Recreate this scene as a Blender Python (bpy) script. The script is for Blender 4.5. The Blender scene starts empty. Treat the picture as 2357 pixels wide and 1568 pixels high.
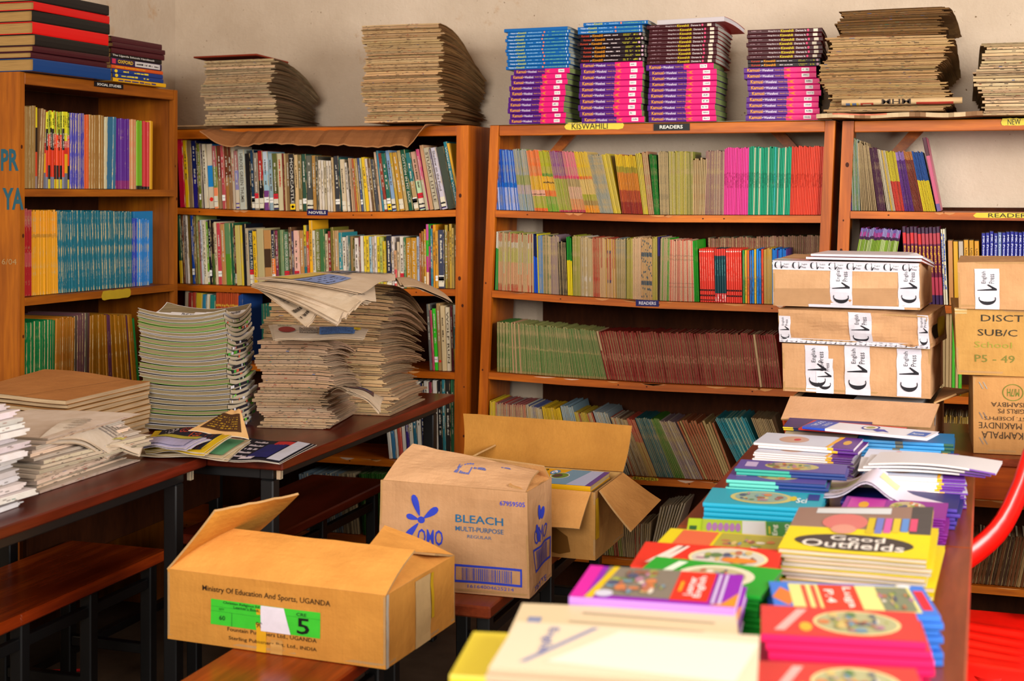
import bpy, math, random
from mathutils import Matrix, Vector
R = random.Random(7)
sc = bpy.context.scene
COL = sc.collection
# ------------------------------------------------------------------ camera, world, lights, exposure
F, CX, HY, YAW, EYE = 3274.0, 1178.5, 430.0, math.radians(18.5), 1.41
cam_d = bpy.data.cameras.new('camera')
cam_d.sensor_width = 36.0
cam_d.lens = 36.0 * F / 2357.0
cam_d.shift_y = -(784.0 - HY) / 2357.0
cam_d.clip_start = 0.05
cam_d.dof.use_dof = True
cam_d.dof.focus_distance = 3.9
cam_d.dof.aperture_fstop = 4.2
cam = bpy.data.objects.new('camera', cam_d)
COL.objects.link(cam)
cam.location = (0, 0, EYE)
cam.rotation_euler = (math.radians(90), 0, YAW)
sc.camera = cam
sc.view_settings.view_transform = 'Standard'
sc.view_settings.look = 'None'
sc.view_settings.gamma = 1.0
sc.view_settings.exposure = 0.75
sc.view_settings.use_curve_mapping = False
wd = bpy.data.worlds.new('world'); sc.world = wd; wd.use_nodes = True
wd.node_tree.nodes['Background'].inputs[0].default_value = (0.95, 0.96, 1.0, 1)
wd.node_tree.nodes['Background'].inputs[1].default_value = 0.14
def area(name, loc, tgt, sx, sy, power, col):
    l = bpy.data.lights.new(name, 'AREA'); l.shape = 'RECTANGLE'; l.size = sx; l.size_y = sy
    l.energy = power; l.color = col
    o = bpy.data.objects.new(name, l); COL.objects.link(o); o.location = loc
    o.rotation_euler = (Vector(tgt) - Vector(loc)).to_track_quat('-Z', 'Y').to_euler()
    return o
area('window_daylight', (2.9, 0.9, 2.0), (-0.6, 3.2, 0.9), 2.2, 1.5, 180, (1.0, 0.97, 0.92))
area('added_fill_light', (-0.9, -1.8, 2.3), (-0.8, 3.6, 0.8), 2.6, 1.6, 135, (1.0, 0.95, 0.87))  # soft fill added behind the camera, not an actual doorway
# ------------------------------------------------------------------ pixel -> place helpers
CA, SA = math.cos(YAW), math.sin(YAW)
def on(ax, val, px, py):
    u = (px - CX) / F; v = (HY - py) / F
    d = (u * CA - SA, u * SA + CA, v); c = (0, 0, EYE)
    t = (val - c[ax]) / d[ax]
    return Vector((c[0] + d[0]*t, c[1] + d[1]*t, c[2] + d[2]*t))
def at(px, py, t):
    u = (px - CX) / F; v = (HY - py) / F
    return Vector(((u*CA - SA)*t, (u*SA + CA)*t, EYE + v*t))
# ------------------------------------------------------------------ colours
def lin(h, a=1.0):
    if isinstance(h, (tuple, list)): return (h[0], h[1], h[2], a)
    o = []
    for i in (0, 2, 4):
        c = int(h[i:i+2], 16) / 255.0
        o.append(c / 12.92 if c <= 0.04045 else ((c + 0.055) / 1.055) ** 2.4)
    return (o[0], o[1], o[2], a)
def jit(h, k=0.08, rnd=R):
    c = lin(h); f = 1 + rnd.uniform(-k, k)
    return (min(1, c[0]*f*(1+rnd.uniform(-k, k)/3)), min(1, c[1]*f), min(1, c[2]*f*(1+rnd.uniform(-k, k)/3)))
def mixc(a, b, t):
    a, b = lin(a), lin(b); return tuple(a[i]*(1-t)+b[i]*t for i in range(3))
# ------------------------------------------------------------------ materials
MATS = {}
def nt(name, rough=0.5, spec=0.5):
    m = bpy.data.materials.new(name); m.use_nodes = True
    b = m.node_tree.nodes['Principled BSDF']
    b.inputs['Roughness'].default_value = rough
    b.inputs['Specular IOR Level'].default_value = spec
    MATS[name] = m
    return m, m.node_tree.nodes, m.node_tree.links, b
def tex(n, l, kind='TEXCOORD', scale=(1, 1, 1)):
    tc = n.new('ShaderNodeTexCoord'); mp = n.new('ShaderNodeMapping'); mp.inputs['Scale'].default_value = scale
    l.new(tc.outputs['Object'], mp.inputs[0]); return mp
def noise(n, l, vec, scale, detail=3, rough=0.6):
    x = n.new('ShaderNodeTexNoise'); x.inputs['Scale'].default_value = scale; x.inputs['Detail'].default_value = detail
    x.inputs['Roughness'].default_value = rough; l.new(vec.outputs[0], x.inputs['Vector']); return x
def ramp(n, l, src, a, b, ca=(0, 0, 0, 1), cb=(1, 1, 1, 1)):
    r = n.new('ShaderNodeValToRGB'); r.color_ramp.elements[0].position = a; r.color_ramp.elements[1].position = b
    r.color_ramp.elements[0].color = ca; r.color_ramp.elements[1].color = cb; l.new(src, r.inputs[0]); return r
def mixn(n, l, fac, a, b, mode='MIX'):
    m = n.new('ShaderNodeMix'); m.data_type = 'RGBA'; m.blend_type = mode
    for s, v in ((0, fac), (6, a), (7, b)):
        if hasattr(v, 'is_linked') or hasattr(v, 'links'): l.new(v, m.inputs[s])
        else: m.inputs[s].default_value = v
    return m.outputs[2]
def bump(n, l, b, src, strength, dist=0.002):
    bp = n.new('ShaderNodeBump'); bp.inputs['Strength'].default_value = strength; bp.inputs['Distance'].default_value = dist
    l.new(src, bp.inputs['Height']); l.new(bp.outputs[0], b.inputs['Normal'])
def attr(n):
    a = n.new('ShaderNodeAttribute'); a.attribute_name = 'Col'; return a
# printed paper covers: colour and wear (alpha) come from the mesh
def m_print(name, rough, stretch, wearcol):
    m, n, l, b = nt(name, rough, 0.22); a = attr(n)
    v = tex(n, l, scale=stretch); x = noise(n, l, v, 260, 4, 0.75)
    sub = n.new('ShaderNodeMath'); sub.operation = 'ADD'; l.new(x.outputs[0], sub.inputs[0]); l.new(a.outputs['Alpha'], sub.inputs[1])
    r = ramp(n, l, sub.outputs[0], 0.992, 1.09)
    l.new(mixn(n, l, r.outputs[0], a.outputs['Color'], lin(wearcol)), b.inputs['Base Color'])
m_print('printed_cover', 0.38, (1, 1, 0.10), 'ac9468')      # standing spines: scuffs run up and down
m_print('printed_sheet', 0.42, (1, 1, 1), 'cfc0a0')         # lying things
m_print('lying_spine', 0.38, (0.12, 1, 1), 'd0c0b0')
def m_pages(name, sc_):
    m, n, l, b = nt(name, 0.8, 0.2); a = attr(n)
    v = tex(n, l, scale=sc_); x = noise(n, l, v, 900, 2)
    r = ramp(n, l, x.outputs[0], 0.35, 0.6, (0.62, 0.60, 0.57, 1), (1, 1, 1, 1))
    l.new(mixn(n, l, 1.0, a.outputs['Color'], r.outputs[0], 'MULTIPLY'), b.inputs['Base Color'])
m_pages('leaf_edges', (0.01, 0.01, 1.0)); m_pages('leaf_edges_upright', (1.0, 0.01, 0.01))
def m_paper():
    m, n, l, b = nt('newsprint', 0.85, 0.15); a = attr(n)
    v = tex(n, l, scale=(1, 1, 1)); x = noise(n, l, v, 14, 4)
    r = ramp(n, l, x.outputs[0], 0.3, 0.75, (0.84, 0.76, 0.67, 1), (1.04, 1.01, .99, 1))
    l.new(mixn(n, l, 1.0, a.outputs['Color'], r.outputs[0], 'MULTIPLY'), b.inputs['Base Color'])
    y = noise(n, l, v, 60, 3); bump(n, l, b, y.outputs[0], 0.35, 0.003)
m_paper()
def m_card():
    m, n, l, b = nt('cardboard', 0.8, 0.2); a = attr(n)
    v = tex(n, l, scale=(1, 1, 1)); x = noise(n, l, v, 7, 5)
    r = ramp(n, l, x.outputs[0], 0.3, 0.7, (0.86, 0.80, 0.72, 1), (1.06, 1.05, 1.03, 1))
    v2 = tex(n, l, scale=(1, 1, 0.05)); y = noise(n, l, v2, 220, 2)
    c1 = mixn(n, l, 1.0, a.outputs['Color'], r.outputs[0], 'MULTIPLY')
    r2 = ramp(n, l, y.outputs[0], 0.2, 0.8, (0.93, 0.93, 0.93, 1), (1.03, 1.03, 1.03, 1))
    l.new(mixn(n, l, 1.0, c1, r2.outputs[0], 'MULTIPLY'), b.inputs['Base Color'])
    z = noise(n, l, v, 22, 5, 0.65); bump(n, l, b, z.outputs[0], 0.5, 0.006)
m_card()
def m_wood(name, c1, c2, c3, stretch, rough, scratch=None, spec=0.28):
    m, n, l, b = nt(name, rough, spec)
    v = tex(n, l, scale=stretch); x = noise(n, l, v, 14, 6, 0.6)
    r = ramp(n, l, x.outputs[0], 0.32, 0.68, lin(c1), lin(c2))
    e = r.color_ramp.elements.new(0.5); e.color = lin(c3)
    f = noise(n, l, v, 90, 3); rf = ramp(n, l, f.outputs[0], 0.3, 0.7, (0.78, 0.74, 0.7, 1), (1.08, 1.08, 1.08, 1))
    c = mixn(n, l, 1.0, r.outputs[0], rf.outputs[0], 'MULTIPLY')
    if scratch:
        v3 = tex(n, l, scale=(1, 1, 1)); s = noise(n, l, v3, 9, 8, 0.7); rs = ramp(n, l, s.outputs[0], 0.66, 0.73)
        c = mixn(n, l, rs.outputs[0], c, lin(scratch))
    l.new(c, b.inputs['Base Color'])
    bump(n, l, b, x.outputs[0], 0.12, 0.002)
for ax, st in (('across', (0.10, 1, 1.4)), ('upright', (1.4, 1, 0.08)), ('deep', (1, 0.10, 1.4))):
    m_wood('shelf_wood_' + ax, '8a4006', 'cc700f', 'aa5408', st, 0.42)
    m_wood('old_shelf_wood_' + ax, '783c06', 'a8600e', '8c4a08', st, 0.5)
m_wood('desk_wood', '3a0f08', '6a2212', '521808', (1, 0.10, 1.4), 0.28, '7a5048')
m_wood('bench_wood', '6a1f08', 'b04a12', '8a300a', (1, 0.09, 1.4), 0.25, 'a87058')
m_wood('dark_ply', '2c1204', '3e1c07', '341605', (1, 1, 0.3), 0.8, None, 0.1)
m_wood('table_wood', '6a2a14', '8f4526', '7c3418', (1, 0.10, 1.4), 0.3, 'a06848')
m_wood('apron_wood', '9a4208', 'c86a14', 'b05208', (0.10, 1, 1.4), 0.35, 'd08830')
def m_flat(name, h, rough, metal=0.0, spec=0.5, bmp=0):
    m, n, l, b = nt(name, rough, spec)
    v = tex(n, l); x = noise(n, l, v, 30, 3); c = lin(h)
    r = ramp(n, l, x.outputs[0], 0.3, 0.7, tuple(k*0.9 for k in c[:3]) + (1,), tuple(min(1, k*1.06) for k in c[:3]) + (1,))
    l.new(r.outputs[0], b.inputs['Base Color']); b.inputs['Metallic'].default_value = metal
    if bmp: bump(n, l, b, x.outputs[0], bmp)
m_flat('black_steel', '0c0b0c', 0.4); m_flat('staple_steel', 'b8b4a8', 0.3, 1.0)
m_flat('red_plastic', 'e81208', 0.3); m_flat('clear_bracket', 'cbb89a', 0.15, 0.6)
def m_attr(name, rough, spec=0.5):
    m, n, l, b = nt(name, rough, spec); a = attr(n)
    v = tex(n, l); x = noise(n, l, v, 40, 4)
    r = ramp(n, l, x.outputs[0], 0.3, 0.7, (0.92, 0.92, 0.92, 1), (1.03, 1.03, 1.03, 1))
    l.new(mixn(n, l, 1.0, a.outputs['Color'], r.outputs[0], 'MULTIPLY'), b.inputs['Base Color'])
m_attr('glossy_tape', 0.22); m_attr('plate_paint', 0.4, 0.2); m_attr('ink', 0.6, 0.2)
def m_plaster():
    m, n, l, b = nt('plaster', 0.9, 0.2)
    v = tex(n, l); x = noise(n, l, v, 1.6, 6, 0.6)
    r = ramp(n, l, x.outputs[0], 0.3, 0.7, lin('ae9a84'), lin('cab8a4'))
    y = noise(n, l, tex(n, l, scale=(1, 1, 1)), 5, 8, 0.72)
    st = ramp(n, l, y.outputs[0], 0.60, 0.74)
    c = mixn(n, l, st.outputs[0], r.outputs[0], lin('a8845e'))
    sp = noise(n, l, v, 70, 2); rs = ramp(n, l, sp.outputs[0], 0.74, 0.78)
    c = mixn(n, l, rs.outputs[0], c, lin('6a5238'))
    l.new(c, b.inputs['Base Color'])
    z = noise(n, l, v, 55, 8, 0.7); bump(n, l, b, z.outputs[0], 0.55, 0.006)
m_plaster()
def m_floor():
    m, n, l, b = nt('concrete_floor', 0.6, 0.3)
    v = tex(n, l); x = noise(n, l, v, 3, 7, 0.65)
    r = ramp(n, l, x.outputs[0], 0.3, 0.7, lin('3a2c22'), lin('62503f'))
    l.new(r.outputs[0], b.inputs['Base Color']); bump(n, l, b, x.outputs[0], 0.3)
m_floor()
# ------------------------------------------------------------------ mesh builder
class MB:
    def __init__(s): s.v = []; s.f = []; s.c = []; s.m = []; s.M = None
    def add(s, pts, col='808080', mat='printed_cover', wear=0.25):
        i = len(s.v)
        s.v += [tuple(s.M @ Vector(p)) if s.M else tuple(p) for p in pts]
        s.f.append(tuple(range(i, i + len(pts)))); s.c.append(lin(col, wear) if isinstance(col, str) else (col[0], col[1], col[2], wear)); s.m.append(mat)
    def grid(s, fn, nu, nv, col, mat, wear=0.25):
        i = len(s.v)
        for a in range(nu + 1):
            for b in range(nv + 1):
                p = fn(a / nu, b / nv); s.v.append(tuple(s.M @ Vector(p)) if s.M else tuple(p))
        for a in range(nu):
            for b in range(nv):
                k = i + a * (nv + 1) + b
                s.f.append((k, k + nv + 1, k + nv + 2, k + 1))
                c = col((a + .5) / nu, (b + .5) / nv) if callable(col) else col
                s.c.append(lin(c, wear) if isinstance(c, str) else (c[0], c[1], c[2], wear)); s.m.append(mat)
    def box(s, a, b, col='808080', mat='printed_cover', wear=0.25):
        x0, y0, z0 = a; x1, y1, z1 = b
        P = [(x0,y0,z0),(x1,y0,z0),(x1,y1,z0),(x0,y1,z0),(x0,y0,z1),(x1,y0,z1),(x1,y1,z1),(x0,y1,z1)]
        i = len(s.v); s.v += [tuple(s.M @ Vector(p)) if s.M else p for p in P]
        c = lin(col, wear) if isinstance(col, str) else (col[0], col[1], col[2], wear)
        for f in ((0,3,2,1),(4,5,6,7),(0,1,5,4),(1,2,6,5),(2,3,7,6),(3,0,4,7)):
            s.f.append(tuple(i + k for k in f)); s.c.append(c); s.m.append(mat)
    def cbox(s, a, b, col='808080', mat='printed_cover', ch=0.002):
        # box with chamfered edges
        x0, y0, z0 = a; x1, y1, z1 = b
        ch = min(ch, (x1-x0)/2.5, (y1-y0)/2.5, (z1-z0)/2.5)
        bm_ = {}
        i = len(s.v)
        def V(ix, iy, iz, ax):
            p = [x1 if ix else x0, y1 if iy else y0, z1 if iz else z0]
            for k, f in enumerate((ix, iy, iz)):
                if k != ax: p[k] += -ch if f else ch
            key = (ix, iy, iz, ax)
            if key not in bm_:
                bm_[key] = len(s.v); s.v.append(tuple(s.M @ Vector(p)) if s.M else tuple(p))
            return bm_[key]
        c = lin(col, 0.2) if isinstance(col, str) else (col[0], col[1], col[2], 0.2)
        def face(ids): s.f.append(tuple(ids)); s.c.append(c); s.m.append(mat)
        for ax in range(3):
            o = [k for k in range(3) if k != ax]
            for sd in (0, 1):
                ids = []
                for (p, q) in ((0, 0), (1, 0), (1, 1), (0, 1)):
                    t = [0, 0, 0]; t[ax] = sd; t[o[0]] = p; t[o[1]] = q
                    ids.append(V(*t, ax))
                face(ids if (sd == 1) == (ax != 1) else ids[::-1])
        for ax in range(3):
            o = [k for k in range(3) if k != ax]
            for p in (0, 1):
                for q in (0, 1):
                    ids = []
                    for e, w in ((0, o[0]), (1, o[0]), (1, o[1]), (0, o[1])):
                        t = [0, 0, 0]; t[ax] = e; t[o[0]] = p; t[o[1]] = q; ids.append(V(*t, w))
                    face(ids)
        for ix in (0, 1):
            for iy in (0, 1):
                for iz in (0, 1): face([V(ix, iy, iz, a_) for a_ in range(3)])
    def build(s, name, parent=None, M=None, smooth=False):
        me = bpy.data.meshes.new(name); me.from_pydata(s.v, [], s.f)
        names = []
        for m in s.m:
            if m not in names: names.append(m)
        for m in names: me.materials.append(MATS[m])
        ix = {m: k for k, m in enumerate(names)}
        me.polygons.foreach_set('material_index', [ix[m] for m in s.m])
        if smooth: me.polygons.foreach_set('use_smooth', [True] * len(s.f))
        ca = me.color_attributes.new('Col', 'FLOAT_COLOR', 'CORNER')
        buf = []
        for f, c in zip(s.f, s.c): buf += list(c) * len(f)
        ca.data.foreach_set('color', buf)
        me.update()
        o = bpy.data.objects.new(name, me); COL.objects.link(o)
        if parent: o.parent = parent
        if M is not None: o.matrix_local = M
        return o
USED = {}
def tag(o, label, cat, group=None):
    k = label.lower()
    if k in USED and not (group and USED[k] == group): print('DUPLABEL', label)
    USED[k] = group
    o['label'] = label; o['category'] = cat
    if group: o['group'] = group
    return o
def empty(name, M, label, cat, group=None):
    o = bpy.data.objects.new(name, None); COL.objects.link(o); o.matrix_world = M
    o.empty_display_size = 0.05
    return tag(o, label, cat, group)
def struct(o): o['kind'] = 'structure'; return o
T = Matrix.Translation
def RX(a): return Matrix.Rotation(math.radians(a), 4, 'X')
def RY(a): return Matrix.Rotation(math.radians(a), 4, 'Y')
def RZ(a): return Matrix.Rotation(math.radians(a), 4, 'Z')
ORD = ['first','second','third','fourth','fifth','sixth','seventh','eighth','ninth','tenth','eleventh','twelfth','thirteenth','fourteenth','fifteenth',
       'sixteenth','seventeenth','eighteenth','nineteenth','twentieth'] + ['twenty-'+w for w in ('first','second','third','fourth','fifth','sixth','seventh','eighth','ninth')] + ['thirtieth'] + ['thirty-'+w for w in ('first','second','third','fourth','fifth','sixth','seventh','eighth','ninth')] + ['fortieth'] + ['forty-'+w for w in ('first','second','third','fourth','fifth','sixth','seventh','eighth','ninth')] + ['fiftieth'] + ['fifty-'+w for w in ('first','second','third','fourth','fifth','sixth','seventh','eighth','ninth')] + ['sixtieth'] + ['sixty-'+w for w in ('first','second','third','fourth','fifth','sixth','seventh','eighth','ninth')] + ['seventieth']+ ['seventy-'+w for w in ('first','second','third','fourth','fifth','sixth','seventh','eighth','ninth')]
# ------------------------------------------------------------------ lettering
GL = {}
def glyph(text, bold=0.0):
    k = (text, bold)
    if k not in GL:
        cu = bpy.data.curves.new('lettering', 'FONT'); cu.body = text; cu.size = 1.0; cu.resolution_u = 2; cu.offset = bold
        o = bpy.data.objects.new('lettering', cu); COL.objects.link(o)
        dg = bpy.context.evaluated_depsgraph_get(); dg.update()
        me = bpy.data.meshes.new_from_object(o.evaluated_get(dg))
        vs = [(v.co.x, v.co.y) for v in me.vertices]; fs = [tuple(p.vertices) for p in me.polygons]
        bpy.data.objects.remove(o); bpy.data.curves.remove(cu); bpy.data.meshes.remove(me)
        x0 = min(v[0] for v in vs); x1 = max(v[0] for v in vs); y0 = min(v[1] for v in vs); y1 = max(v[1] for v in vs)
        GL[k] = ([((v[0]-x0)/(x1-x0), (v[1]-y0)/(y1-y0)) for v in vs], fs, (x1-x0)/(y1-y0))
    return GL[k]
def text(mb, s, fn, col, mat='ink', bold=0.012):
    """letters inside the unit square; fn(u, v) -> point"""
    vs, fs, asp = glyph(s, bold)
    i = len(mb.v); mb.v += [tuple(mb.M @ Vector(fn(*v))) if mb.M else tuple(fn(*v)) for v in vs]
    c = lin(col, 0.0) if isinstance(col, str) else (col[0], col[1], col[2], 0)
    for f in fs: mb.f.append(tuple(i + k for k in f)); mb.c.append(c); mb.m.append(mat)
def quadfn(o, ex, ey):
    o, ex, ey = Vector(o), Vector(ex), Vector(ey)
    return lambda u, v: o + ex * u + ey * v
def scribble(mb, fn, col, n=8, fill=0.7, rnd=R, mat='ink'):
    """a line of unreadable small print"""
    x = 0.0; c = lin(col) if isinstance(col, str) else col
    while x < 1:
        w = rnd.uniform(0.3, 1.6) / n
        if rnd.random() < fill:
            a, b = x, min(1, x + w * 0.85); h = rnd.uniform(0.55, 1)
            mb.add([fn(a, 0.1), fn(b, 0.1), fn(b, h), fn(a, h)], c[:3], mat, 0)
        x += w
def disc(mb, fn, col, n=18, mat='ink'):
    mb.add([fn(0.5 + 0.5*math.cos(2*math.pi*k/n), 0.5 + 0.5*math.sin(2*math.pi*k/n)) for k in range(n)], col, mat, 0)
# ------------------------------------------------------------------ colour words
NAMES = [('black','151010'),('dark brown','3a2010'),('brown','7a4a20'),('tan','a88050'),('cream','d0c0a0'),('white','e0dcd8'),('pale grey','b0b0ac'),('grey','7a7a78'),('charcoal','404044'),
 ('dark red','701818'),('red','c02020'),('salmon','e08068'),('orange','e07820'),('amber','c08a20'),('yellow','e0c020'),('olive','80802a'),('pale olive','b0aa70'),('lime green','70b020'),('green','207038'),('dark green','143c28'),
 ('teal','1f7078'),('pale teal','6aa8a8'),('sky blue','6a9ac8'),('blue','2058c0'),('navy','1c2450'),('purple','502a80'),('mauve','8a6a88'),('magenta','b02870'),('pink','d890a0')]
def cname(h):
    c = lin(h) if isinstance(h, str) else h
    c = [x ** 0.45 for x in c[:3]]
    return min(NAMES, key=lambda n: sum((x ** 0.45 - y) ** 2 for x, y in zip(lin(n[1])[:3], c)))[0]
# ------------------------------------------------------------------ standing books
def spine_book(mb, t, D, h, bands, wear=0.3, page='c9b896', cover=None, marks=(), rnd=R, inset=0.0015, rnd_top=True):
    """x thickness (centred), y depth from the spine, z height"""
    x0, x1 = -t/2, t/2; b = min(0.0014, t*0.24); d = min(0.0028, t*0.55)
    prof = [(x0, d), (x0+b, 0), (x1-b, 0), (x1, d)]
    for (a0, a1, c) in bands:
        for k in range(3):
            (p, q), (r, s_) = prof[k], prof[k+1]
            mb.add([(p, q, a0*h), (r, s_, a0*h), (r, s_, a1*h), (p, q, a1*h)], c, 'printed_cover', wear if k == 1 else wear + 0.20)
    cv = cover or bands[len(bands)//2][2]
    for x in (x0, x1):
        mb.add([(x, d, 0), (x, D, 0), (x, D, h), (x, d, h)], cv, 'printed_cover', wear*0.6)
    w = min(0.0005, t*0.2)
    zt = h - inset
    mb.add([(x0, d, 0), (x1, d, 0), (x1, D, 0), (x0, D, 0)], page, 'leaf_edges_upright', 0)
    mb.add([(x0, d, zt), (x1, d, zt), (x1, D, zt), (x0, D, zt)], page, 'leaf_edges_upright', 0)
    mb.add([(x0, D-inset, 0), (x1, D-inset, 0), (x1, D-inset, zt), (x0, D-inset, zt)], page, 'leaf_edges_upright', 0)
    for xa in ((x0, x0+w), (x1-w, x1)):
        mb.add([(xa[0], d, h), (xa[1], d, h), (xa[1], D, h), (xa[0], D, h)], cv, 'printed_cover', wear*0.6)
    mb.add([(x0, d, h), (x0+b, 0, h), (x1-b, 0, h), (x1, d, h)], cv, 'printed_cover', wear)
    e = -0.0003
    for mk in marks:
        k = mk[0]
        if k == 'text':      # ('text', z_top, z_bot, string, colour, frac of thickness)
            _, zt_, zb_, s_, c, fr = mk
            hh = t*fr
            text(mb, s_, quadfn((-hh/2, e, zt_*h), (0, 0, (zb_-zt_)*h), (hh, 0, 0)), c)
        elif k == 'line':
            _, zt_, zb_, c, fr = mk; hh = t*fr
            scribble(mb, quadfn((-hh/2, e, zt_*h), (0, 0, (zb_-zt_)*h), (hh, 0, 0)), c, max(4, int(abs(zt_-zb_)*h/0.006)), 0.8, rnd)
        elif k == 'patch':
            _, z0_, z1_, c = mk
            mb.add([(x0+b*.5, e, z0_*h), (x1-b*.5, e, z0_*h), (x1-b*.5, e, z1_*h), (x0+b*.5, e, z1_*h)], c, 'ink', 0)
            if z1_ - z0_ > 0.04:
                hh = t*0.4; e2 = e*1.6
                scribble(mb, quadfn((-hh, e2, (z0_*.55+z1_*.45)*h), (2*hh, 0, 0), (0, 0, min(0.003, (z1_-z0_)*h*.4))), '40404a', 4, 0.8, rnd)
        elif k == 'dot':
            _, zc, c, fr = mk; rr = t*fr
            disc(mb, quadfn((-rr, e, zc*h-rr), (2*rr, 0, 0), (0, 0, 2*rr)), c, 14)
# ------------------------------------------------------------------ bookcases
class Case:
    def __init__(s, kind, front, depth, obj=None):
        s.kind = kind; s.front = front; s.depth = depth; s.shelves = []; s.obj = obj
        s.M = T((0, front, 0)) if kind == 'back' else T((front, 0, 0)) @ RZ(90)
    def px(s, px, py, d=0.0):
        """pixel on the plane d behind the front -> (along, height)"""
        p = on(1, s.front + d, px, py) if s.kind == 'back' else on(0, s.front - d, px, py)
        return (p.x if s.kind == 'back' else p.y), p.z
    def level(s, k, a):
        pts = s.shelves[k]
        for (a0, z0), (a1, z1) in zip(pts, pts[1:]):
            if a <= a1 or (a1, z1) == pts[-1]: return z0 + (z1-z0)*(a-a0)/(a1-a0)
def case_build(c, name, label, a0, a1, zt, zb, post, lean, back, wood, thick=0.022, group=None, braces=False, cat='bookcase'):
    """a0/a1: outer edges at the top; lean: sideways shift per metre of height"""
    root = empty(name, c.M, label, cat, group); c.obj = root
    D = c.depth
    def sh(a, z): return a + lean*(z - zt)
    W = wood
    for side, a in ((0, a0), (1, a1)):
        mb = MB(); b0, b1 = (a, a+0.018) if side == 0 else (a-0.018, a)
        n = 1
        P = [(sh(b0, zb), 0.018, zb), (sh(b1, zb), 0.018, zb), (sh(b1, zb), D, zb), (sh(b0, zb), D, zb)]
        Q = [(sh(b0, zt), 0.018, zt), (sh(b1, zt), 0.018, zt), (sh(b1, zt), D, zt), (sh(b0, zt), D, zt)]
        for q in ((0, 1), (1, 2), (2, 3), (3, 0)): mb.add([P[q[0]], P[q[1]], Q[q[1]], Q[q[0]]], mat=W+'upright')
        mb.add(P, mat=W+'upright'); mb.add(Q, mat=W+'upright')
        mb.build('side_panel', root)
        mb = MB(); b0, b1 = (a, a+post) if side == 0 else (a-post, a)
        P = [(sh(b0, zb), 0, zb), (sh(b1, zb), 0, zb), (sh(b1, zb), 0.018, zb), (sh(b0, zb), 0.018, zb)]
        Q = [(sh(b0, zt), 0, zt), (sh(b1, zt), 0, zt), (sh(b1, zt), 0.018, zt), (sh(b0, zt), 0.018, zt)]
        for q in ((0, 1), (1, 2), (2, 3), (3, 0)): mb.add([P[q[0]], P[q[1]], Q[q[1]], Q[q[0]]], mat=W+'upright')
        mb.add(P, mat=W+'upright'); mb.add(Q, mat=W+'upright')
        rr = random.Random(len(label)*5 + side)
        for q in range(5):
            z = rr.uniform(zb+.2, zt-.1); x = sh(b0, z) + rr.uniform(.2, .8)*post; r_ = rr.uniform(.002, .006)
            disc(mb, quadfn((x-r_, -0.0004, z-r_*1.4), (2*r_, 0, 0), (0, 0, 2.8*r_)), '401806', 10)
        mb.build('front_post', root)
    mb = MB(); mb.cbox((a0+0.0185, 0.0185, zt-0.02), (a1-0.0185, D-0.001, zt-0.001), mat=W+'across'); mb.build('top_board', root)
    mb = MB(); mb.cbox((a0+post+.0005, 0, zt-0.034), (a1-post-.0005, 0.0175, zt), mat=W+'across'); mb.build('top_rail', root)
    for k, pts in enumerate(c.shelves):
        mb = MB(); N = 24
        z_ = pts[0][1]; s0, s1 = sh(a0+0.0185, z_), sh(a1-0.0185, z_)
        p0, p1 = sh(a0+post+.0005, z_), sh(a1-post-.0005, z_)
        rr = random.Random(k*7+3)
        for (u0, u1, y0, y1, dz) in ((s0, s1, 0.0185, D-0.002, 0), (p0, p1, -0.002, 0.018, 0.0)):
            prev = None
            for q in range(N+1):
                x = u0 + (u1-u0)*q/N; z = c.level(k, x) - 0.0006
                cur = [(x, y0, z), (x, y1, z), (x, y1, z-thick), (x, y0, z-thick)]
                if prev:
                    for e in range(4): mb.add([prev[e], cur[e], cur[(e+1) % 4], prev[(e+1) % 4]], mat=W+'across')
                else: mb.add(cur, mat=W+'across')
                prev = cur
            mb.add(prev, mat=W+'across')
        # chipped veneer and dents along the front edge
        if c.kind == 'back':
            for q in range(rr.randint(4, 9)):
                x = rr.uniform(p0+.03, p1-.12); w = rr.uniform(.02, .09); z = c.level(k, x+w/2)-0.001; h_ = rr.uniform(.002, .008)
                mb.add([(x, -.0026, z), (x+w, -.0026, z), (x+w*.8, -.0026, z-h_*.6), (x+w*.5, -.0026, z-h_), (x+w*.15, -.0026, z-h_*.5)], rr.choice(['c88a50', 'b87a48', 'c8a890']), 'ink', 0)
            for q in range(3):
                x = rr.uniform(p0+.05, p1-.05); z = c.level(k, x)-thick*.5; r_ = .003
                disc(mb, quadfn((x-r_, -0.0026, z-r_*.7), (2*r_, 0, 0), (0, 0, 1.4*r_)), '3a1404', 8)
        mb.build('shelf_board', root)
    if back:
        mb = MB(); mb.add([(sh(a0, zb)+.018, D-.0015, zb), (sh(a1, zb)-.018, D-.0015, zb), (a1-.018, D-.0015, zt-.02), (a0+.018, D-.0015, zt-.02)], mat='dark_ply')
        mb.add([(sh(a0, zb)+.018, D, zb), (sh(a1, zb)-.018, D, zb), (a1-.018, D, zt-.02), (a0+.018, D, zt-.02)], mat='dark_ply'); mb.build('back_or_shade_panel', root)
    if braces:
        for sd in (0, 1):
            mb = MB(); x = (a0+.03) if sd == 0 else (a1-.03); g = 1 if sd == 0 else -1
            y0, y1 = D-.045, D-.025
            prof = [(x+g*.0, zt-.20), (x+g*.03, zt-.20), (x+g*.20, zt-.023), (x+g*.155, zt-.023)]
            for y in (y0, y1): mb.add([(p[0], y, p[1]) for p in prof], mat=W+'deep')
            for q in range(4):
                p, r_ = prof[q], prof[(q+1) % 4]; mb.add([(p[0], y0, p[1]), (r_[0], y0, r_[1]), (r_[0], y1, r_[1]), (p[0], y1, p[1])], mat=W+'deep')
            mb.build('corner_brace', root)
    return root
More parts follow.
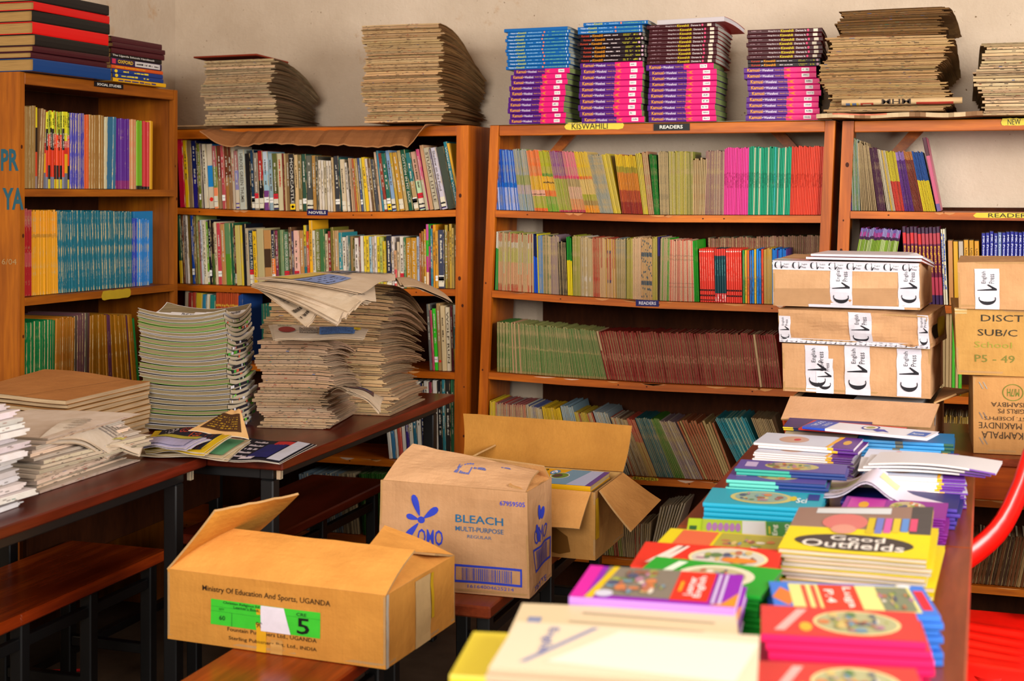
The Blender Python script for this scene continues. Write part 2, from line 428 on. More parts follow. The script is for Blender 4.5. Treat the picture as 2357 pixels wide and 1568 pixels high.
def plate(c, px0, px1, py0, py1, s_, bg, fg, style='plain', d=-0.0035, tw=0.84, th=0.5, tu=0.08, tv=.26):
    a0, z1 = c.px(px0, py0); a1, z0 = c.px(px1, py1)
    mb = MB(); w = a1-a0; h = z1-z0
    if style == 'brush':
        n = 16; top = []; bot = []
        rr = random.Random(int(px0))
        pts = [(a0+w*.03, z0+h*.1), (a0, z0+h*.45), (a0+w*.05, z1-h*.05)] + [(a0+w*q/10, z1-rr.uniform(0, .1)*h) for q in range(1, 10)] + [(a1-w*.03, z1-h*.1), (a1, z0+h*.6), (a1-w*.02, z0+h*.15)] + [(a0+w*q/10, z0+rr.uniform(0, .08)*h) for q in range(9, 0, -1)]
        mb.add([(p[0], d+.0012, p[1]) for p in pts], bg, 'plate_paint', 0)
    else:
        mb.box((a0, d, z0), (a1, d+.002, z1), bg, 'plate_paint')
    if s_: text(mb, s_, quadfn((a0+w*tu, d-.0004+(.0008 if style=='brush' else 0), z0+h*tv), (w*tw, 0, 0), (0, 0, h*th)), fg, 'plate_paint', 0.02 if style == 'plain' else 0.0)
    mb.build('label_plate' if style == 'plain' else 'painted_label', c.obj)
# ------------------------------------------------------------------ runs of standing books
EPS = 0.0004
def place_book(c, k, aL, w, ztop, phi, D, maker, name, label, cat, group, back_off=0.012, dy=0.0, shrink=1.0):
    """aL: lower near corner along the shelf; phi: lean (positive = top towards larger a)"""
    t = max(0.0008, w*math.cos(phi)*min(1, shrink) - EPS*1.2)
    # stand on the lower corner: left one when leaning to smaller a is the right one
    a_mid = aL + w/2
    zs = c.level(k, a_mid) + 0.0012
    h = ztop
    rise = t/2*abs(math.sin(phi))
    mb = MB(); maker(mb, t, D, h)
    M = c.M @ T((a_mid, back_off + dy, zs + rise)) @ Matrix.Rotation(phi, 4, 'Y')
    o = mb.build(name, M=M)
    if label: tag(o, label, cat, group)
    return o
def run(c, k, x0, x1, n, y0, y1, dx, bands, label, name='reader_booklet', cat='booklet', group=None, wear=0.3, D=0.145, d=0.012, marks=None, page='c9b896', jh=0.003, alt=None, jd=0.004, x_y=None, uniq=False, jc=.11):
    """n like books between bottom pixels x0..x1 (measured on the shelf front), tops at y0..y1, tops shifted by dx pixels (pair or number)"""
    rnd = random.Random(int(x0*7 + k*131 + y0))
    dxa, dxb = dx if isinstance(dx, tuple) else (dx, dx)
    def base(px):      # along-shelf position of a bottom pixel
        py = 430
        a, _ = c.px(px, py, d)
        return a
    aL, aR = base(x0), base(x1)
    shr = (x1+dxb-x0-dxa)/max(1e-6, x1-x0)
    shr = min(1.0, max(.5, shr)) - (.03 if dxa != dxb else 0)
    pitch = (aR-aL)/n
    wts = [rnd.uniform(.85, 1.15) for _ in range(n)]; sm = sum(wts); pos = aL
    for i in range(n):
        w = (aR-aL)*wts[i]/sm
        f = (i+.5)/n; px = x0 + (x1-x0)*f; yt = y0 + (y1-y0)*f; dd = dxa + (dxb-dxa)*f
        am = pos + w/2; zs = c.level(k, am)
        at_, zt_ = c.px(px+dd, yt, d)
        L = math.hypot(at_-am, zt_-zs); phi = math.atan2(at_-am, zt_-zs)
        L += rnd.uniform(-jh, jh)
        bs = bands
        if alt and rnd.random() < alt[0]: bs = rnd.choice(alt[1])
        bs2 = [(p, q, jit(c_, jc, rnd)) for (p, q, c_) in (bs if isinstance(bs, list) else [(0, 1, bs)])]
        def mk(mb, t, D_, h):
            spine_book(mb, t, D_, h, bs2, wear + rnd.uniform(-.04, .06), page, None, marks(rnd, i) if marks else (), rnd)
        lb = label
        if uniq: lb = '%s, %s from the end' % (label, ORD[i])
        place_book(c, k, pos, w, L, phi, D, mk, name, lb, cat, group or ('%s' % label), d, rnd.uniform(0, jd), shr)
        pos += w
def sequence(c, k, px0, py0, zoom, y_base, seq, dxf, where, D=0.13, d=0.014, name='novel', x_end=None):
    """individually different books: 'width colour top flags[:title]' joined by ;  (widths and tops in zoomed pixels)"""
    x = px0; items = [q.strip() for q in seq.split(';') if q.strip()]
    cols = [q.split()[1].split('/')[0] for q in items]
    cnt = {}
    if x_end is not None:
        tot = sum(float(q.split()[0]) for q in items)/zoom; sc_ = (x_end-px0)/tot
    else: sc_ = 1
    for i, it in enumerate(items):
        ps = it.split(None, 3); w = float(ps[0])/zoom*sc_; cc = ps[1].split('/'); yt = py0 + float(ps[2])/zoom; fl = ps[3] if len(ps) > 3 else ''
        title = None
        if ':' in fl: fl, title = fl.split(':', 1)
        rnd = random.Random(i*17+k)
        aL, _ = c.px(x, 430, d); aR, _ = c.px(x+w, 430, d); am = (aL+aR)/2
        dx = dxf((x - px0))
        at_, zt_ = c.px(x+w/2+dx, yt, d); zs = c.level(k, am)
        L = math.hypot(at_-am, zt_-zs); phi = math.atan2(at_-am, zt_-zs)
        n = len(cc)
        # cc listed bottom to top
        bands = [(q/n, (q+1)/n, jit(cc[q], .04, rnd)) for q in range(n)]
        lum = sum(lin(cc[-1])[:3]); ink = 'beb6a6' if lum < .75 else '463828'
        mk = []
        if title: mk.append(('text', .93 if 'l' not in fl else .95, .30 if 'l' in fl or 'r' in fl else .12, title, ink, .52))
        elif 'n' not in fl: mk.append(('line', rnd.uniform(.8, .93), rnd.uniform(.3, .45), ink if 'R' not in fl else 'b02018', .36))
        if 'l' in fl: mk += [('patch', .03, .20, 'cfc6b0')]
        if 'p' in fl: mk += [('patch', .02, .045, '3a2a7a'), ('patch', .09, .11, '3a2a7a')]
        if 'r' in fl: mk += [('patch', .20, .29, 'c01828')]
        if 'y' in fl: mk += [('patch', .02, .12, 'e8c010'), ('dot', .07, '15100c', .25)]
        if 'w' in fl: mk += [('patch', .13, .22, 'e0dcd4')]
        if 'd' in fl: mk += [('dot', .14, 'd02418', .34)]
        cn = cname(cc[len(cc)//2]); pv = cname(cols[i-1]) if i else None; nx = cname(cols[i+1]) if i+1 < len(cols) else None
        lb = '%s novel' % cn
        if title and len(title.split()) <= 3 and not any(ch in title for ch in '.'): lb += ' titled %s' % title
        if 'r' in fl: lb += ' with a red sticker'
        elif 'y' in fl: lb += ' with a yellow sticker'
        elif 'l' in fl or 'w' in fl: lb += ' with a white sticker'
        elif 'd' in fl: lb += ' with a red dot'
        lb += (' between %s and %s ones' % (pv, nx)) if pv and nx else ' at the row end beside %s' % (pv or nx)
        lb += ' on %s' % where
        key = lb
        if key.lower() in USED or key in cnt:
            cnt[key] = cnt.get(key, 1) + 1
            lb = lb.replace(' novel', ' novel, book %s along,' % ORD[i], 1)
            q = lb.split()
            if len(q) > 16: lb = '%s novel, %s along %s' % (cn, ORD[i], where)
        if len(lb.split()) > 16:
            lb = '%s novel beside %s, %s along %s' % (cn, pv or nx, ORD[i], where)
        def maker(mb, t, D_, h):
            spine_book(mb, t, D_, h, bands, .30 if 'W' not in fl else .42, 'c0aa84', None, mk, rnd)
        g_ = (dxf(x+w-px0) - dxf(x-px0))/w
        place_book(c, k, aL, aR-aL, L, phi, D, maker, name, lb, 'book', 'novels on ' + where, d, rnd.uniform(0, .008), 1+min(0, g_)-.02)
        x += w
# ------------------------------------------------------------------ the room
XL, YB, ZC = -2.93, 4.72, 3.1
def wallmesh(name, pts, mat):
    mb = MB(); mb.add(pts, mat=mat); return struct(mb.build(name))
def slab(name, a, b, mat): mb = MB(); mb.box(a, b, mat=mat); return struct(mb.build(name))
slab('wall_back', (XL-.15, YB, 0), (3.6, YB+.15, ZC), 'plaster')
slab('wall_left', (XL-.15, -1.2, 0), (XL, YB-.0005, ZC), 'plaster')
slab('floor', (XL-.15, -2.2, -.12), (3.6, YB+.15, -.0005), 'concrete_floor')
slab('ceiling', (XL-.15, -1.2, ZC+.001), (3.6, YB+.15, ZC+.1), 'plaster')
# ------------------------------------------------------------------ bookcases
TOPZ = 1.613
cA = Case('side', -2.59, 0.30); cA.shelves = [[(3.30, 1.405), (4.20, 1.400)], [(3.30, 1.096), (4.20, 1.083)], [(3.30, .755), (4.20, .752)], [(3.30, .45), (4.2, .45)]]
cB = Case('back', 4.41, 0.27); cB.shelves = [[(-2.80, 1.338), (-2.5, 1.329), (-2.16, 1.3235), (-1.9, 1.326), (-1.62, 1.336)], [(-2.80, 1.066), (-2.2, 1.060), (-1.62, 1.072)], [(-2.80, .79), (-1.62, .795)], [(-2.8, .49), (-1.62, .49)], [(-2.8, .225), (-1.62, .225)]]
cC = Case('back', 4.41, 0.27); cC.shelves = [[(-1.56, 1.334), (-1.3, 1.327), (-1.0, 1.3205), (-.43, 1.323)], [(-1.57, 1.071), (-1.3, 1.058), (-1.009, 1.048), (-.43, 1.045)], [(-1.59, .802), (-1.3, .792), (-1.0, .787), (-.43, .788)], [(-1.62, .497), (-1.05, .487), (-.43, .492)], [(-1.66, .226), (-.43, .226)]]
cD = Case('back', 4.41, 0.27); cD.shelves = [[(-.45, 1.337), (.9, 1.328)], [(-.47, 1.060), (.9, 1.05)], [(-.49, .79), (.9, .79)], [(-.5, .49), (.9, .49)], [(-.53, .235), (.9, .235)]]
case_build(cA, 'bookcase', 'varnished wooden bookcase against the side wall, stencilled on its end panel', 3.364, 4.188, 1.735, 0.0, 0.022, 0.0, True, 'old_shelf_wood_')
case_build(cB, 'bookcase', 'orange wooden bookcase full of novels in the corner under two newspaper piles', -2.79, -1.627, TOPZ, 0.0, 0.042, 0.008, True, 'shelf_wood_')
case_build(cC, 'bookcase', 'long orange wooden bookcase of thin readers below the pink and purple dictionaries', -1.551, -0.440, TOPZ-.002, 0.0, 0.03, 0.045, False, 'shelf_wood_', braces=True)
case_build(cD, 'bookcase', 'orange wooden bookcase with a half empty top shelf behind the taped cartons', -0.418, 0.72, TOPZ-.004, 0.0, 0.034, 0.042, False, 'shelf_wood_', braces=True)
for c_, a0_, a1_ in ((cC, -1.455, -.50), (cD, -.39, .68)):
    mb = MB(); mb.box((a0_, c_.depth+.003, .02), (a1_, c_.depth+.012, 1.345), mat='dark_ply'); mb.build('back_or_shade_panel', c_.obj)  # far bookcase (cD): dark sheet added to imitate shade behind its lower rows
plate(cA, 216, 282, 187, 206, 'SOCIAL STUDIES', '120f14', 'd8d2c8', d=-.003)
plate(cB, 708, 755, 483, 496, 'NOVELS', '12104a', 'cfc8c0')
plate(cC, 1505, 1588, 285, 300, 'READERS', '0c0c0e', 'e0dcd0', tw=.64, tu=.17, th=.5)
plate(cC, 1464, 1517, 690, 706, 'READERS', '1a1858', 'c8c4d0', tw=.74, tu=.14)
plate(cC, 1299, 1437, 282, 298, 'KISWAHILI', 'd8c03c', '1c160c', 'brush', tw=.6, tu=.13, th=.8, tv=.1)
plate(cD, 2304, 2375, 272, 289, 'NEW', 'd0b838', '1c160c', 'brush', tw=.42, tu=.22, th=.7, tv=.14)
plate(cD, 2240, 2400, 489, 503, 'READERS', 'c8b030', '1c160c', 'brush', tw=.62, tu=.22, th=.75, tv=.12)
plate(cC, 1455, 1516, 1096, 1108, 'READERS', 'c8b030', '1c160c', 'brush', tw=.86, th=.8, tv=.1)
plate(cA, 232, 300, 670, 684, None, 'a88a20', '1c160c', 'brush')
for s_, z, w in (('PR', 1.455, .060), ('YA', 1.345, .072)):
    mb = MB(); text(mb, s_, quadfn((3.3635, .063 if s_ == 'PR' else .058, z), (0, -w, 0), (0, 0, .062)), '24505e', 'ink', 0.03); mb.build('stencil_lettering', cA.obj)
mb = MB(); text(mb, '6/04', quadfn((3.3635, .06, 1.31-.12), (0, -.05, 0), (0, 0, .016)), '9a7a50', 'ink', 0)
mb.build('pencil_note', cA.obj)
def bandmarks(z0, z1, c, fr=.32):
    return lambda rnd, i: [('line', z0+rnd.uniform(-.01, .01), z1, c, fr)]
def patchmarks(z0, z1, c): return lambda rnd, i: [('patch', z0, z1, c)]
# ---- long bookcase, top shelf
W1 = 'reader on the top shelf of the long bookcase'
def C1(x0, x1, n, y0, y1, dx, bands, lab, **k): run(cC, 0, x0, x1, n, y0, y1, dx, bands, lab, **k)
C1(1142, 1196, 18, 346, 347, (-8, -16), [(0,.38,'5878c0'),(.38,.46,'0c58b8'),(.46,1,'1a48a8')], 'blue and white striped reader filling the cornered end of the top readers shelf', alt=(.4, [[(0,.38,'a8b0d8'),(.38,.46,'1468c0'),(.46,1,'6088c8')]]), wear=.27)
C1(1196, 1230, 12, 345, 346, (-17, -20), [(0,.27,'8098a8'),(.27,.42,'a898a8'),(.42,.58,'809050'),(.58,1,'88949a')], 'grey blue reader between the blue readers and the orange topped ones', wear=.4)
C1(1230, 1261, 11, 346, 348, (-20, -23), [(0,.05,'d86020'),(.05,.25,'98a028'),(.25,.35,'d8a088'),(.35,.58,'d0a018'),(.58,1,'d86c30')], 'orange topped reader next to the grey blue ones on the top readers shelf', wear=.3, marks=patchmarks(.27, .285, '40301c'))
C1(1261, 1287, 9, 348, 350, (-23, -24), [(0,.25,'68982c'),(.25,.35,'d06428'),(.35,.58,'d8a018'),(.58,.63,'4a8428'),(.63,1,'a0a01c')], 'olive topped reader with an orange stripe, between orange and purple topped readers', wear=.28, marks=patchmarks(.47, .49, '24241c'))
C1(1287, 1317, 11, 350, 350, (-24, -25), [(0,.03,'b03050'),(.03,.55,'909830'),(.55,.6,'b01858'),(.6,1,'84507c')], 'purple topped reader with an olive lower half on the top readers shelf', wear=.33)
C1(1317, 1348, 11, 350, 351, (-25, -28), [(0,.04,'b03048'),(.04,.22,'d08050'),(.22,.42,'c89c80'),(.42,.55,'a08858'),(.55,.6,'d01860'),(.6,1,'cc6478')], 'pink topped reader between purple topped and yellow topped readers', wear=.33)
C1(1348, 1381, 12, 351, 352, (-28, -31), [(0,.12,'d88818'),(.12,.2,'886828'),(.2,.3,'98981f'),(.3,.55,'c8a860'),(.55,.6,'d06018'),(.6,1,'d0a810')], 'yellow topped reader with an orange foot, after the pink topped readers', wear=.3)
C1(1381, 1411, 12, 357, 358, (-30, -27), [(0,1,'788888')], 'worn grey reader leaning after the yellow topped readers on the top shelf', wear=.46)
C1(1411, 1429, 6, 356, 357, (-28, -28), [(0,1,'c0a820')], 'plain worn yellow reader before the red and gold ones', wear=.36)
C1(1431, 1479, 14, 358, 359, (-17, -18), [(0,.2,'84241a'),(.2,.4,'9c4020'),(.4,.7,'b87020'),(.7,.8,'908020'),(.8,1,'c0a01a')], 'red and gold shaded reader in the middle of the top readers shelf', wear=.2)
C1(1480, 1492, 4, 354, 354, (-19, -16), [(0,1,'c0ac28')], 'leaning yellow reader right after the red and gold shaded ones', wear=.36)
C1(1493, 1505, 5, 351, 351, (-16, -16), [(0,1,'a87050')], 'brownish salmon reader beside the bright green ones on the top shelf', wear=.45)
C1(1506, 1518, 5, 357, 357, (-13, -8), [(0,1,'187020')], 'bright green reader in the middle of the top readers shelf', wear=.3)
C1(1519, 1540, 7, 350, 350, (-5, -3), [(0,1,'88785a')], 'drab khaki reader between the green and the yellow ones', wear=.5)
C1(1541, 1580, 14, 350, 351, (-3, -1), [(0,1,'a89c28')], 'yellowish olive reader in the long dull run before the pink ones', wear=.4, alt=(.3, ['a8a058']))
C1(1580, 1596, 6, 351, 352, (-2, -2), [(0,1,'848430')], 'dull olive reader beside the torn brown ones on the top shelf', wear=.42)
C1(1594, 1622, 8, 368, 366, (1, 6), [(0,1,'a88458')], 'torn brown reader standing shorter than its neighbours on the top shelf', wear=.5, jh=.006)
C1(1622, 1665, 15, 348, 348, (2, 2), [(0,1,'784858')], 'faded mauve reader just before the hot pink ones', wear=.42, alt=(.4, ['9a7c74']))
C1(1665, 1721, 15, 342, 342, (2, 3), [(0,1,'d83c8c')], 'hot pink reader on the top readers shelf', wear=.14, marks=bandmarks(.62, .40, '581030'), jc=.04)
C1(1721, 1817, 25, 340, 340, (3, 5), [(0,1,'10906a')], 'jade green reader on the top readers shelf', wear=.16, marks=bandmarks(.62, .40, '06382c'), alt=(.25, ['2a9c94', 'b0b898']), jc=.06)
C1(1817, 1900, 22, 338, 338, (5, 9), [(0,1,'d84028')], 'bright red reader at the post end of the top readers shelf', wear=.16, marks=bandmarks(.60, .40, '681408'), jc=.05)
# ---- second shelf
def C2(x0, x1, n, y0, y1, dx, bands, lab, **k):
    k.setdefault('name', 'story_reader'); run(cC, 1, x0, x1, n, y0, y1, dx, bands, lab, **k)
C2(1138, 1146, 2, 534, 535, (4, 1), [(0,.72,'2c9038'),(.72,1,'c8c0b0')], 'green and white story reader against the post of the second readers shelf', wear=.12)
C2(1146, 1228, 27, 536, 541, (1, -1), [(0,.12,'a83028'),(.12,.5,'c08060'),(.5,.75,'a09c48'),(.75,.85,'b0a494'),(.85,1,'a84438')], 'pale red capped story reader at the cornered end of the second readers shelf', wear=.42, alt=(.4, [[(0,.5,'b88c68'),(.5,1,'a89470')], [(0,.3,'c07858'),(.3,1,'a8a080')]]))
C2(1229, 1238, 3, 541, 542, (-3, -3), [(0,.62,'1448b8'),(.62,1,'0c1c50')], 'two tone blue story reader on the second readers shelf', wear=.1)
C2(1238, 1241, 1, 541, 541, (-4, -4), [(0,1,'c0b020')], 'single thin yellow story reader beside the two tone blue ones', wear=.2)
C2(1241, 1251, 5, 543, 543, (-3, -3), [(0,1,'5080b0')], 'light blue story reader next to the thin yellow one', wear=.36)
C2(1251, 1268, 8, 543, 543, (-2, -2), [(0,1,'948058')], 'scuffed khaki story reader between light blue and mauve ones', wear=.5, alt=(.3, ['2a5c34']))
C2(1268, 1287, 9, 544, 545, (-2, -2), [(0,1,'806870')], 'faded mauve story reader beside the black spined ones', wear=.45)
C2(1287, 1305, 5, 560, 557, (-5, -5), [(0,1,'1c1816')], 'black spined story reader on the second readers shelf', wear=.36)
C2(1306, 1318, 3, 547, 547, (-4, -4), [(0,.6,'d0b814'),(.6,1,'12701c')], 'green over yellow story reader beside the black spined ones', wear=.18)
C2(1319, 1336, 8, 544, 544, (-2, -2), [(0,1,'848428')], 'olive story reader just after the green over yellow ones', wear=.42)
C2(1336, 1365, 13, 546, 549, (-2, -2), [(0,1,'a08c6c')], 'battered pale story reader with grey patches on the second readers shelf', wear=.52, alt=(.3, ['7880a0', 'c8c0b4']))
C2(1365, 1381, 9, 549, 549, (-3, -3), [(0,1,'a84430')], 'brick red story reader on the second readers shelf', wear=.36)
C2(1381, 1419, 17, 550, 551, (-2, -2), [(0,1,'c09468')], 'cream story reader streaked with colour after the brick red ones', wear=.38, alt=(.55, ['b08020', [(0,.25,'b88858'),(.25,.3,'342054'),(.3,.75,'a83828'),(.75,.8,'342054'),(.8,1,'b89028')], [(0,.5,'b88c64'),(.5,1,'a04030')]]))
C2(1419, 1440, 10, 551, 552, (-2, -1), [(0,.7,'98824c'),(.7,1,'78807c')], 'khaki story reader with a grey head on the second readers shelf', wear=.5)
C2(1441, 1456, 7, 551, 551, (0, 0), [(0,1,'98902c')], 'yellow olive story reader before the plain cream ones', wear=.42)
C2(1456, 1476, 9, 549, 549, (0, -1), [(0,1,'c8a47c')], 'plain cream spined story reader on the second readers shelf', wear=.3)
C2(1476, 1501, 11, 549, 549, (0, -1), [(0,1,'bc9464')], 'cream story reader blotched with dark teal tape marks', wear=.3, marks=lambda rnd, i: [('patch', .24, .31, '24485a'), ('patch', .70, .77, '24485a')] + [('patch', z_, z_+rnd.uniform(.02, .038), '24485a') for z_ in (rnd.uniform(.02, .2), rnd.uniform(.34, .5), rnd.uniform(.52, .66), rnd.uniform(.8, .95))])
C2(1501, 1513, 5, 548, 548, (0, -1), [(0,1,'b0a044')], 'straw yellow story reader near the dark purple one', wear=.34)
C2(1513, 1518, 2, 547, 547, (0, 0), [(0,.7,'301810'),(.7,1,'301c68')], 'dark brown story reader with a purple head', wear=.1)
C2(1518, 1539, 9, 549, 552, (2, 2), [(0,1,'a49470')], 'grey cream story reader between the purple headed and the pink striped ones', wear=.44, alt=(.15, ['18901c']))
C2(1539, 1598, 22, 554, 556, (2, -4), [(0,1,'d0a888')], 'cream and pink story reader boxed with thin lines on the second readers shelf', wear=.24, alt=(.45, ['cc6450', 'c88068']), marks=lambda rnd, i: [('patch', .68, .685, '50403c'), ('patch', .745, .75, '50403c'), ('patch', .23, .235, '50403c'), ('patch', .29, .295, '50403c')])
C2(1598, 1609, 5, 554, 556, (-4, -5), [(0,1,'1a9018')], 'grass green story reader beside the dotted scarlet ones', wear=.22)
C2(1611, 1646, 7, 574, 574, (-3, -3), [(0,1,'d83828')], 'scarlet story reader with black half moons, before the teal ones', wear=.06, marks=lambda rnd, i: [('dot', .95, 'e8e0d8', .3), ('patch', .21, .24, '180c0c'), ('patch', .11, .14, '180c0c'), ('patch', .03, .05, '180c0c'), ('line', .85, .4, 'e89080', .25)], jc=.03, jh=.0005)
C2(1646, 1672, 5, 574, 574, (-3, -3), [(0,.17,'cc3030'),(.17,.87,'0e3c44'),(.87,1,'c83428')], 'dark teal story reader capped in scarlet', wear=.06, marks=lambda rnd, i: [('line', .15, .02, 'f0e0d8', .5), ('line', .8, .5, '5a9898', .25)], jc=.03, jh=.0005)
C2(1672, 1708, 7, 574, 574, (-2, -2), [(0,1,'d83828')], 'scarlet story reader with black half moons, after the teal ones', wear=.06, marks=lambda rnd, i: [('dot', .95, 'e8e0d8', .3), ('patch', .21, .24, '180c0c'), ('patch', .11, .14, '180c0c'), ('line', .85, .4, 'e89080', .25)], jc=.03, jh=.0005)
for q, (h_, nm_) in enumerate((('1a8840','bright green'),('e0b018','golden yellow'),('dc6420','bright orange'),('2060b0','royal blue'),('1878c8','azure blue'),('d8a818','mustard yellow'),('1880d4','sky blue'),('1670c4','cobalt blue'),('d03c1c','flame red'))):
    C2(1709+q*5.4, 1714+q*5.4, 1, 577-q*.3, 577, (-1, -1), [(0,1,h_)], '%s story reader with a frayed head among the bright odd ones' % nm_, wear=.26, marks=bandmarks(.5, .15, '303030'))
C2(1758, 1777, 7, 574, 574, (-1, -1), [(0,.8,'b89444'),(.8,1,'b89024')], 'gold story reader next to the taped carton', wear=.34)
C2(1777, 1812, 10, 575, 575, (0, 0), [(0,.8,'6c9cd0'),(.8,1,'1468b8')], 'blue topped story reader half hidden by the taped carton', wear=.2, alt=(.3, [[(0,.8,'8a6c98'),(.8,1,'44246c')]]))
C2(1629, 1898, 60, 550, 543, (0, 0), [(0,.6,'80705c'),(.6,.72,'8a8468'),(.72,1,'742c24')], 'maroon headed booklet in the row behind the scarlet readers', name='row_booklet', wear=.42, d=.15, D=.115, alt=(.3, [[(0,.7,'7c7c70'),(.7,1,'784038')]]))
# ---- third shelf
def C3(x0, x1, n, y0, y1, dx, bands, lab, **k):
    k.setdefault('name', 'grammar_booklet'); run(cC, 2, x0, x1, n, y0, y1, dx, bands, lab, **k)
C3(1143, 1171, 8, 743, 744, (0, 0), [(0,.1,'606828'),(.1,.9,'446c30'),(.9,1,'807a48')], 'upright green booklet against the post of the third readers shelf', wear=.44)
C3(1172, 1396, 62, 744, 763, (-3, -26), [(0,.05,'847440'),(.05,.5,'34702f'),(.5,.53,'8a8a50'),(.53,1,'3c6c34')], 'leaning green booklet on the third shelf of the long bookcase', wear=.42, jc=.1, alt=(.04, ['b88c68']), D=.14)
C3(1397, 1800, 72, 764, 772, (-26, -16), [(0,1,'7c1a16')], 'leaning dark red booklet on the third shelf of the long bookcase', wear=.34, marks=lambda rnd, i: [('line', .55, .40, 'b87060', .35)], alt=(.05, ['b08c68', [(0,.6,'7c1a16'),(.6,1,'b08c68')]]), D=.14)
# ---- fourth shelf
def C4(x0, x1, n, y0, y1, dx, bands, lab, **k):
    k.setdefault('name', 'school_reader'); k.setdefault('D', .16); run(cC, 3, x0, x1, n, y0, y1, dx, bands, lab, **k)
C4(1126, 1141, 5, 925, 926, (0, -1), [(0,1,'c0a020')], 'yellow school reader against the post on the fourth shelf', wear=.32, marks=patchmarks(.55, .64, '8a8a60'))
C4(1142, 1222, 30, 929, 935, (-2, -12), [(0,1,'985450')], 'dull rose school reader on the fourth shelf above the open carton', wear=.45, jc=.15, alt=(.25, ['8c8478', 'a83830']))
C4(1223, 1266, 12, 934, 943, (-12, -21), [(0,1,'505884')], 'grey and navy school reader leaning after the rose ones', wear=.48, alt=(.4, ['b0a898']))
C4(1267, 1318, 12, 940, 942, (-21, -30), [(0,1,'c09a1c')], 'golden yellow school reader in the first leaning yellow run of the fourth shelf', wear=.3, marks=patchmarks(.38, .46, '8c7c40'))
C4(1320, 1355, 8, 936, 938, (-31, -38), [(0,1,'7892a0')], 'thick pale blue school reader between the two yellow runs', wear=.38, D=.19)
C4(1358, 1408, 13, 951, 954, (-38, -45), [(0,1,'b0942c')], 'worn yellow school reader in the second leaning yellow run of the fourth shelf', wear=.36, alt=(.25, ['a03c2c', 'a88c64']))
C4(1410, 1449, 9, 950, 953, (-46, -52), [(0,1,'8898a0')], 'grey blue school reader after the second yellow run', wear=.42, D=.19)
C4(1451, 1495, 12, 962, 968, (-47, -53), [(0,1,'a08464')], 'shabby brown school reader with a red or pale spine leaning by the open carton', wear=.45, alt=(.5, ['a04030', '6c5040', 'b0a490']))
C4(1495, 1512, 6, 967, 967, (-53, -53), [(0,.6,'b0904c'),(.6,1,'b85040')], 'straw and red school reader just before the teal ones', wear=.38)
C4(1512, 1551, 9, 965, 966, (-52, -54), [(0,1,'185c64')], 'dark teal school reader leaning on the fourth shelf', wear=.4, alt=(.15, ['b08c64']))
C4(1551, 1577, 6, 966, 968, (-54, -60), [(0,1,'3c7424')], 'moss green school reader leaning after the dark teal ones', wear=.4)
C4(1577, 1617, 14, 970, 973, (-60, -64), [(0,1,'84707c')], 'greyish purple school reader leaning before the brown ones', wear=.48, alt=(.3, ['b0a49c']))
C4(1617, 1693, 13, 972, 976, (-62, -50), [(0,1,'945030')], 'thick rust brown school reader leaning on the fourth shelf', wear=.32, alt=(.2, ['a08454']), jh=.006)
C4(1718, 1783, 19, 965, 963, (-74, -66), [(0,1,'2a8490')], 'turquoise school reader leaning steeply on the fourth shelf', wear=.26, alt=(.3, ['8ab0a0']))
C4(1788, 1832, 12, 965, 966, (-60, -56), [(0,1,'98805f')], 'pale brown school reader leaning beside the orange covered one', wear=.44)
# ---- bottom shelf
C5 = lambda *a, **k: run(cC, 4, *a, **dict(name='shelf_booklet', **k))
C5(1401, 1434, 8, 1213, 1214, (-8, -8), [(0,1,'6c7c30')], 'green spined booklet on the bottom shelf under the cardboard flap', wear=.42, alt=(.3, ['9c3028']))
C5(1434, 1492, 15, 1213, 1205, (-8, 6), [(0,1,'9c8468')], 'worn brown booklet on the bottom shelf beside the green spined ones', wear=.46, alt=(.3, ['98302c', 'b0a490']))
C5(1492, 1534, 9, 1170, 1160, (26, 46), [(0,1,'a89c88')], 'tall pale booklet leaning outward on the bottom shelf', wear=.4, alt=(.3, ['7a3040']))
run(cC, 4, 1290, 1400, 20, 1190, 1200, (-5, -8), [(0,1,'7c6c50')], 'dim booklet standing in the shade behind the open carton', name='shelf_booklet', wear=.4)
# ---- far bookcase
def D1(k_, x0, x1, n, y0, y1, dx, bands, lab, **k):
    k.setdefault('name', 'slim_reader'); run(cD, k_, x0, x1, n, y0, y1, dx, bands, lab, **k)
D1(0, 1948, 1960, 4, 315, 318, (0, -1), [(0,1,'5c4c88')], 'dark multicoloured reader by the post of the half empty shelf', wear=.25, alt=(.6, ['c09028', '2a6068']))
D1(0, 1961, 1980, 7, 318, 322, (-3, -6), [(0,1,'94a498')], 'pale green striped reader on the half empty shelf', wear=.3, alt=(.3, ['5c7c4c']))
D1(0, 1981, 2019, 10, 326, 335, (-8, -20), [(0,1,'98805c')], 'brownish reader on the half empty shelf', wear=.42, jh=.008)
D1(0, 2020, 2039, 6, 342, 342, (-20, -20), [(0,1,'401030')], 'deep maroon reader on the half empty shelf', wear=.26)
D1(0, 2041, 2061, 6, 345, 348, (-22, -24), [(0,1,'b0a48c')], 'cream reader leaning between maroon and yellow ones', wear=.3, alt=(.3, ['c09c28']))
D1(0, 2061, 2082, 8, 350, 350, (-24, -22), [(0,.5,'b82c24'),(.5,1,'c0ac24')], 'yellow over red reader on the half empty shelf', wear=.2)
D1(0, 2082, 2104, 7, 350, 350, (-22, -25), [(0,.86,'54206c'),(.86,1,'8464a0')], 'violet reader on the half empty shelf', wear=.2)
D1(0, 2104, 2125, 8, 350, 350, (-25, -27), [(0,.86,'702c1c'),(.86,1,'a86424')], 'russet reader with an orange head on the half empty shelf', wear=.22)
D1(0, 2125, 2154, 10, 351, 351, (-27, -30), [(0,.52,'ccb414'),(.52,1,'1c4484')], 'blue over yellow reader on the half empty shelf', wear=.14)
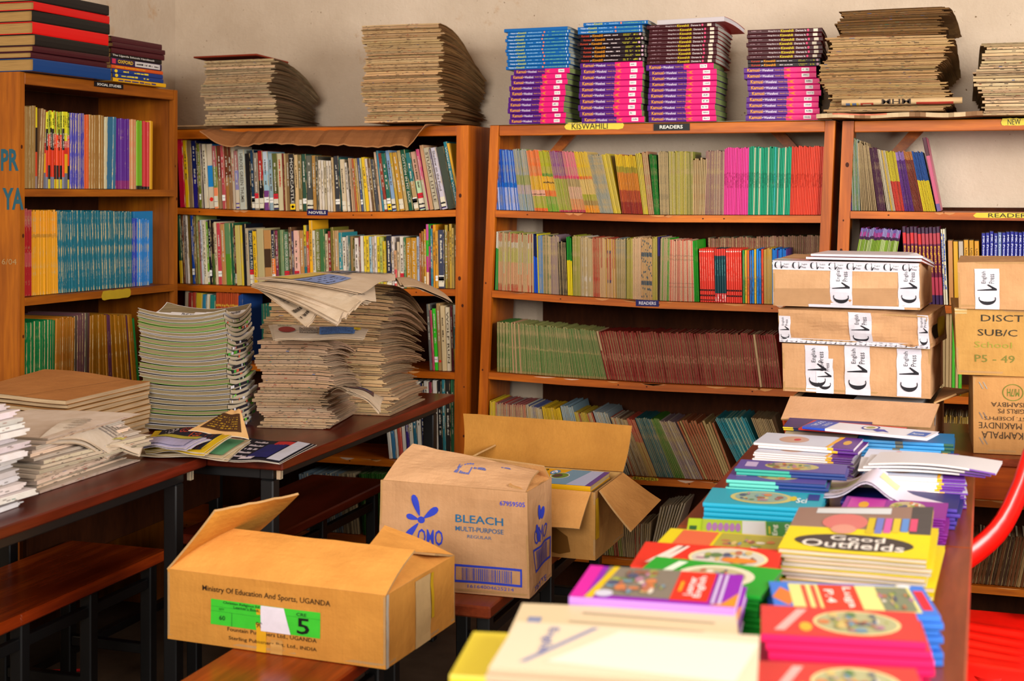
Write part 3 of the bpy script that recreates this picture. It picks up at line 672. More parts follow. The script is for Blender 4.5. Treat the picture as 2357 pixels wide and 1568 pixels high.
D1(0, 2156, 2166, 1, 318, 318, (-34, -34), [(0,.1,'5c4880'),(.1,.75,'a84864'),(.75,1,'401020')], 'tall maroon and pink book propping the row on the half empty shelf', wear=.12, name='textbook', cat='book', D=.2)
D1(1, 1950, 2044, 27, 526, 530, (32, 30), [(0,.85,'789828'),(.85,.89,'401a44'),(.89,.95,'a04088'),(.95,1,'7058a0')], 'slim purple topped green reader leaning over above the taped carton', wear=.08, alt=(.3, [[(0,.85,'a0b070'),(.85,.89,'401a44'),(.89,1,'8880b0')]]))
for i_ in range(10):
    D1(1, 2084+i_*8.7, 2092.3+i_*8.7, 1, 523+i_*.4, 523, (-8, -8), [(0,.12,'38244c'),(.12,.35,'a03448'),(.35,.78,'5c1834'),(.78,.92,'b82426' if i_ in (0, 2, 4) else '9c3440'),(.92,1,'341a34')], 'maroon course book with yellow lettering and a red band, %s from the purple topped readers' % ORD[i_], group='maroon course books', name='course_book', cat='book', wear=.1, marks=lambda rnd, i: [('text', .75, .40, 'English for', 'd8a418', .6)], jc=.02)
D1(1, 2172, 2182, 2, 528, 528, (-8, -8), [(0,1,'c0bca8')], 'cream course book speckled with blue beside the maroon ones', name='course_book', cat='book', wear=.25, marks=lambda rnd, i: [('line', .95, .2, '20449c', .7)])
for i_, h_ in enumerate(('a87440', 'b8881c', '9c9080', 'b8841c', 'b8841c', 'b07c20')):
    D1(1, 2184+i_*12.2, 2195.4+i_*12.2, 1, 555, 555, (-4, -2), [(0,1,h_)], '%s thick course book, %s after the cream blue speckled ones' % (cname(h_), ORD[i_]), name='course_book', cat='book', wear=.24, marks=(lambda rnd, i: [('text', .88, .25, 'UGANDA PRIMARY', '281c0c', .4)]) if i_ > 2 else None, group='thick amber course books')
for i_ in range(12):
    D1(1, 2259+i_*9.4, 2268+i_*9.4, 1, 536, 536, (0, 0), [(0,1,'20247c' if i_ != 4 else '5c6c94')], 'navy course book with white spine lettering, %s beyond the amber ones' % ORD[i_], name='course_book', cat='book', wear=.12, group='navy course books', marks=lambda rnd, i: [('text', .96, .25, 'MK Primary English Pupil', 'c8ccdc', .62)], jc=.05)
D1(2, 2160, 2212, 7, 722, 724, (2, 2), [(0,1,'a08860')], 'pale brown book standing in the gap between the two carton stacks', name='course_book', cat='book', wear=.3, alt=(.2, ['40a028']))
D1(3, 2150, 2226, 16, 958, 962, (2, 2), [(0,1,'806428')], 'dim yellow booklet on the low shelf seen between the cartons', name='shelf_booklet', wear=.3, alt=(.3, ['3c2c14']))
D1(4, 2215, 2400, 22, 1236, 1240, (22, 22), [(0,1,'5c3418')], 'dark brown booklet leaning on the lowest shelf behind the red chair', name='shelf_booklet', wear=.32, alt=(.3, ['84643c', '3c2414']))
# ---- corner bookcase of novels
s1 = '82 a8102c 55 R; 55 d4ac04 90; 62 80684a 95 n; 74 241c70/141c50 100; 24 584c2c 130; 34 68741c 150 w; 20 94887c 140; 20 382844 150; 58 c0b49c 150; 86 b8a890/1c74b0/b8a890 150 nd; 62 d87c50/6c7838/9c4c50 175 l; 63 907050/6c2c1c 170; 52 a84448 170 w; 56 986430/603018 175; 48 805c3c/602818 175; 48 b8a48c 180 R; 60 b8a890/7c749c/98605c 250 p; 95 a4a496 230 :HEROES GREEN THUMB; 78 141010 290 n; 52 1c344c 240 lw; 65 807060 280 rl; 70 100c0c/981c1c 250 l; 76 6c3870/8cacb8/b0b8c0 260 w; 62 84989f 290 w; 76 44441f/585c2c 290 rlp; 75 bcae8a 290 R; 28 701818 290 n; 23 a88c60 290; 48 7c603c 290; 84 242020 300 y:MOORCASTLE; 55 c0a070 310; 48 70603a 310 l; 62 2a4838 300 w; 95 44443f/5c5c50 320 lp; 53 a07438 320; 36 4c483c 330; 42 c8b8a4 390; 38 ccc0b0 395;' \
     '45 b8a888 400; 43 c4b8a8 400; 40 c8bcac 400; 30 b8986c 350; 80 343438 330 w; 30 1f5250 350 n; 68 c4b090 380 l; 48 c8bcb0 430 l; 30 241c14 400; 21 b09074 360; 24 b89878; 38 a85434 370; 23 c89c38 370; 29 a08458 365; 43 3c4a70 360 w; 26 b8b884 360; 58 d4ac1c 350; 40 c0b0a4 370; 48 60442a 370 W; 58 444448 380; 40 bc9c80 270; 32 2c7488 250 n; 53 8c3024 290 l; 70 1d6050 290 wy; 67 7894b4 250 lp; 42 b08c20 280; 78 b0802a 280 l; 55 a88c54 250 W; 75 144c34 240 :COTTON IN MY SACK; 80 a08458/1f6464 285 lw; 100 a8c098/b88c74 270 rlp; 48 a89c80/b83c68 230; 65 b08460 170 n; 92 a89c84 210 :STUART LITTLE; 35 7c7080 230; 85 b4acb8 210 lp:Shadow on the Pond; 125 384034 200 n; 62 186c78 120 :Wizards and Wishes; 40 c09024/d09824 140 n'
s1 = s1.replace('24 b89878;', '24 b89878 365;')
sequence(cB, 0, 413, 310, 6.547, 480, s1, lambda x: (-8 + x*.012) if x < 330 else (-4 - (x-330)*.085), 'the top novels shelf', x_end=1064)
s2 = '45 c09818/143c28/143c28 110 n; 25 5c2c18 90; 38 c8bcb0 105; 32 ccc0b4 110; 50 6c541f 95 n; 40 143c88 110 w; 26 5c4c24 120; 36 888c48 110; 36 d08070 205; 34 b4b8c0 180; 44 c8bca0 185 :KNOCK A KEY AND; 36 6c9c28 210 l; 42 12121c 180 w; 44 40501f/281a14 230 n; 42 c8b494 210; 60 b83c44 225 w; 60 b07c48 240; 82 4c7c24/587c50 225 n; 40 1f4c34 230 n; 30 6c2c24 300 l; 72 b0a058 260 n; 26 c0a424 260 n; 50 14141c 240 n; 40 a09078 305; 68 1c3444 340 rl:FIGHT LIKE A PRO; 58 d0a414 350 :A Long Way; 100 a8986c 310 n; 110 a87844/402c1c/a87844 335 n; 52 d87028/1c1c30 340 w:Drummond; 44 7c3048 340; 40 44582c 330 n; 46 6c8058 330 n; 80 4c6c4c 360 rl:NO HEAD FOR SOCCER; 40 60402a 290; 34 4c3c54 350; 78 d0a090 340 rl; 56 a87840 340; 44 246068/8c8c7c/c0a824 260 lw; 42 b84428 350; 50 d89c1c 185 l; 40 c0b8a4 340; 76 6c7034 320 l:KING ALFRED THE GREAT; 66 386438 320 n;' \
     '42 b8a484 390; 48 8c2c2c 350; 38 686024 290 n; 20 b09058 340; 58 a07c58 340 W; 48 b8a484/2c7c84/2c7c84 370; 60 ccc0b0 440 d; 36 c4c0b8 420; 24 38605c 420; 40 84683c 430 n; 32 5c5424 480; 58 c8bcb4 450; 22 6c1c2c 430; 54 ccc4b8 420 n; 32 d0b414 420; 48 ccac20 420 y; 40 88a8b4 430; 30 b8a494 430; 36 c8bcb4 420; 48 d4bc1c 430; 44 a0a850 440; 42 bca018 500; 80 1c1f34 420 l; 42 c4b8b0 430; 40 c4444c/b4845c 640 w; 44 b8a488 510; 62 ccc0b0 430 r; 30 3c6c44 440; 72 a8741c 450 :The novels by; 84 b07c20 450 :Four plays of our time; 40 98a0b4 430; 30 984c2c 380; 32 8c5c20 350; 30 b88420 320 l; 40 d8b088/b0307c/28a028/b8488c 245 n; 34 6c1838/b8407c/1f8c28 260 n; 32 206c80 310; 40 d88c18 250; 44 c0882c 340 w; 88 34384c 330 lw; 48 9c8430 255 :ANCHOR; 26 7c541c 350 n; 42 b89438 240; 36 bca058 300; 30 5c4c24 250; 32 b8a078 240 ; 30 2c9028/7c2060/b89878 230; 34 c8a81c 230 '
sequence(cB, 1, 414, 480, 6.547, 660, s2, lambda x: -7 + x*.009 if x < 560 else -2, 'the second novels shelf', x_end=1066)
def B3(k_, x0, x1, n, y0, y1, dx, bands, lab, **k):
    k.setdefault('name', 'paperback'); k.setdefault('cat', 'book'); run(cB, k_, x0, x1, n, y0, y1, dx, bands, lab, **k)
for i_, (h_, w_) in enumerate((('b0a088', 8), ('8c2420', 9), ('a83c28', 8), ('b89820', 14), ('28708c', 9), ('c0b8a0', 7), ('1f6c64', 12))):
    x_ = 422 + sum((8, 9, 8, 14, 9, 7, 12)[:i_])*1.04
    B3(2, x_, x_+w_, 1, 672+i_*3, 672, (3, 3), [(0,1,h_)], '%s paperback on the third shelf above the white magazine stack, %s from the corner' % (cname(h_), ORD[i_]), wear=.3)
B3(2, 494, 546, 11, 674, 676, (2, 2), [(0,1,'a84420')], 'rust orange paperback with gold bands on the third novels shelf', wear=.2, marks=patchmarks(.80, .83, 'c89430'))
B3(2, 547, 556, 3, 680, 680, (1, 1), [(0,1,'20407c')], 'dark blue paperback after the rust orange ones', wear=.2)
B3(2, 602, 646, 7, 702, 704, (-2, -2), [(0,1,'1c5444')], 'bottle green paperback behind the loose newspapers', wear=.3)
s3 = '24 5c5c58 760; 16 a03450 800 n; 30 34b824 790 w; 30 98784c 755 d; 34 c0a880 770; 34 c8b89c 780 :WOLF RUN; 18 5c1c28 770; 26 a8a444/3c8484/a8b0a0 765; 26 c02038 790 w; 18 c89c28 780'
sequence(cB, 2, 987, 440, 2.904, 858, s3, lambda x: -8 + x*.07, 'the third novels shelf', x_end=1065)
s4 = '20 c0b8ac 60; 24 34688c 64; 18 c8c0b4 58; 22 b04438 66; 26 ccc4b8 50; 20 38286c 70; 24 bcb4a4 48; 24 245c70 52; 30 c8c0b0 44; 22 1c2444 55; 26 b8b0a4 40; 22 7c2c3c 48; 28 c4bcb0 36; 26 1c1c20 40; 20 2c6c74 30; 30 282420 30; 24 38704c 30; 26 a8a490 32; 20 c4bcac 34'
sequence(cB, 3, 895, 865, 2.904, 1060, s4, lambda x: -16 + x*.1, 'the low novels shelf beyond the desk end', x_end=1064)
B3(4, 700, 790, 17, 1092, 1092, (-14, -12), [(0,1,'5c6c78')], 'slate blue book on the floor level shelf seen under the desk bench', wear=.3, alt=(.3, ['44505c', '8c8c84']))
B3(4, 790, 826, 6, 1092, 1092, (-12, -12), [(0,1,'8c7c60')], 'dull cream book on the floor level shelf beside slate blue ones', wear=.3)
B3(4, 834, 890, 10, 1092, 1092, (-10, -10), [(0,1,'28501c')], 'dark green book on the floor level shelf seen under the desk bench', wear=.2)
# ---- side bookcase
def A1(k_, x0, x1, n, y0, y1, dx, bands, lab, **k):
    k.setdefault('name', 'textbook'); k.setdefault('cat', 'book'); k.setdefault('D', .2); k.setdefault('d', .03); run(cA, k_, x0, x1, n, y0, y1, dx, bands, lab, **k)
WH = 'on the top shelf under the social studies sign'
A1(0, 49, 83, 5, 243, 247, (1, 1), [(0,1,'8c6c3c')], 'brown textbook at the near end of the social studies shelf', wear=.35)
A1(0, 83, 88, 1, 250, 250, (0, 0), [(0,.15,'806c68'),(.15,.45,'b83c20'),(.45,.75,'1c1410'),(.75,1,'c8b41c')], 'yellow headed textbook wedged between brown ones on the social studies shelf', wear=.15)
A1(0, 89, 101, 2, 252, 254, (8, 6), [(0,1,'84603c')], 'tilted brown textbook on the social studies shelf', wear=.35)
A1(0, 102, 163, 13, 256, 261, (1, 0), [(0,.15,'707080'),(.15,.5,'c03018'),(.5,.78,'1c1412'),(.78,1,'c8c01f')], 'yellow, black and red textbook on the social studies shelf', wear=.12, alt=(.35, [[(0,.2,'60606c'),(.2,.45,'c89414'),(.45,.62,'c0281c'),(.62,1,'c4bc1c')], [(0,.12,'b8a81c'),(.12,.3,'1c1614'),(.3,.7,'c83c18'),(.7,1,'8c9424')]]), marks=lambda rnd, i: [('line', .95, .8, '2a2810', .5), ('line', .72, .53, 'c8b8a8', .5)])
A1(0, 163, 196, 9, 262, 264, (1, 0), [(0,1,'403c94')], 'indigo textbook on the social studies shelf', wear=.33)
A1(0, 196, 206, 2, 266, 266, (0, 0), [(0,1,'b84c1c')], 'burnt orange textbook beside the indigo ones', wear=.15)
A1(0, 206, 240, 6, 265, 267, (1, 0), [(0,1,'8c6430')], 'plain brown textbook in the middle of the social studies shelf', wear=.33)
A1(0, 240, 266, 4, 270, 272, (2, 2), [(0,1,'b8b094')], 'white spined textbook with blue edges on the social studies shelf', wear=.3, alt=(.3, ['30607c']))
A1(0, 266, 300, 8, 275, 276, (0, 0), [(0,.12,'782060'),(.12,1,'50207c')], 'purple textbook on the social studies shelf', wear=.2, jc=.04)
A1(0, 300, 315, 4, 277, 277, (0, 0), [(0,1,'b87c54')], 'peach coloured textbook between purple and lime green ones', wear=.33)
A1(0, 315, 329, 4, 279, 279, (0, 0), [(0,.05,'1c1c14'),(.05,1,'689c1c')], 'lime green textbook on the social studies shelf', wear=.1)
A1(0, 329, 345, 4, 280, 280, (0, 0), [(0,.04,'1c1414'),(.04,1,'b42c30')], 'raspberry red textbook on the social studies shelf', wear=.14)
A1(0, 345, 353, 2, 281, 281, (1, 1), [(0,1,'c08c1c')], 'amber textbook ending the social studies row', wear=.14)
A1(1, 45, 74, 12, 483, 483, (0, 0), [(0,.34,'9c2024'),(.34,.5,'a84444'),(.5,.8,'a02024'),(.8,1,'a44848')], 'thin crimson workbook on the second shelf of the side bookcase', wear=.24, name='workbook')
A1(1, 75, 136, 16, 486, 486, (0, -3), [(0,.68,'cc8c18'),(.68,.72,'b07820'),(.72,1,'d08818')], 'orange yellow workbook on the second shelf of the side bookcase', wear=.22, name='workbook')
A1(1, 136, 305, 41, 487, 488, (-3, 0), [(0,1,'125c6c')], 'teal workbook in the long row of the side bookcase', wear=.28, name='workbook', jc=.09)
A1(1, 306, 318, 3, 503, 504, (0, 0), [(0,1,'243c9c')], 'royal blue workbook just after the teal row', wear=.3, name='workbook')
A1(1, 318, 345, 7, 504, 505, (0, 0), [(0,1,'2470b4')], 'sky blue workbook at the end of the teal row', wear=.3, name='workbook')
A1(2, 42, 128, 14, 744, 738, (0, 2), [(0,1,'0e6c38')], 'bright green workbook on the lowest seen shelf of the side bookcase', wear=.36, name='workbook')
A1(2, 128, 171, 9, 735, 731, (3, 3), [(0,1,'a4661a')], 'ochre workbook between the green and the mauve ones', wear=.25, name='workbook')
A1(2, 171, 207, 6, 729, 722, (2, 2), [(0,1,'644044')], 'mauve brown workbook among the ochre ones', wear=.28, name='workbook', alt=(.3, ['54483c']))
A1(2, 207, 318, 21, 727, 727, (3, -14), [(0,1,'94600f')], 'ochre workbook leaning behind the white magazine stack', wear=.22, name='workbook', alt=(.06, ['5c3048']))
A1(3, 296, 330, 1, 945, 945, (0, 0), [(0,1,'18187c')], 'navy blue box file on the low shelf behind the brown folders', wear=.02, name='box_file', cat='box file')
A1(2, 322, 366, 10, 699, 697, (0, 0), [(0,1,'343c94')], 'indigo booklet in the row behind the ochre workbooks', wear=.25, name='workbook', d=.16, D=.11)
mb = MB(); (a_, z_), (b_, _z) = cA.px(308, 487, .085), cA.px(364, 487, .085); z0_ = cA.level(1, b_)+.001
mb.cbox((a_, .085, z0_), (b_, .094, z_), '1f70a4', 'printed_sheet', .001); mb.add([(a_+.008, .0846, z0_+.02), (a_+.04, .0846, z0_+.02), (a_+.04, .0846, z0_+.045), (a_+.008, .0846, z0_+.045)], 'c8ccc8', 'ink', 0)
for q_ in range(6): mb.add([(a_+.012+q_*.004, .0843, z0_+.024), (a_+.014+q_*.004, .0843, z0_+.024), (a_+.014+q_*.004, .0843, z0_+.041), (a_+.012+q_*.004, .0843, z0_+.041)], '20242c', 'ink', 0)
o = mb.build('workbook', M=cA.M); tag(o, 'blue workbook standing face out at the back of the second side shelf', 'book')
mb = MB(); mb.cbox((-.003, 0, 0), (.003, .20, .20), 'c04414', 'printed_sheet', .001); text(mb, 'SKITTLES', lambda u, v: (.0036, .04+u*.12, .135+v*.022), 'd8c8b8'); mb.box((.0032, .012, .13), (.0037, .034, .165), 'c8a088', 'ink')
p_ = on(1, 4.42, 1806, 1000); mb.build('story_book', M=T((p_.x+.03, 4.435, cC.level(3, p_.x)+.002)) @ RZ(-38) @ RY(-16)); tag(bpy.data.objects['story_book'], 'orange covered book turned towards the room beside the lowest carton', 'book')
A1(2, 319, 325, 1, 735, 735, (-14, -14), [(0,1,'1f7c38')], 'green workbook ending the ochre row behind the magazines', wear=.2, name='workbook')
# ------------------------------------------------------------------ lying books
def lying(L, D, t, cover, page='c8b89a', spine_marks=None, cover_art=None, name='book', label='', cat='book', group=None, M=None, hard=False, bands=None, wear=.1, droop=0.0, side_page=None, curl=0.0, spine=True, parts=True, wave=None, mat='printed_sheet'):
    """x along the spine from 0, y depth from the spine (y=0 faces out), z up. droop: sag of the back edge; wave: f(x01,y01)->dz"""
    root = empty(name, M, label, cat, group) if parts else None
    cv = lin(cover) if isinstance(cover, str) else cover
    th = .0022 if hard else .0006
    def dz(u, v):
        r = -droop*v*v + curl*(max(0, v-.4))**2
        if wave: r += wave(u, v)
        return r
    nx = 12 if wave else 4; ny = 8 if (droop or curl or wave) else 1
    mb = MB()
    e = .003 if hard else 0
    for z in (0.0, t-th):
        for zz in (z, z+th):
            mb.grid(lambda u, v: (-e+u*(L+2*e), v*D, zz+dz(u, v)), nx, ny, cv[:3], mat, wear)
        mb.grid(lambda u, v: (-e+u*(L+2*e), D, z+th*v+dz(u, 1)), nx, 1, cv[:3], mat, wear)
        for x in (0, 1): mb.grid(lambda u, v: (-e+x*(L+2*e), u*D, z+th*v+dz(x, u)), ny, 1, cv[:3], mat, wear)
    if spine:
        bs = bands or [(0, 1, cover)]
        prof = [(0.0, 0.0), (-.0012, t*.12), (-.0016, t*.5), (-.0012, t*.88), (0.0, t)]
        for (a, b, c) in bs:
            for (p, q) in zip(prof, prof[1:]):
                n = max(1, int(round((b-a)*nx)))
                mb.grid(lambda u, v: (-e+(a+(b-a)*u)*(L+2*e), p[0]+(q[0]-p[0])*v, p[1]+(q[1]-p[1])*v+dz(a+(b-a)*u, 0)), n, 1, c, 'lying_spine', wear)
    if spine_marks: spine_marks(mb, L, t)
    if cover_art: cover_art(mb, L, D, t+.0004)
    o = mb.build('cover', root) if parts else None
    pb = MB() if parts else mb
    i = .002; c = page if isinstance(page, str) else page
    for z in (th, t-th): pb.grid(lambda u, v: (i+u*(L-2*i), .001+v*(D-i-.001), z+dz(u, v)), nx, ny, c, 'leaf_edges', 0)
    pb.grid(lambda u, v: (i+u*(L-2*i), D-i, th+(t-2*th)*v+dz(u, 1)), nx, 1, side_page or c, 'leaf_edges', 0)
    if not spine: pb.grid(lambda u, v: (i+u*(L-2*i), .0012, th+(t-2*th)*v+dz(u, 0)), nx, 1, c, 'leaf_edges', 0)
    for x in (i, L-i): pb.grid(lambda u, v: (x, .001+u*(D-i-.001), th+(t-2*th)*v+dz(x/L, u)), ny, 1, side_page or c, 'leaf_edges', 0)
    if parts: pb.build('page_block', root); return root
    o = mb.build(name, M=M); return tag(o, label, cat, group)
def sp_text(items):
    """items: (u0, u1, v0, v1, text|None, colour)"""
    def f(mb, L, t):
        for (u0, u1, v0, v1, s_, c) in items:
            fn = quadfn((u0*L, -.0019, v0*t), ((u1-u0)*L, 0, 0), (0, 0, (v1-v0)*t))
            if s_ is None: scribble(mb, fn, c, 7, .85)
            elif s_ == '#': mb.add([fn(0, 0), fn(1, 0), fn(1, 1), fn(0, 1)], c, 'ink', 0)
            elif s_ == 'o': disc(mb, fn, c, 12)
            elif s_[0] == '>': mb.add([fn(0, .5), fn(1, .9), fn(.7, .5), fn(1, .1)], c, 'ink', 0)
            else: text(mb, s_, fn, c)
    return f
KAMUSI = dict(cover='4a1870', page='8a9468', side_page='7c8a54', bands=[(0, .56, '4c1470'), (.56, 1, 'd4146c')], wear=.05,
    spine_marks=sp_text([(.54, .66, .1, .9, '>', 'd87828'), (.50, .62, .35, .65, '>', 'b84890'), (.05, .22, .28, .86, 'Kamusi', 'e8a018'), (.225, .25, .38, .6, 'ya', 'd8c8d8'), (.255, .41, .3, .72, 'Wanafunzi', 'ded0e0'), (.435, .60, .36, .6, 'Kiswahili - Kiingereza', 'dc9c18'), (.80, .905, .2, .82, '#', 'ded8d8'), (.815, .89, .4, .68, None, '807880')]))
NAHUA = dict(cover='0d64a8', page='9a9c90', bands=[(0, 1, '0b5ca0')], wear=.04, spine_marks=sp_text([(.05, .165, .36, .78, 'Hatua za', 'cfdce8'), (.17, .30, .3, .86, 'Kiswahili', 'c8cc2c'), (.33, .55, .4, .7, None, '88b4d4'), (.575, .605, .25, .85, 'o', 'd87858'), (.62, .94, .4, .66, None, '6aa878'), (.955, .965, .2, .8, '#', 'd0dce8')]))
KURUNZI = dict(cover='1a0c18', page='8c8478', bands=[(0, 1, '1c0c14')], wear=.04, spine_marks=sp_text([(.05, .17, .3, .8, 'Kurunzi', 'c83c18'), (.185, .215, .25, .6, 'ya', 'd0c0c0'), (.225, .385, .22, .86, 'Kiswahili', 'e09010'), (.40, .62, .35, .65, None, 'c8b8b8'), (.70, .82, .55, .75, None, 'a8a020'), (.70, .80, .25, .45, None, 'a8a020'), (.86, .93, .25, .75, None, 'a8a020'), (.945, .98, .2, .8, 'o', 'c8a0b0')]))
MSINGI = dict(cover='a01418', page='8c8880', side_page='a8a49c', bands=[(0, 1, '3a0c14')], wear=.05, spine_marks=sp_text([(.05, .12, .5, .75, None, 'a08088'), (.14, .19, .55, .72, None, 'a08088'), (.28, .44, .28, .72, 'Msingi Bora wa', 'c8b8b8'), (.45, .62, .22, .86, 'Kiswahili', 'd8c018'), (.65, .79, .28, .76, 'Darasa la', 'd4c8c8'), (.80, .83, .2, .85, 'o', 'd04870'), (.885, .945, .15, .85, '#', 'cfc4b0')]))
def pile(base, specs, yaw=0, zf=None, tilt=0.0):
    """specs: list of dicts bottom to top with L D t and dx dy rot; returns the height"""
    z = 0.0
    for s_ in specs:
        k = dict(s_); dx, dy, ro = k.pop('dx', 0), k.pop('dy', 0), k.pop('rot', 0); lift = k.pop('lift', 0)
        z += lift
        M = T(base) @ RZ(yaw) @ T((dx, dy, z)) @ RZ(ro)
        lying(M=M, **k)
        z += k['t'] + .0007
    return z
rs = random.Random(21)
def top_stack(px0, px1, py_base, yaw, rows, where):
    """rows: (kind, n, thickness, label phrase, name) bottom to top"""
    p0 = on(1, 4.402, px0, py_base); p1 = on(1, 4.402, px1, py_base)
    W = (p1.x - p0.x)/math.cos(math.radians(yaw)); base = (p0.x, 4.402, TOPZ+.0012)
    sp = []
    for kind, n, t, lab, nm, grp, ww, dd in rows:
        for i in range(n):
            k = dict(kind); k.update(L=W*ww, D=dd, t=t*rs.uniform(.95, 1.05), dx=rs.uniform(-.006, .006)+(1-ww)*W*.3, dy=rs.uniform(-.001, .006), rot=rs.uniform(-1.2, 1.2), name=nm, group=grp, droop=.004 if nm == 'dictionary' else .012)
            pos = 'lowest' if i == 0 else ('topmost' if i == n-1 else '%s from bottom' % ORD[i])
            k['label'] = '%s, %s in %s' % (lab, pos, where) if n > 1 else '%s in %s' % (lab, where)
            sp.append(k)
    return base, sp, W
DL, NL, KL, ML = 'purple and pink dictionary', 'blue Swahili textbook', 'black Swahili textbook', 'maroon Swahili textbook'
b, sp, W = top_stack(1170, 1303, 281, -6, [(KAMUSI, 10, .0173, DL, 'dictionary', 'purple dictionaries on the long bookcase', 1, .14), (NAHUA, 12, .0106, NL, 'swahili_textbook', 'blue textbooks on the long bookcase', 1.12, .17)], 'the pile topped all in blue')
for q, s_ in enumerate(sp[:10]): s_['dx'] += q*.001
sp[-1]['rot'] = 2; sp[-1]['dx'] -= .012; sp[-1]['spine_marks'] = None
sp[9]['dx'] += .015; pile(b, sp, -6)
b, sp, W = top_stack(1334, 1480, 281, -3.5, [(KAMUSI, 10, .0185, DL, 'dictionary', 'purple dictionaries on the long bookcase', 1, .15), (KURUNZI, 7, .0125, KL, 'swahili_textbook', 'black textbooks on the long bookcase', 1.03, .17), (NAHUA, 3, .0115, NL, 'swahili_textbook', 'blue textbooks on the long bookcase', 1.03, .17)], 'the pile topped blue over black')
sp[-1]['dx'] += .012; pile(b, sp, -3.5)
b, sp, W = top_stack(1491, 1648, 281, -3, [(KAMUSI, 10, .0178, DL, 'dictionary', 'purple dictionaries on the long bookcase', 1, .15), (MSINGI, 10, .0118, ML, 'swahili_textbook', 'maroon textbooks on the long bookcase', 1.02, .19)], 'the tallest pile under a white book')
sp.append(dict(cover='b01c18', page='c4c0c4', bands=[(0, 1, 'c0b8bc')], L=W*1.02, D=.2, t=.015, dx=.03, dy=.004, rot=-6, name='swahili_textbook', label='red backed textbook with a white spine lying askew on the tallest pile', droop=.02, wear=.02))
pile(b, sp, -3)
b, sp, W = top_stack(1720, 1886, 279, 2.0, [(KAMUSI, 9, .0175, DL, 'dictionary', 'purple dictionaries on the long bookcase', 1, .15), (KURUNZI, 2, .012, KL, 'swahili_textbook', 'black textbooks on the long bookcase', 1.0, .18), (MSINGI, 7, .0125, ML, 'swahili_textbook', 'maroon textbooks on the long bookcase', 1.03, .18)], 'the pile by the brown newspapers')
sp[8]['dx'] -= .016; sp[7]['dx'] -= .006; pile(b, sp, 2)
# ---- bound volumes on the side bookcase (spines towards the aisle)
def vol(base, items):
    z = 0
    for (L, D, t, c, dx, dy, ro, lab, kw) in items:
        M = T((base[0], base[1], base[2]+z)) @ RZ(90) @ T((dx, dy, 0)) @ RZ(ro)
        k = dict(page='a07c48', hard=True, wear=.06, name='bound_volume', cat='book'); k.update(kw)
        lying(L, D, t, c, label=lab, M=M, **k); z += t+.0008
AT = 1.7365
vol((-2.553, 3.375, AT), [
 (.37, .27, .036, '0c3468', .0, .0, 0, 'thick blue bound volume at the foot of the pile on the side bookcase', {}),
 (.365, .27, .017, '3c1018', -.005, .004, .5, 'maroon bound volume lying directly on the blue one', {}),
 (.365, .27, .017, '3a0e16', -.005, -.002, 0, 'maroon bound volume under the lower black one', {}),
 (.36, .265, .032, '14100f', .003, -.004, 1, 'lower thick black bound volume on the side bookcase', {}),
 (.36, .27, .034, 'c00c0c', .0, .002, 0, 'thick red bound volume between the two black ones', {}),
 (.365, .27, .032, '12100f', .0, .004, -.5, 'upper thick black bound volume on the side bookcase', {}),
 (.365, .27, .024, 'b80c0c', .002, .0, .5, 'uppermost red bound volume of the pile on the side bookcase', {}),
 (.36, .26, .03, '141010', .0, .0, 0, 'topmost black bound volume on the side bookcase', {})])
vol((-2.565, 3.775, AT), [
 (.30, .2, .012, 'c89410', .0, 0, 0, 'yellow directory at the foot of the small pile on the side bookcase', dict(hard=False, spine_marks=sp_text([(.1, .8, .2, .7, None, '302c60')]))),
 (.285, .2, .013, '18306c', .0, 0, 0, 'blue and yellow directory, lower of two in the small pile', dict(hard=False, spine_marks=sp_text([(.04, .1, .1, .9, 'o', 'd0b020'), (.16, .7, .3, .75, None, 'd0b828')]))),
 (.285, .2, .013, '18306c', -.003, 0, 0, 'blue and yellow directory, upper of two in the small pile', dict(hard=False, spine_marks=sp_text([(.04, .1, .1, .9, 'o', 'd0b020'), (.16, .7, .3, .75, None, 'd0b828')]))),
 (.29, .2, .011, 'b84818', -.008, 0, 0, 'orange telephone directory in the small pile', dict(hard=False, spine_marks=sp_text([(.08, .65, .3, .75, 'UGANDA TELEPHONE DIRECTORY', 'd8a818')]))),
 (.285, .2, .021, '281838', -.01, 0, 0, 'dark purple dictionary with a white panel in the small pile', dict(hard=False, spine_marks=sp_text([(.02, .09, .15, .85, '#', 'b02848'), (.13, .42, .28, .78, 'OXFORD', 'd8b020'), (.46, .96, .12, .88, '#', 'b8b0ac'), (.49, .7, .35, .65, None, 'c86818'), (.73, .93, .35, .65, None, '605868')]))),
 (.285, .2, .013, '141010', -.01, 0, 0, 'black schools handbook with white lettering in the small pile', dict(hard=False, spine_marks=sp_text([(.03, .85, .25, .8, 'The Uganda Schools Handbook', 'c8c0b8')]))),
 (.285, .2, .017, '401018', .0, .003, -1, 'lowest of three maroon volumes on the schools handbook', {}),
 (.29, .2, .015, '3c1018', -.004, -.004, 0, 'middle one of three maroon volumes on the schools handbook', {}),
 (.285, .2, .018, '3e1018', -.004, 0, 1, 'topmost of three maroon volumes on the schools handbook', {})])
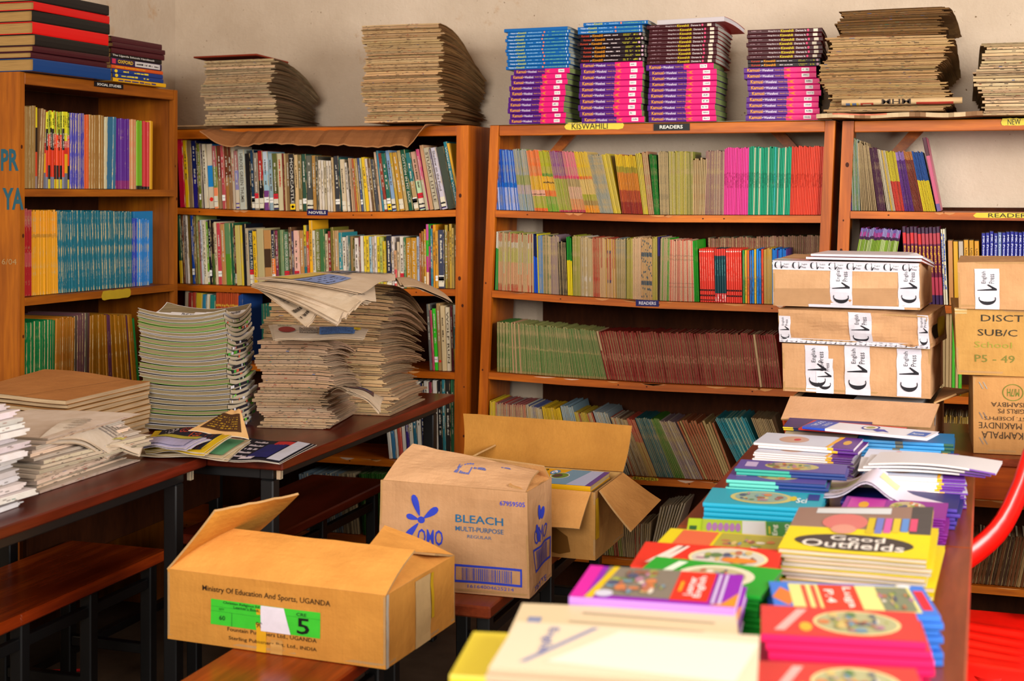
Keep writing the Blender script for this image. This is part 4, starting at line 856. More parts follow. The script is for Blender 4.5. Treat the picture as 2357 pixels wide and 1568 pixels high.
# ------------------------------------------------------------------ newspapers
def newspaper(M, L, D, t, label, group, rnd, droop=0.05, front_c='b8a482', side_c='8c6c4c', top_c='bca888', sheets=3, hang=0.3, rag=.004, name='newspaper', cat='newspaper', dfront=0.0, tilt=0.0, art=None, basef=None, ax=0.0, pose=None, H=None, ph=None, D0=None, L0=None):
    """folded paper: fold at y=0 facing out, loose leaves at x=L and y=D. droop acts on the far end and on the x=L side"""
    mb = MB(); am = .0014 if ph is not None else rnd.uniform(.0006, .0012); ph = rnd.uniform(0, 6) if ph is None else ph
    px_, py_, pz_, pr_ = pose or (0, 0, 0, 0); cr, sr = math.cos(math.radians(pr_)), math.sin(math.radians(pr_)); HH = H or max(t, .02); DD, LL = D0 or D, L0 or L
    fc = jit(front_c, .24, rnd); scl = jit(side_c, .2, rnd); tc = jit(top_c, .08, rnd)
    offs = [(rnd.uniform(-rag, rag), rnd.uniform(-rag, rag)) for _ in range(sheets)]
    def zz(u, v): 
        return 0
    nx, ny = 9, 6
    bt = t*.88/sheets
    for s_ in range(sheets):
        ox, oy = offs[s_]; z0 = s_*t/sheets; sag = rnd.uniform(0, .3)*bt
        rg = [rnd.uniform(-.002, .002) for _ in range(ny+2)]
        def P(u, v, w):
            x = u*L + (ox if u > .5 else 0)*u + (rg[int(round(v*ny))] if u > .99 else 0); y = v*(D+oy)
            # rounded fold at the front
            if v < 1e-6: y += -.0012 + .0012*abs(2*w-1)
            xp, yp, z = px_+x*cr-y*sr, py_+x*sr+y*cr, pz_ + z0 + bt*w - sag*v
            U, V_ = xp/LL, max(0.0, yp/DD)
            S = droop/HH*(min(1.2, V_)**2.2)*(1-hang+hang*U) + ax/HH*max(0, U-.72)**2*12*(.3+.7*V_)
            return (xp, yp, z*(1-min(.75, S)) + am*min(1, z/.03)*math.sin(3*U+ph)*math.cos(2*V_+ph))
        mb.grid(lambda u, v: P(u, v, 1), nx, ny, tc, 'newsprint', 0)
        mb.grid(lambda u, v: P(u, v, 0), nx, ny, tc, 'newsprint', 0)
        mb.grid(lambda u, v: P(u, 0, v), nx, 3, fc, 'newsprint', 0)
        mb.grid(lambda u, v: P(1, u, v), ny, 1, scl, 'leaf_edges', 0)
        mb.grid(lambda u, v: P(0, u, v), ny, 1, scl, 'leaf_edges', 0)
        mb.grid(lambda u, v: P(u, 1, v), nx, 1, scl, 'leaf_edges', 0)
        # print marks wrapping over the fold
        for q in range(rnd.randint(2, 5)):
            u0 = rnd.uniform(.03, .85); w = rnd.uniform(.01, .045); cc = rnd.choice(['6c5c50', '5a5048', '84745c', '54483c', '3c3630', '8c4c3c'] if rnd.random() < .93 else ['a03020', '2c6c5c', '3c5c98'])
            a, b = P(u0, 0, .2), P(u0+w, 0, .2); c_, d = P(u0+w, 0, .75), P(u0, 0, .75)
            mb.add([(k[0], k[1]-.0004, k[2]) for k in (a, b, c_, d)], cc, 'newsprint', 0)
    if art: art(mb, L, D, t, zz)
    o = mb.build(name, M=M, smooth=False); return tag(o, label, cat, group)
def news_pile(base, n, H, L, D, yaw, label, group, seed, prof=None, **kw):
    """n papers to a height H. prof(f) -> (dx, dy, rot) drift with height"""
    rnd = random.Random(seed); z = 0; th = [rnd.uniform(.55, 1.5) for _ in range(n)]; sm = sum(th)
    art_top = kw.pop('art_top', None); lab = label
    for i in range(n):
        f = i/max(1, n-1); t = H*th[i]/sm
        dx, dy, ro = prof(f) if prof else (0, 0, 0)
        k = dict(kw)
        for key, v in list(k.items()):
            if callable(v) and key not in ('art',): k[key] = v(1.0)
        if art_top and i == n-1: k['art'] = art_top
        j = rnd.uniform(-1, 1)
        M = T(base) @ RZ(yaw); k.update(pose=(dx+rnd.uniform(-.008, .008), dy+rnd.uniform(-.006, .005), z+.0006, ro+rnd.uniform(-1.2, 1.2)), H=H, ph=seed*1.7, D0=D, L0=L)
        pos = 'lowest paper' if i == 0 else 'topmost paper' if i == n-1 else '%s paper from the bottom' % ORD[i]
        newspaper(M, L*rnd.uniform(.96, 1.03), D*rnd.uniform(.95, 1.02), t*.84, '%s of %s' % (pos, label), group, rnd, sheets=rnd.choice((2, 3, 4)), **k)
        z += t
    return z
# pile on the novels bookcase, near the corner
def base_at(px, py, Y, z): p = on(1, Y, px, py); return (p.x, Y, z)
news_pile(base_at(480, 285, 4.37, TOPZ+.0012), 34, .228, .275, .30, -2, 'the squat newspaper pile near the room corner', 'old newspapers above the novels, corner pile', 5, prof=lambda f: (-.02+.012*math.sin(f*9), .004*math.sin(f*20), 2*math.sin(f*7)), droop=lambda f: .03+.07*f, front_c='bca482', side_c='5c452e', top_c='a08a6a', hang=.2)
news_pile(base_at(842, 285, 4.35, TOPZ+.0012), 52, .325, .285, .34, -3, 'the tall newspaper pile above the novels', 'old newspapers above the novels, tall pile', 6, prof=lambda f: (-.006+.018*math.sin(f*12)*.5, .006*math.sin(f*17), 2.2*math.sin(f*8)), droop=lambda f: .02+.10*f, front_c='c4a67c', side_c='6c4a28', top_c='a88a60', hang=.2)
news_pile(base_at(1890, 268, 4.34, TOPZ+.003), 50, .225, .345, .33, -1, 'the brown newspaper pile on the far bookcase', 'old newspapers on the far bookcase, brown pile', 8, prof=lambda f: (.01+.018*math.sin(f*9), .008*math.sin(f*15), 2.5*math.sin(f*7)), droop=lambda f: .02+.07*f, front_c='c0a072', side_c='5c3c1c', top_c='9c7c50', hang=.25)
news_pile(base_at(1922, 95, 4.36, 1.8425), 16, .078, .30, .30, -1, 'the dark brittle papers crowning the brown newspaper pile', 'brittle papers on the brown pile', 9, prof=lambda f: (.01*math.sin(f*9)+.012, .0, 3*math.sin(f*5)), droop=lambda f: .05+.03*f, front_c='7c5c38', side_c='4c3018', top_c='84663f', hang=.3, rag=.01)
news_pile(base_at(2262, 268, 4.34, TOPZ+.003), 30, .21, .34, .32, 0, 'the newspaper pile at the edge of the far bookcase', 'old newspapers on the far bookcase, end pile', 10, prof=lambda f: (-.01+.015*math.sin(f*9), .006*math.sin(f*15), 2*math.sin(f*7)), droop=lambda f: .03+.05*f, front_c='c0aa88', side_c='64482c', top_c='a08864', hang=.25)
# rolled newspaper sticking out of the brown pile, ragged board under it
def roll():
    mb = MB(); p0 = on(1, 4.325, 1938, 236); p1 = on(1, 4.325, 2215, 238); L = p1.x-p0.x; r = .0135
    def P(u, v): 
        a = v*2*math.pi*.98; rr = r*(1+.05*math.sin(3*u*6)); return (u*L, rr*math.cos(a), rr*math.sin(a)*.75)
    def colf(u, v):
        if .55 < v < .95:
            if .04 < u < .15: return '5c6c8c' if (u*40) % 1 > .4 else 'c0a040'
            if .16 < u < .26: return 'a04030' if (v < .62 or v > .88 or u < .18 or u > .245) else 'c0a484'
            if .62 < u < .93: return 'a83c30'
        return 'bfa47c'
    mb.grid(P, 56, 16, colf, 'newsprint', 0)
    for e in (0, 1): mb.add([P(e, k/12) for k in range(12)], 'b09468', 'newsprint', 0)
    text(mb, 'MHM', quadfn((L*.40, -r-.0012, .008), (0, 0, -.016), (.0, 0, 0)) if False else (lambda u, v: (L*.34+u*L*.24, -r*1.06, -.008+v*.015)), '3c3430', 'newsprint', .01)
    o = mb.build('rolled_newspaper', M=T((p0.x, 4.325, p0.z))); tag(o, 'rolled newspaper with a red band stuck into the brown pile', 'newspaper')
roll()
def board():
    mb = MB(); p0 = on(1, 4.33, 1880, 276); p1 = on(1, 4.33, 2262, 274); L = p1.x-p0.x; r_ = random.Random(4)
    e = [r_.uniform(-.006, .006) for _ in range(31)]
    def P(u, v, w): return (u*L, v*.34 + (e[int(round(u*30))] if v < .5 else 0), w*.013 + .002*math.sin(u*14))
    for w in (0, 1): mb.grid(lambda u, v: P(u, v, w), 30, 2, '9c8460', 'newsprint', 0)
    mb.grid(lambda u, v: P(u, 0, v), 30, 3, lambda u, v: ('c07058' if .1 < u < .45 and v > .6 else 'b8a484' if (u*57) % 1 > .3 else '84664a'), 'newsprint', 0)
    for u_ in (0, 1): mb.grid(lambda u, v: P(u_, u, v), 2, 1, '84664a', 'newsprint', 0)
    o = mb.build('bundled_paper', M=T((p0.x, 4.32, TOPZ+.001))); tag(o, 'ragged flat paper bundle along the bookcase edge below the brown pile', 'paper')
    return .0155
bh = board()
for o in bpy.data.objects:
    if o.get('group') in ('old newspapers on the far bookcase, brown pile', 'brittle papers on the brown pile'): o.location.z += bh
# cardboard sheet hanging over the novels bookcase, thin boards beside it
def sheet():
    mb = MB(); a0, a1 = on(1, 4.38, 482, 300).x, on(1, 4.38, 985, 300).x; L = a1-a0; r_ = random.Random(3)
    rag = [r_.uniform(-.004, .004) for _ in range(41)]
    def P(u, v, s_):
        # v 0 back on the top .. 1 hanging lip
        k = max(0, (v-.45)/.55); hang = .070*min(1, u*9+.2)*(1-.10*math.sin(u*5)-.05*math.sin(u*23)) * (1 if u < .93 else max(.12, (1-u)/.07))
        y = 4.60 - v*.25 - .018*k; z = TOPZ+.0035 - hang*k*k + rag[int(round(u*40))]*k
        return (a0+u*L + .02*k*(u-.5), y, z + s_*.004)
    for s_ in (0, 1): mb.grid(lambda u, v: P(u, v, s_), 40, 10, '8c5a34', 'cardboard', 0)
    mb.grid(lambda u, v: P(u, 1, v), 40, 1, 'a07048', 'cardboard', 0)
    for u_ in (0, 1): mb.grid(lambda u, v: P(u_, u, v), 10, 1, 'a07048', 'cardboard', 0)
    o = mb.build('cardboard_sheet'); tag(o, 'torn brown cardboard sheet drooping over the front of the novels bookcase', 'cardboard')
sheet()
for o in bpy.data.objects:
    if o.get('group', '').startswith('old newspapers above the novels'): o.location.z += .0085
mb = MB(); mb.cbox((0, 0, 0), (.235, .25, .006), '6c4c30', 'cardboard'); mb.build('card_board', M=T((-2.78, 4.40, TOPZ+.0012)))
tag(bpy.data.objects['card_board'], 'thin brown board lying on the novels bookcase at the corner end', 'board')
mb = MB(); mb.cbox((0, 0, 0), (.23, .22, .005), 'b08c64', 'newsprint'); mb.build('paper_folder', M=T((-2.78, 4.395, TOPZ+.0085)) @ RZ(-1))
tag(bpy.data.objects['paper_folder'], 'flat tan folder lying on the thin brown board at the corner', 'folder')
mb = MB(); mb.cbox((0, 0, 0), (.26, .21, .006), '7c2c18', 'newsprint'); mb.build('file_folder', M=T((-2.64, 4.37, TOPZ+.2475)) @ RX(-3) @ RZ(-4))
tag(bpy.data.objects['file_folder'], 'reddish brown file folder on top of the squat newspaper pile', 'folder')
mb = MB(); mb.box((-1.56, 4.405, TOPZ-.0003), (-.45, 4.62, TOPZ+.0007), 'a89c8c', 'newsprint'); o = mb.build('lining_paper'); tag(o, 'sheet of grey lining paper under the dictionary piles', 'paper')
# ------------------------------------------------------------------ desks, benches, long tables
def legbox(x, y, z0, z1, s=.035, mat='black_steel'):
    mb = MB(); mb.cbox((x-s/2, y-s/2, z0), (x+s/2, y+s/2, z1), mat=mat, ch=.003); return mb
def desk(name, label, x0, x1, y0, y1, z, wood, legs, group=None, top_t=.024, cat='desk', apron=.0, inset=.03, bars=True, brackets=(), split=None, legsz=.035):
    root = empty(name, T((x0, y0, 0)), label, cat, group)
    mb = MB(); mb.cbox((0, 0, z-top_t), (x1-x0, y1-y0, z), mat=wood, ch=.003); mb.build('table_top', root)
    W, D = x1-x0, y1-y0
    for (lx, ly) in legs: legbox(lx, ly, 0, z-top_t-.031, legsz).build('leg', root)
    xs = [l[0] for l in legs]; ys = [l[1] for l in legs]
    h = legsz/2
    if bars:
        for lx in sorted(set(xs)):
            mb = MB(); mb.cbox((lx-h, min(ys)-h, z-top_t-.030), (lx+h, max(ys)+h, z-top_t-.0005), mat='black_steel', ch=.002); mb.build('frame_rail', root)
            mb = MB(); mb.cbox((lx-h*.7, min(ys)+h+.0005, .12), (lx+h*.7, max(ys)-h-.0005, .145), mat='black_steel', ch=.002); mb.build('stretcher', root)
        for ly in sorted(set(ys)):
            mb = MB(); mb.cbox((min(xs)+h+.0005, ly-h*.8, z-top_t-.030), (max(xs)-h-.0005, ly+h*.8, z-top_t-.0005), mat='black_steel', ch=.002); mb.build('frame_rail', root)
    for (bx, by, ang) in brackets:
        mb = MB(); w, hh, t = .015, .026, .0018
        for q in ((0, 0, w, t), (0, hh-t, w, hh)): mb.cbox((q[0]-w/2, 0, -q[3]), (q[2]-w/2, .010, -q[1]), mat='clear_bracket', ch=.0008)
        for q in (0, 1): mb.cbox((-w/2+q*(w-t), 0, -hh), (-w/2+q*(w-t)+t, .010, 0), mat='clear_bracket', ch=.0008)
        mb.build('corner_clip', root, M=T((bx, by, z-top_t)) @ RZ(ang))
    return root
# school desks on the window-less side
d1 = desk('school_desk', 'near dark red school desk holding loose newspapers and a folder pile', -2.46, -1.785, 1.75, 3.018, .76, 'desk_wood', [(.05, .05), (.62, .05), (.05, 1.20), (.625, 1.20)], 'school desks', brackets=[(.660, 1.225, 90)])
d2 = desk('school_desk', 'far dark red school desk holding the white magazine stack', -2.44, -1.585, 3.023, 4.17, .76, 'desk_wood', [(.04, .05), (.795, .05), (.04, 1.09), (.795, 1.09)], 'school desks', brackets=[(.838, .028, 90)])
mb = MB(); mb.cbox((.06, .115, .36), (.074, 1.15, .70), mat='dark_ply'); mb.build('back_board', d1)
mb = MB(); mb.cbox((.06, .08, .40), (.074, 1.06, .70), mat='dark_ply'); mb.build('back_board', d2)
def bench(label, x0, x1, y0, y1, z, wood='bench_wood', nleg=3, grp='wooden benches', edge=.028, lx=.03):
    root = empty('bench', T((x0, y0, 0)), label, 'bench', grp)
    mb = MB(); mb.cbox((0, 0, z-edge), (x1-x0, y1-y0, z), mat=wood, ch=.004); mb.build('seat_board', root)
    W, D = x1-x0, y1-y0
    for q in range(nleg):
        y = .05 + (D-.1)*q/(nleg-1)
        for x in (lx, W-lx): legbox(x, y, 0, z-edge-.0005, .032).build('leg', root)
        mb = MB(); mb.cbox((lx+.0165, y-.012, .2), (W-lx-.0165, y+.012, .225), mat='black_steel'); mb.build('stretcher', root)
    for x in (lx, W-lx):
        mb = MB(); mb.cbox((x-.010, .068, z-edge-.06), (x+.010, D-.068, z-edge-.035), mat='black_steel'); mb.build('side_rail', root)
    return root
bench('polished red bench pushed beneath the near school desk', -2.34, -2.035, 1.6, 3.25, .46, nleg=7)
bench('dark red bench tucked under the far school desk', -2.12, -1.84, 3.40, 4.25, .46, 'desk_wood', nleg=3, lx=.04)
bench('orange brown bench carrying the green labelled carton', -1.475, -1.187, 1.5, 2.78, .46, nleg=3)
bench('worn red bench carrying the bleach carton', -1.36, -1.066, 3.03, 4.10, .46, 'table_wood', nleg=3)
# long tables with the new books
t1 = desk('long_table', 'near part of the long brown table heaped with colourful readers', -.565, -.027, .75, 2.685, .76, 'table_wood', [(.05, .05), (.49, .05), (.05, 1.88), (.49, 1.88)], 'long tables of readers', cat='table')
t2 = desk('long_table', 'far part of the long brown table heaped with colourful readers', -.565, -.027, 2.69, 3.60, .76, 'table_wood', [(.05, .05), (.49, .05), (.05, .85), (.49, .85)], 'long tables of readers', cat='table')
t3 = empty('side_table', T((-.50, 3.606, 0)), 'wooden table with an orange apron under the carton stacks', 'table')
mb = MB(); mb.cbox((0, 0, .738), (1.36, .5, .758), mat='table_wood', ch=.003); mb.build('table_top', t3)
mb = MB(); mb.cbox((.02, .012, .655), (1.34, .030, .7375), mat='apron_wood', ch=.002); mb.build('apron', t3)
for x_, y_ in ((.05, .05), (1.3, .05), (.05, .44), (1.3, .44)):
    mb = MB(); mb.cbox((x_-.02, y_-.018, 0), (x_+.02, y_+.018, .654 if y_ < .1 else .7375), mat='shelf_wood_upright', ch=.003); mb.build('leg', t3)
# ------------------------------------------------------------------ red plastic chair
def chair():
    root = empty('plastic_chair', T((.0, 3.05, 0)), 'bright red plastic armchair drawn up to the long table', 'chair')
    # seat with ribs, in local coordinates: x right, y back
    mb = MB(); RED = 'e81208'
    def S(u, v, w=0):
        x = (u-.5)*.54; y = v*.42 - .21
        z = .425 - .02*math.cos((u-.5)*math.pi)*math.sin(v*math.pi) - (.035*(1-v/.14)**2 if v < .14 else 0) + .004*math.sin(v*44)*(1 if .15 < v < .8 else 0)
        return (x, y - .0, z - w*.006)
    for w in (0, 1): mb.grid(lambda u, v: S(u, v, w), 14, 40, RED, 'red_plastic')
    for e in (0, 1):
        mb.grid(lambda u, v: (S(u, e)[0], S(u, e)[1], S(u, e)[2] - v*.03), 14, 1, RED, 'red_plastic'); mb.grid(lambda u, v: (S(e, u)[0], S(e, u)[1], S(e, u)[2] - v*.03), 40, 1, RED, 'red_plastic')
    mb.build('seat', root, M=T((.185, .22, 0)), smooth=True)
    def sweep(pts, wid, th, name):
        mb = MB(); n = len(pts)-1; P = [Vector(p) for p in pts]
        def C(f):
            k = min(n-1, int(f*n)); t = f*n-k; p0 = P[max(0, k-1)]; p1 = P[k]; p2 = P[k+1]; p3 = P[min(n, k+2)]
            return .5*((2*p1)+(p2-p0)*t+(2*p0-5*p1+4*p2-p3)*t*t+(3*p1-p0-3*p2+p3)*t**3)
        prof = [(-wid/2, 0), (-wid/2*.9, th/2), (0, th*.62), (wid/2*.9, th/2), (wid/2, 0), (wid/2*.9, -th/2), (0, -th*.3), (-wid/2*.9, -th/2)]
        def G(u, v):
            c = C(u*.9999); tg = (C(min(.9999, u*.9999+.01))-C(max(0, u*.9999-.01))).normalized()
            sd = Vector((tg.y, -tg.x, 0)); sd = sd.normalized() if sd.length > .2 else Vector((1, 0, 0)); up = sd.cross(tg)
            q = prof[int(round(v*8)) % 8]; return c + sd*q[0] + up*q[1]
        mb.grid(G, 26, 8, RED, 'red_plastic')
        for e in (0, 1): mb.add([G(e, k/8) for k in range(8)], RED, 'red_plastic')
        mb.build(name, root, smooth=True)
    for sx in (0, 1):
        sweep([(x if sx == 0 else .44-x, y, z) for (x, y, z) in ((-.10, .02, .41), (-.14, .01, .50), (-.13, .02, .58), (-.09, .04, .61), (-.03, .07, .645), (.024, .12, .69), (.061, .17, .755), (.09, .22, .83), (.14, .28, .90), (.22, .32, .93))], .022, .042, 'armrest')
    for (x, y, dx, dy) in ((.0, .03, -.02, -.03), (.42, .03, .02, -.03), (.03, .41, -.02, .05), (.41, .41, .02, .05)):
        mb = MB(); s_ = .022
        mb.grid(lambda u, v: (x+dx*(1-u)+s_*math.cos(v*2*math.pi)*(1.3-.3*(1-u)), y+dy*(1-u)+s_*.8*math.sin(v*2*math.pi), u*.405), 6, 12, RED, 'red_plastic'); mb.build('leg', root, smooth=True)
    # curved backrest with slots
    mb = MB()
    def B(u, v, w=0):
        a = (u-.5)*1.3; x = .22+.22*math.sin(a); y = .25+.15*math.cos(a)+v*.06+w*.006; return (x, y, .44+v*.43-.10*(abs(u-.5)*2)**2*v)
    for q in range(7):
        u0, u1 = q/7+.012, (q+1)/7-.012
        for w in (0, 1): mb.grid(lambda u, v: B(u0+(u1-u0)*u, v*.86, w), 2, 6, RED, 'red_plastic')
        for e in (u0, u1): mb.grid(lambda u, v: B(e, v*.86, u), 1, 6, RED, 'red_plastic')
    for (v0, v1) in ((.82, 1), (0, .10)):
        for w in (0, 1): mb.grid(lambda u, v: B(u, v0+(v1-v0)*v, w), 18, 2, RED, 'red_plastic')
        for e in (v0, v1): mb.grid(lambda u, v: B(u, e, v), 18, 1, RED, 'red_plastic')
    mb.build('backrest', root, smooth=True)
    return root
chair()
# ------------------------------------------------------------------ cartons
def bil(c, u, v): return c[0].lerp(c[1], u).lerp(c[3].lerp(c[2], u), v)
def panel(mb, c, th, col, n=8, wob=0.0, seed=0, inner=None, bend=0.0, rag=0.0, mat='cardboard'):
    """thick card panel through four corners (00,10,11,01), thickness away from the normal"""
    c = [Vector(p) for p in c]; nr = (c[1]-c[0]).cross(c[3]-c[0]).normalized(); r_ = random.Random(seed)
    k = [r_.uniform(0, 6) for _ in range(4)]; rg = [r_.uniform(-rag, rag) for _ in range(n+1)]
    def P(u, v, s_):
        w = wob*(math.sin(u*5+k[0])*math.sin(v*4+k[1])*.6 + math.sin(u*11+k[2])*math.sin(v*9+k[3])*.4)*min(1, 6*min(u, 1-u, v, 1-v)+.2)
        p = bil(c, u, v + (rg[int(round(u*n))] if v > .99 else 0))
        return p + nr*(w - s_*th + bend*math.sin(math.pi*v))
    GP = [[P(a/n, b/n, 0) for b in range(n+1)] for a in range(n+1)]
    def Q(u, v, s_):
        a = min(n-1, max(0, int(u*n))); b = min(n-1, max(0, int(v*n))); fu, fv = u*n-a, v*n-b
        return GP[a][b]*(1-fu)*(1-fv)+GP[a+1][b]*fu*(1-fv)+GP[a][b+1]*(1-fu)*fv+GP[a+1][b+1]*fu*fv - nr*s_*th
    mb.grid(lambda u, v: P(u, v, 0), n, n, col, mat, 0)
    mb.grid(lambda u, v: P(u, v, 1), n, n, inner or col, mat, 0)
    for e in (0, 1):
        mb.grid(lambda u, v: P(u, e, v), n, 1, 'a88458', mat, 0); mb.grid(lambda u, v: P(e, u, v), n, 1, 'a88458', mat, 0)
    return lambda u, v, off: Q(u, v, off*1.0/th*1.0)
def decal(fn, mb, kind, u0, u1, v0, v1, arg=None, col='1c1410', mat='ink', off=.0011, rot=0):
    """things printed or stuck on a face; fn(u, v) -> surface point pushed out by off"""
    def f(a, b):
        if rot == 90: a, b = b, 1-a
        if rot == -90: a, b = 1-b, a
        if rot == 180: a, b = 1-a, 1-b
        return fn(u0+(u1-u0)*a, v0+(v1-v0)*b, -off)
    if kind == 'rect': mb.grid(lambda a, b: f(a, b), 8, 8, col, mat, 0)
    elif kind == 'text': text(mb, arg, f, col, mat, .01)
    elif kind == 'thin': text(mb, arg, f, col, mat, 0)
    elif kind == 'quad':
        A_, B_, C_, D_ = arg
        mb.grid(lambda a, b: f((A_[0]*(1-a)+B_[0]*a)*(1-b)+(D_[0]*(1-a)+C_[0]*a)*b, (A_[1]*(1-a)+B_[1]*a)*(1-b)+(D_[1]*(1-a)+C_[1]*a)*b), 8, 8, col, mat, 0)
    elif kind == 'poly': mb.add([f(*p) for p in arg], col, mat, 0)
    elif kind == 'disc': disc(mb, f, col, 20, mat)
    elif kind == 'scrib': scribble(mb, f, col, 8, .85, random.Random(3), mat)
CARD = 'b8854e'
class Carton:
    """x0..x1, y0..y1, height h in a local frame; faces front (y0) / side (x1) keep their surface functions for print"""
    def __init__(s, M, W, D, h, label, col=CARD, name='cardboard_box', group=None, wob=.004, seed=1, top='closed', taper=0.0, inner=None, sagf=0.0):
        s.root = empty(name, M, label, 'box', group); s.W, s.D, s.h = W, D, h; th = .005; t = taper
        r_ = random.Random(seed); j = lambda: r_.uniform(-wob, wob)
        b = [Vector((0+t, 0+t*.5, 0)), Vector((W-t, 0+t*.5, 0)), Vector((W-t, D-t*.5, 0)), Vector((t, D-t*.5, 0))]
        tp = [Vector((j(), j(), h+j())), Vector((W+j(), j(), h+j()-sagf)), Vector((W+j(), D+j(), h+j())), Vector((j(), D+j(), h+j()))]
        s.b, s.t = b, tp
        s.mb = {}; s.fn = {}
        for nm, c in (('front', (b[0], b[1], tp[1], tp[0])), ('side', (b[1], b[2], tp[2], tp[1])), ('back', (b[2], b[3], tp[3], tp[2])), ('near', (b[3], b[0], tp[0], tp[3]))):
            m = MB(); f = panel(m, c, th, col, 10, wob, seed+len(nm), inner); s.mb[nm] = m; s.fn[nm] = f
        m = MB(); panel(m, (b[3]+Vector((0,0,th)), b[2]+Vector((0,0,th)), b[1]+Vector((0,0,th)), b[0]+Vector((0,0,th))), th, col, 2); s.mb['bottom'] = m
        if top == 'closed':
            m = MB(); s.fn['top'] = panel(m, (tp[0], tp[1], tp[2], tp[3]), th, col, 10, wob, seed+9); s.mb['top'] = m
    def put(s, face, *a, **k): decal(s.fn[face], s.mb[face], *a, **k)
    def flap(s, c, seed=0, col=CARD, bend=0.0, rag=0.0, wob=.003, name='flap'):
        m = MB(); f = panel(m, c, .0045, col, 10, wob, seed, None, bend, rag); s.mb[name+str(len(s.mb))] = m; s.fn[name] = f; return f, m
    def done(s):
        for k, m in s.mb.items():
            nm = 'flap' if k.startswith('flap') else 'tape' if k.startswith('tape') else {'front': 'front_wall', 'side': 'end_wall', 'back': 'rear_wall', 'near': 'end_wall', 'bottom': 'box_bottom', 'top': 'box_lid'}.get(k, k)
            m.build(nm, s.root)
        return s.root
    def tape(s, face, u0, u1, v0, v1, col='c8c4cc', seed=0, logo=True, rot=0, off=.0013):
        m = MB(); f = s.fn[face]; r_ = random.Random(seed)
        e0 = [r_.uniform(-.012, .012) for _ in range(9)]
        m.grid(lambda a, b: f(u0+(u1-u0)*a+(e0[int(round(b*8))]*.25), v0+(v1-v0)*b, -off-.0004*math.sin(b*40)), 4, 8, col, 'glossy_tape', 0)
        if logo:
            vert = (v1-v0)*s.h > abs(u1-u0)*(s.W if face in ('front', 'top') else s.D)
            L = (v1-v0)*s.h if vert else (u1-u0)*s.W; Wd = (u1-u0)*s.W if vert else (v1-v0)*s.h
            n = max(1, int(L/(Wd*1.9)))
            def g(a, b):    # a along the tape 0..1, b across
                return f(u0+(u1-u0)*(1-b), v0+(v1-v0)*a, -off-.0012) if vert else f(u0+(u1-u0)*a, v0+(v1-v0)*b, -off-.0012)
            for q in range(n):
                a0 = (q+.06)/n; w = .9/n
                if vert or Wd > .02:
                    # big hooked letter: an arc with serifs, and the small two line name
                    pts = []; N = 12
                    for k in range(N+1): an = -1.9+3.8*k/N; pts.append((a0+w*(.22+.17*math.cos(an+3.14)), .5+.36*math.sin(an)))
                    for k in range(N, -1, -1): an = -1.9+3.8*k/N; th = .035+.06*math.cos(an*.6); pts.append((a0+w*(.22+(.17-th)*math.cos(an+3.14)), .5+(.36-th*.5)*math.sin(an)))
                    for k in range(N):
                        m.add([g(*pts[k]), g(*pts[k+1]), g(*pts[2*N-k]), g(*pts[2*N+1-k])], '1c1a20', 'ink', 0)
                    m.add([g(a0+w*.45, .1), g(a0+w*.50, .1), g(a0+w*.62, .45), g(a0+w*.60, .5), g(a0+w*.50, .3), g(a0+w*.46, .9), g(a0+w*.44, .9)], '1c1a20', 'ink', 0)
                    text(m, 'English', lambda u_, v_: g(a0+w*(.64+.34*u_), .5+.22*v_), '2c2a30', 'ink', 0)
                    text(m, 'Press', lambda u_, v_: g(a0+w*(.64+.26*u_), .2+.22*v_), '2c2a30', 'ink', 0)
                else:
                    text(m, 'English', lambda u_, v_: g(a0+w*(.1+.35*u_), .5+.35*v_), '2c2a30', 'ink', 0)
                    text(m, 'Press', lambda u_, v_: g(a0+w*(.1+.27*u_), .1+.3*v_), '2c2a30', 'ink', 0)
                    m.add([g(a0+w*.6, .1), g(a0+w*.85, .1), g(a0+w*.85, .9), g(a0+w*.8, .35)], '1c1a20', 'ink', 0)
        s.mb['tape%d' % len(s.mb)] = m
# --- the carton with the green label
p = on(2, .4615, 383, 1470)
c = Carton(T((p.x+.003, p.y, .4615)) @ RZ(-3.5), .512, .33, .145, 'open tan carton with a green and white label on the orange brown bench', 'bc8238', seed=11, top='open', wob=.002)
GR = '38b42c'
c.put('front', 'text', .17, .76, .735, .835, 'Ministry Of Education And Sports, UGANDA', '2c1a0c')
c.put('front', 'rect', .21, .715, .30, .655, col=GR)
c.put('front', 'quad', .21, .715, .30, .655, [(.47, 0), (.74, 0), (.68, 1), (.47, 1)], 'd4ccd8', off=.0026)
for (a, b, v0, v1) in ((.21, .45, .555, .558), (.21, .45, .49, .493), (.555, .715, .558, .561)): c.put('front', 'rect', a, b, v0, v1, col='20702c', off=.0018)
c.put('front', 'rect', .31, .312, .30, .49, col='20702c', off=.0018)
c.put('front', 'text', .27, .44, .60, .645, 'Christian Religious Ed', '14401c', off=.0024)
c.put('front', 'text', .32, .44, .56, .60, "Learner's Book", '14401c', off=.0024)
c.put('front', 'text', .25, .275, .51, .54, 'QTY', '14401c', off=.0024)
c.put('front', 'text', .252, .28, .375, .44, '60', '14401c', off=.0024)
c.put('front', 'text', .61, .655, .575, .62, 'CRE', '14401c', off=.0024)
c.put('front', 'text', .612, .668, .33, .55, '5', '0c140c', off=.0024)
c.put('front', 'thin', .425, .455, .34, .42, '90', '1c1c1c', off=.0026)
c.put('front', 'text', .29, .70, .225, .29, 'Fountain Publishers Ltd., UGANDA', '2c1a0c')
c.put('front', 'text', .295, .70, .10, .165, 'Sterling Publishers Pvt. Ltd., INDIA', '2c1a0c')
c.tape('front', .425, .47, -.0, .60, 'd09a20', 3, False); c.tape('front', .49, .545, .0, .2, 'bc8c4c', 3, False)
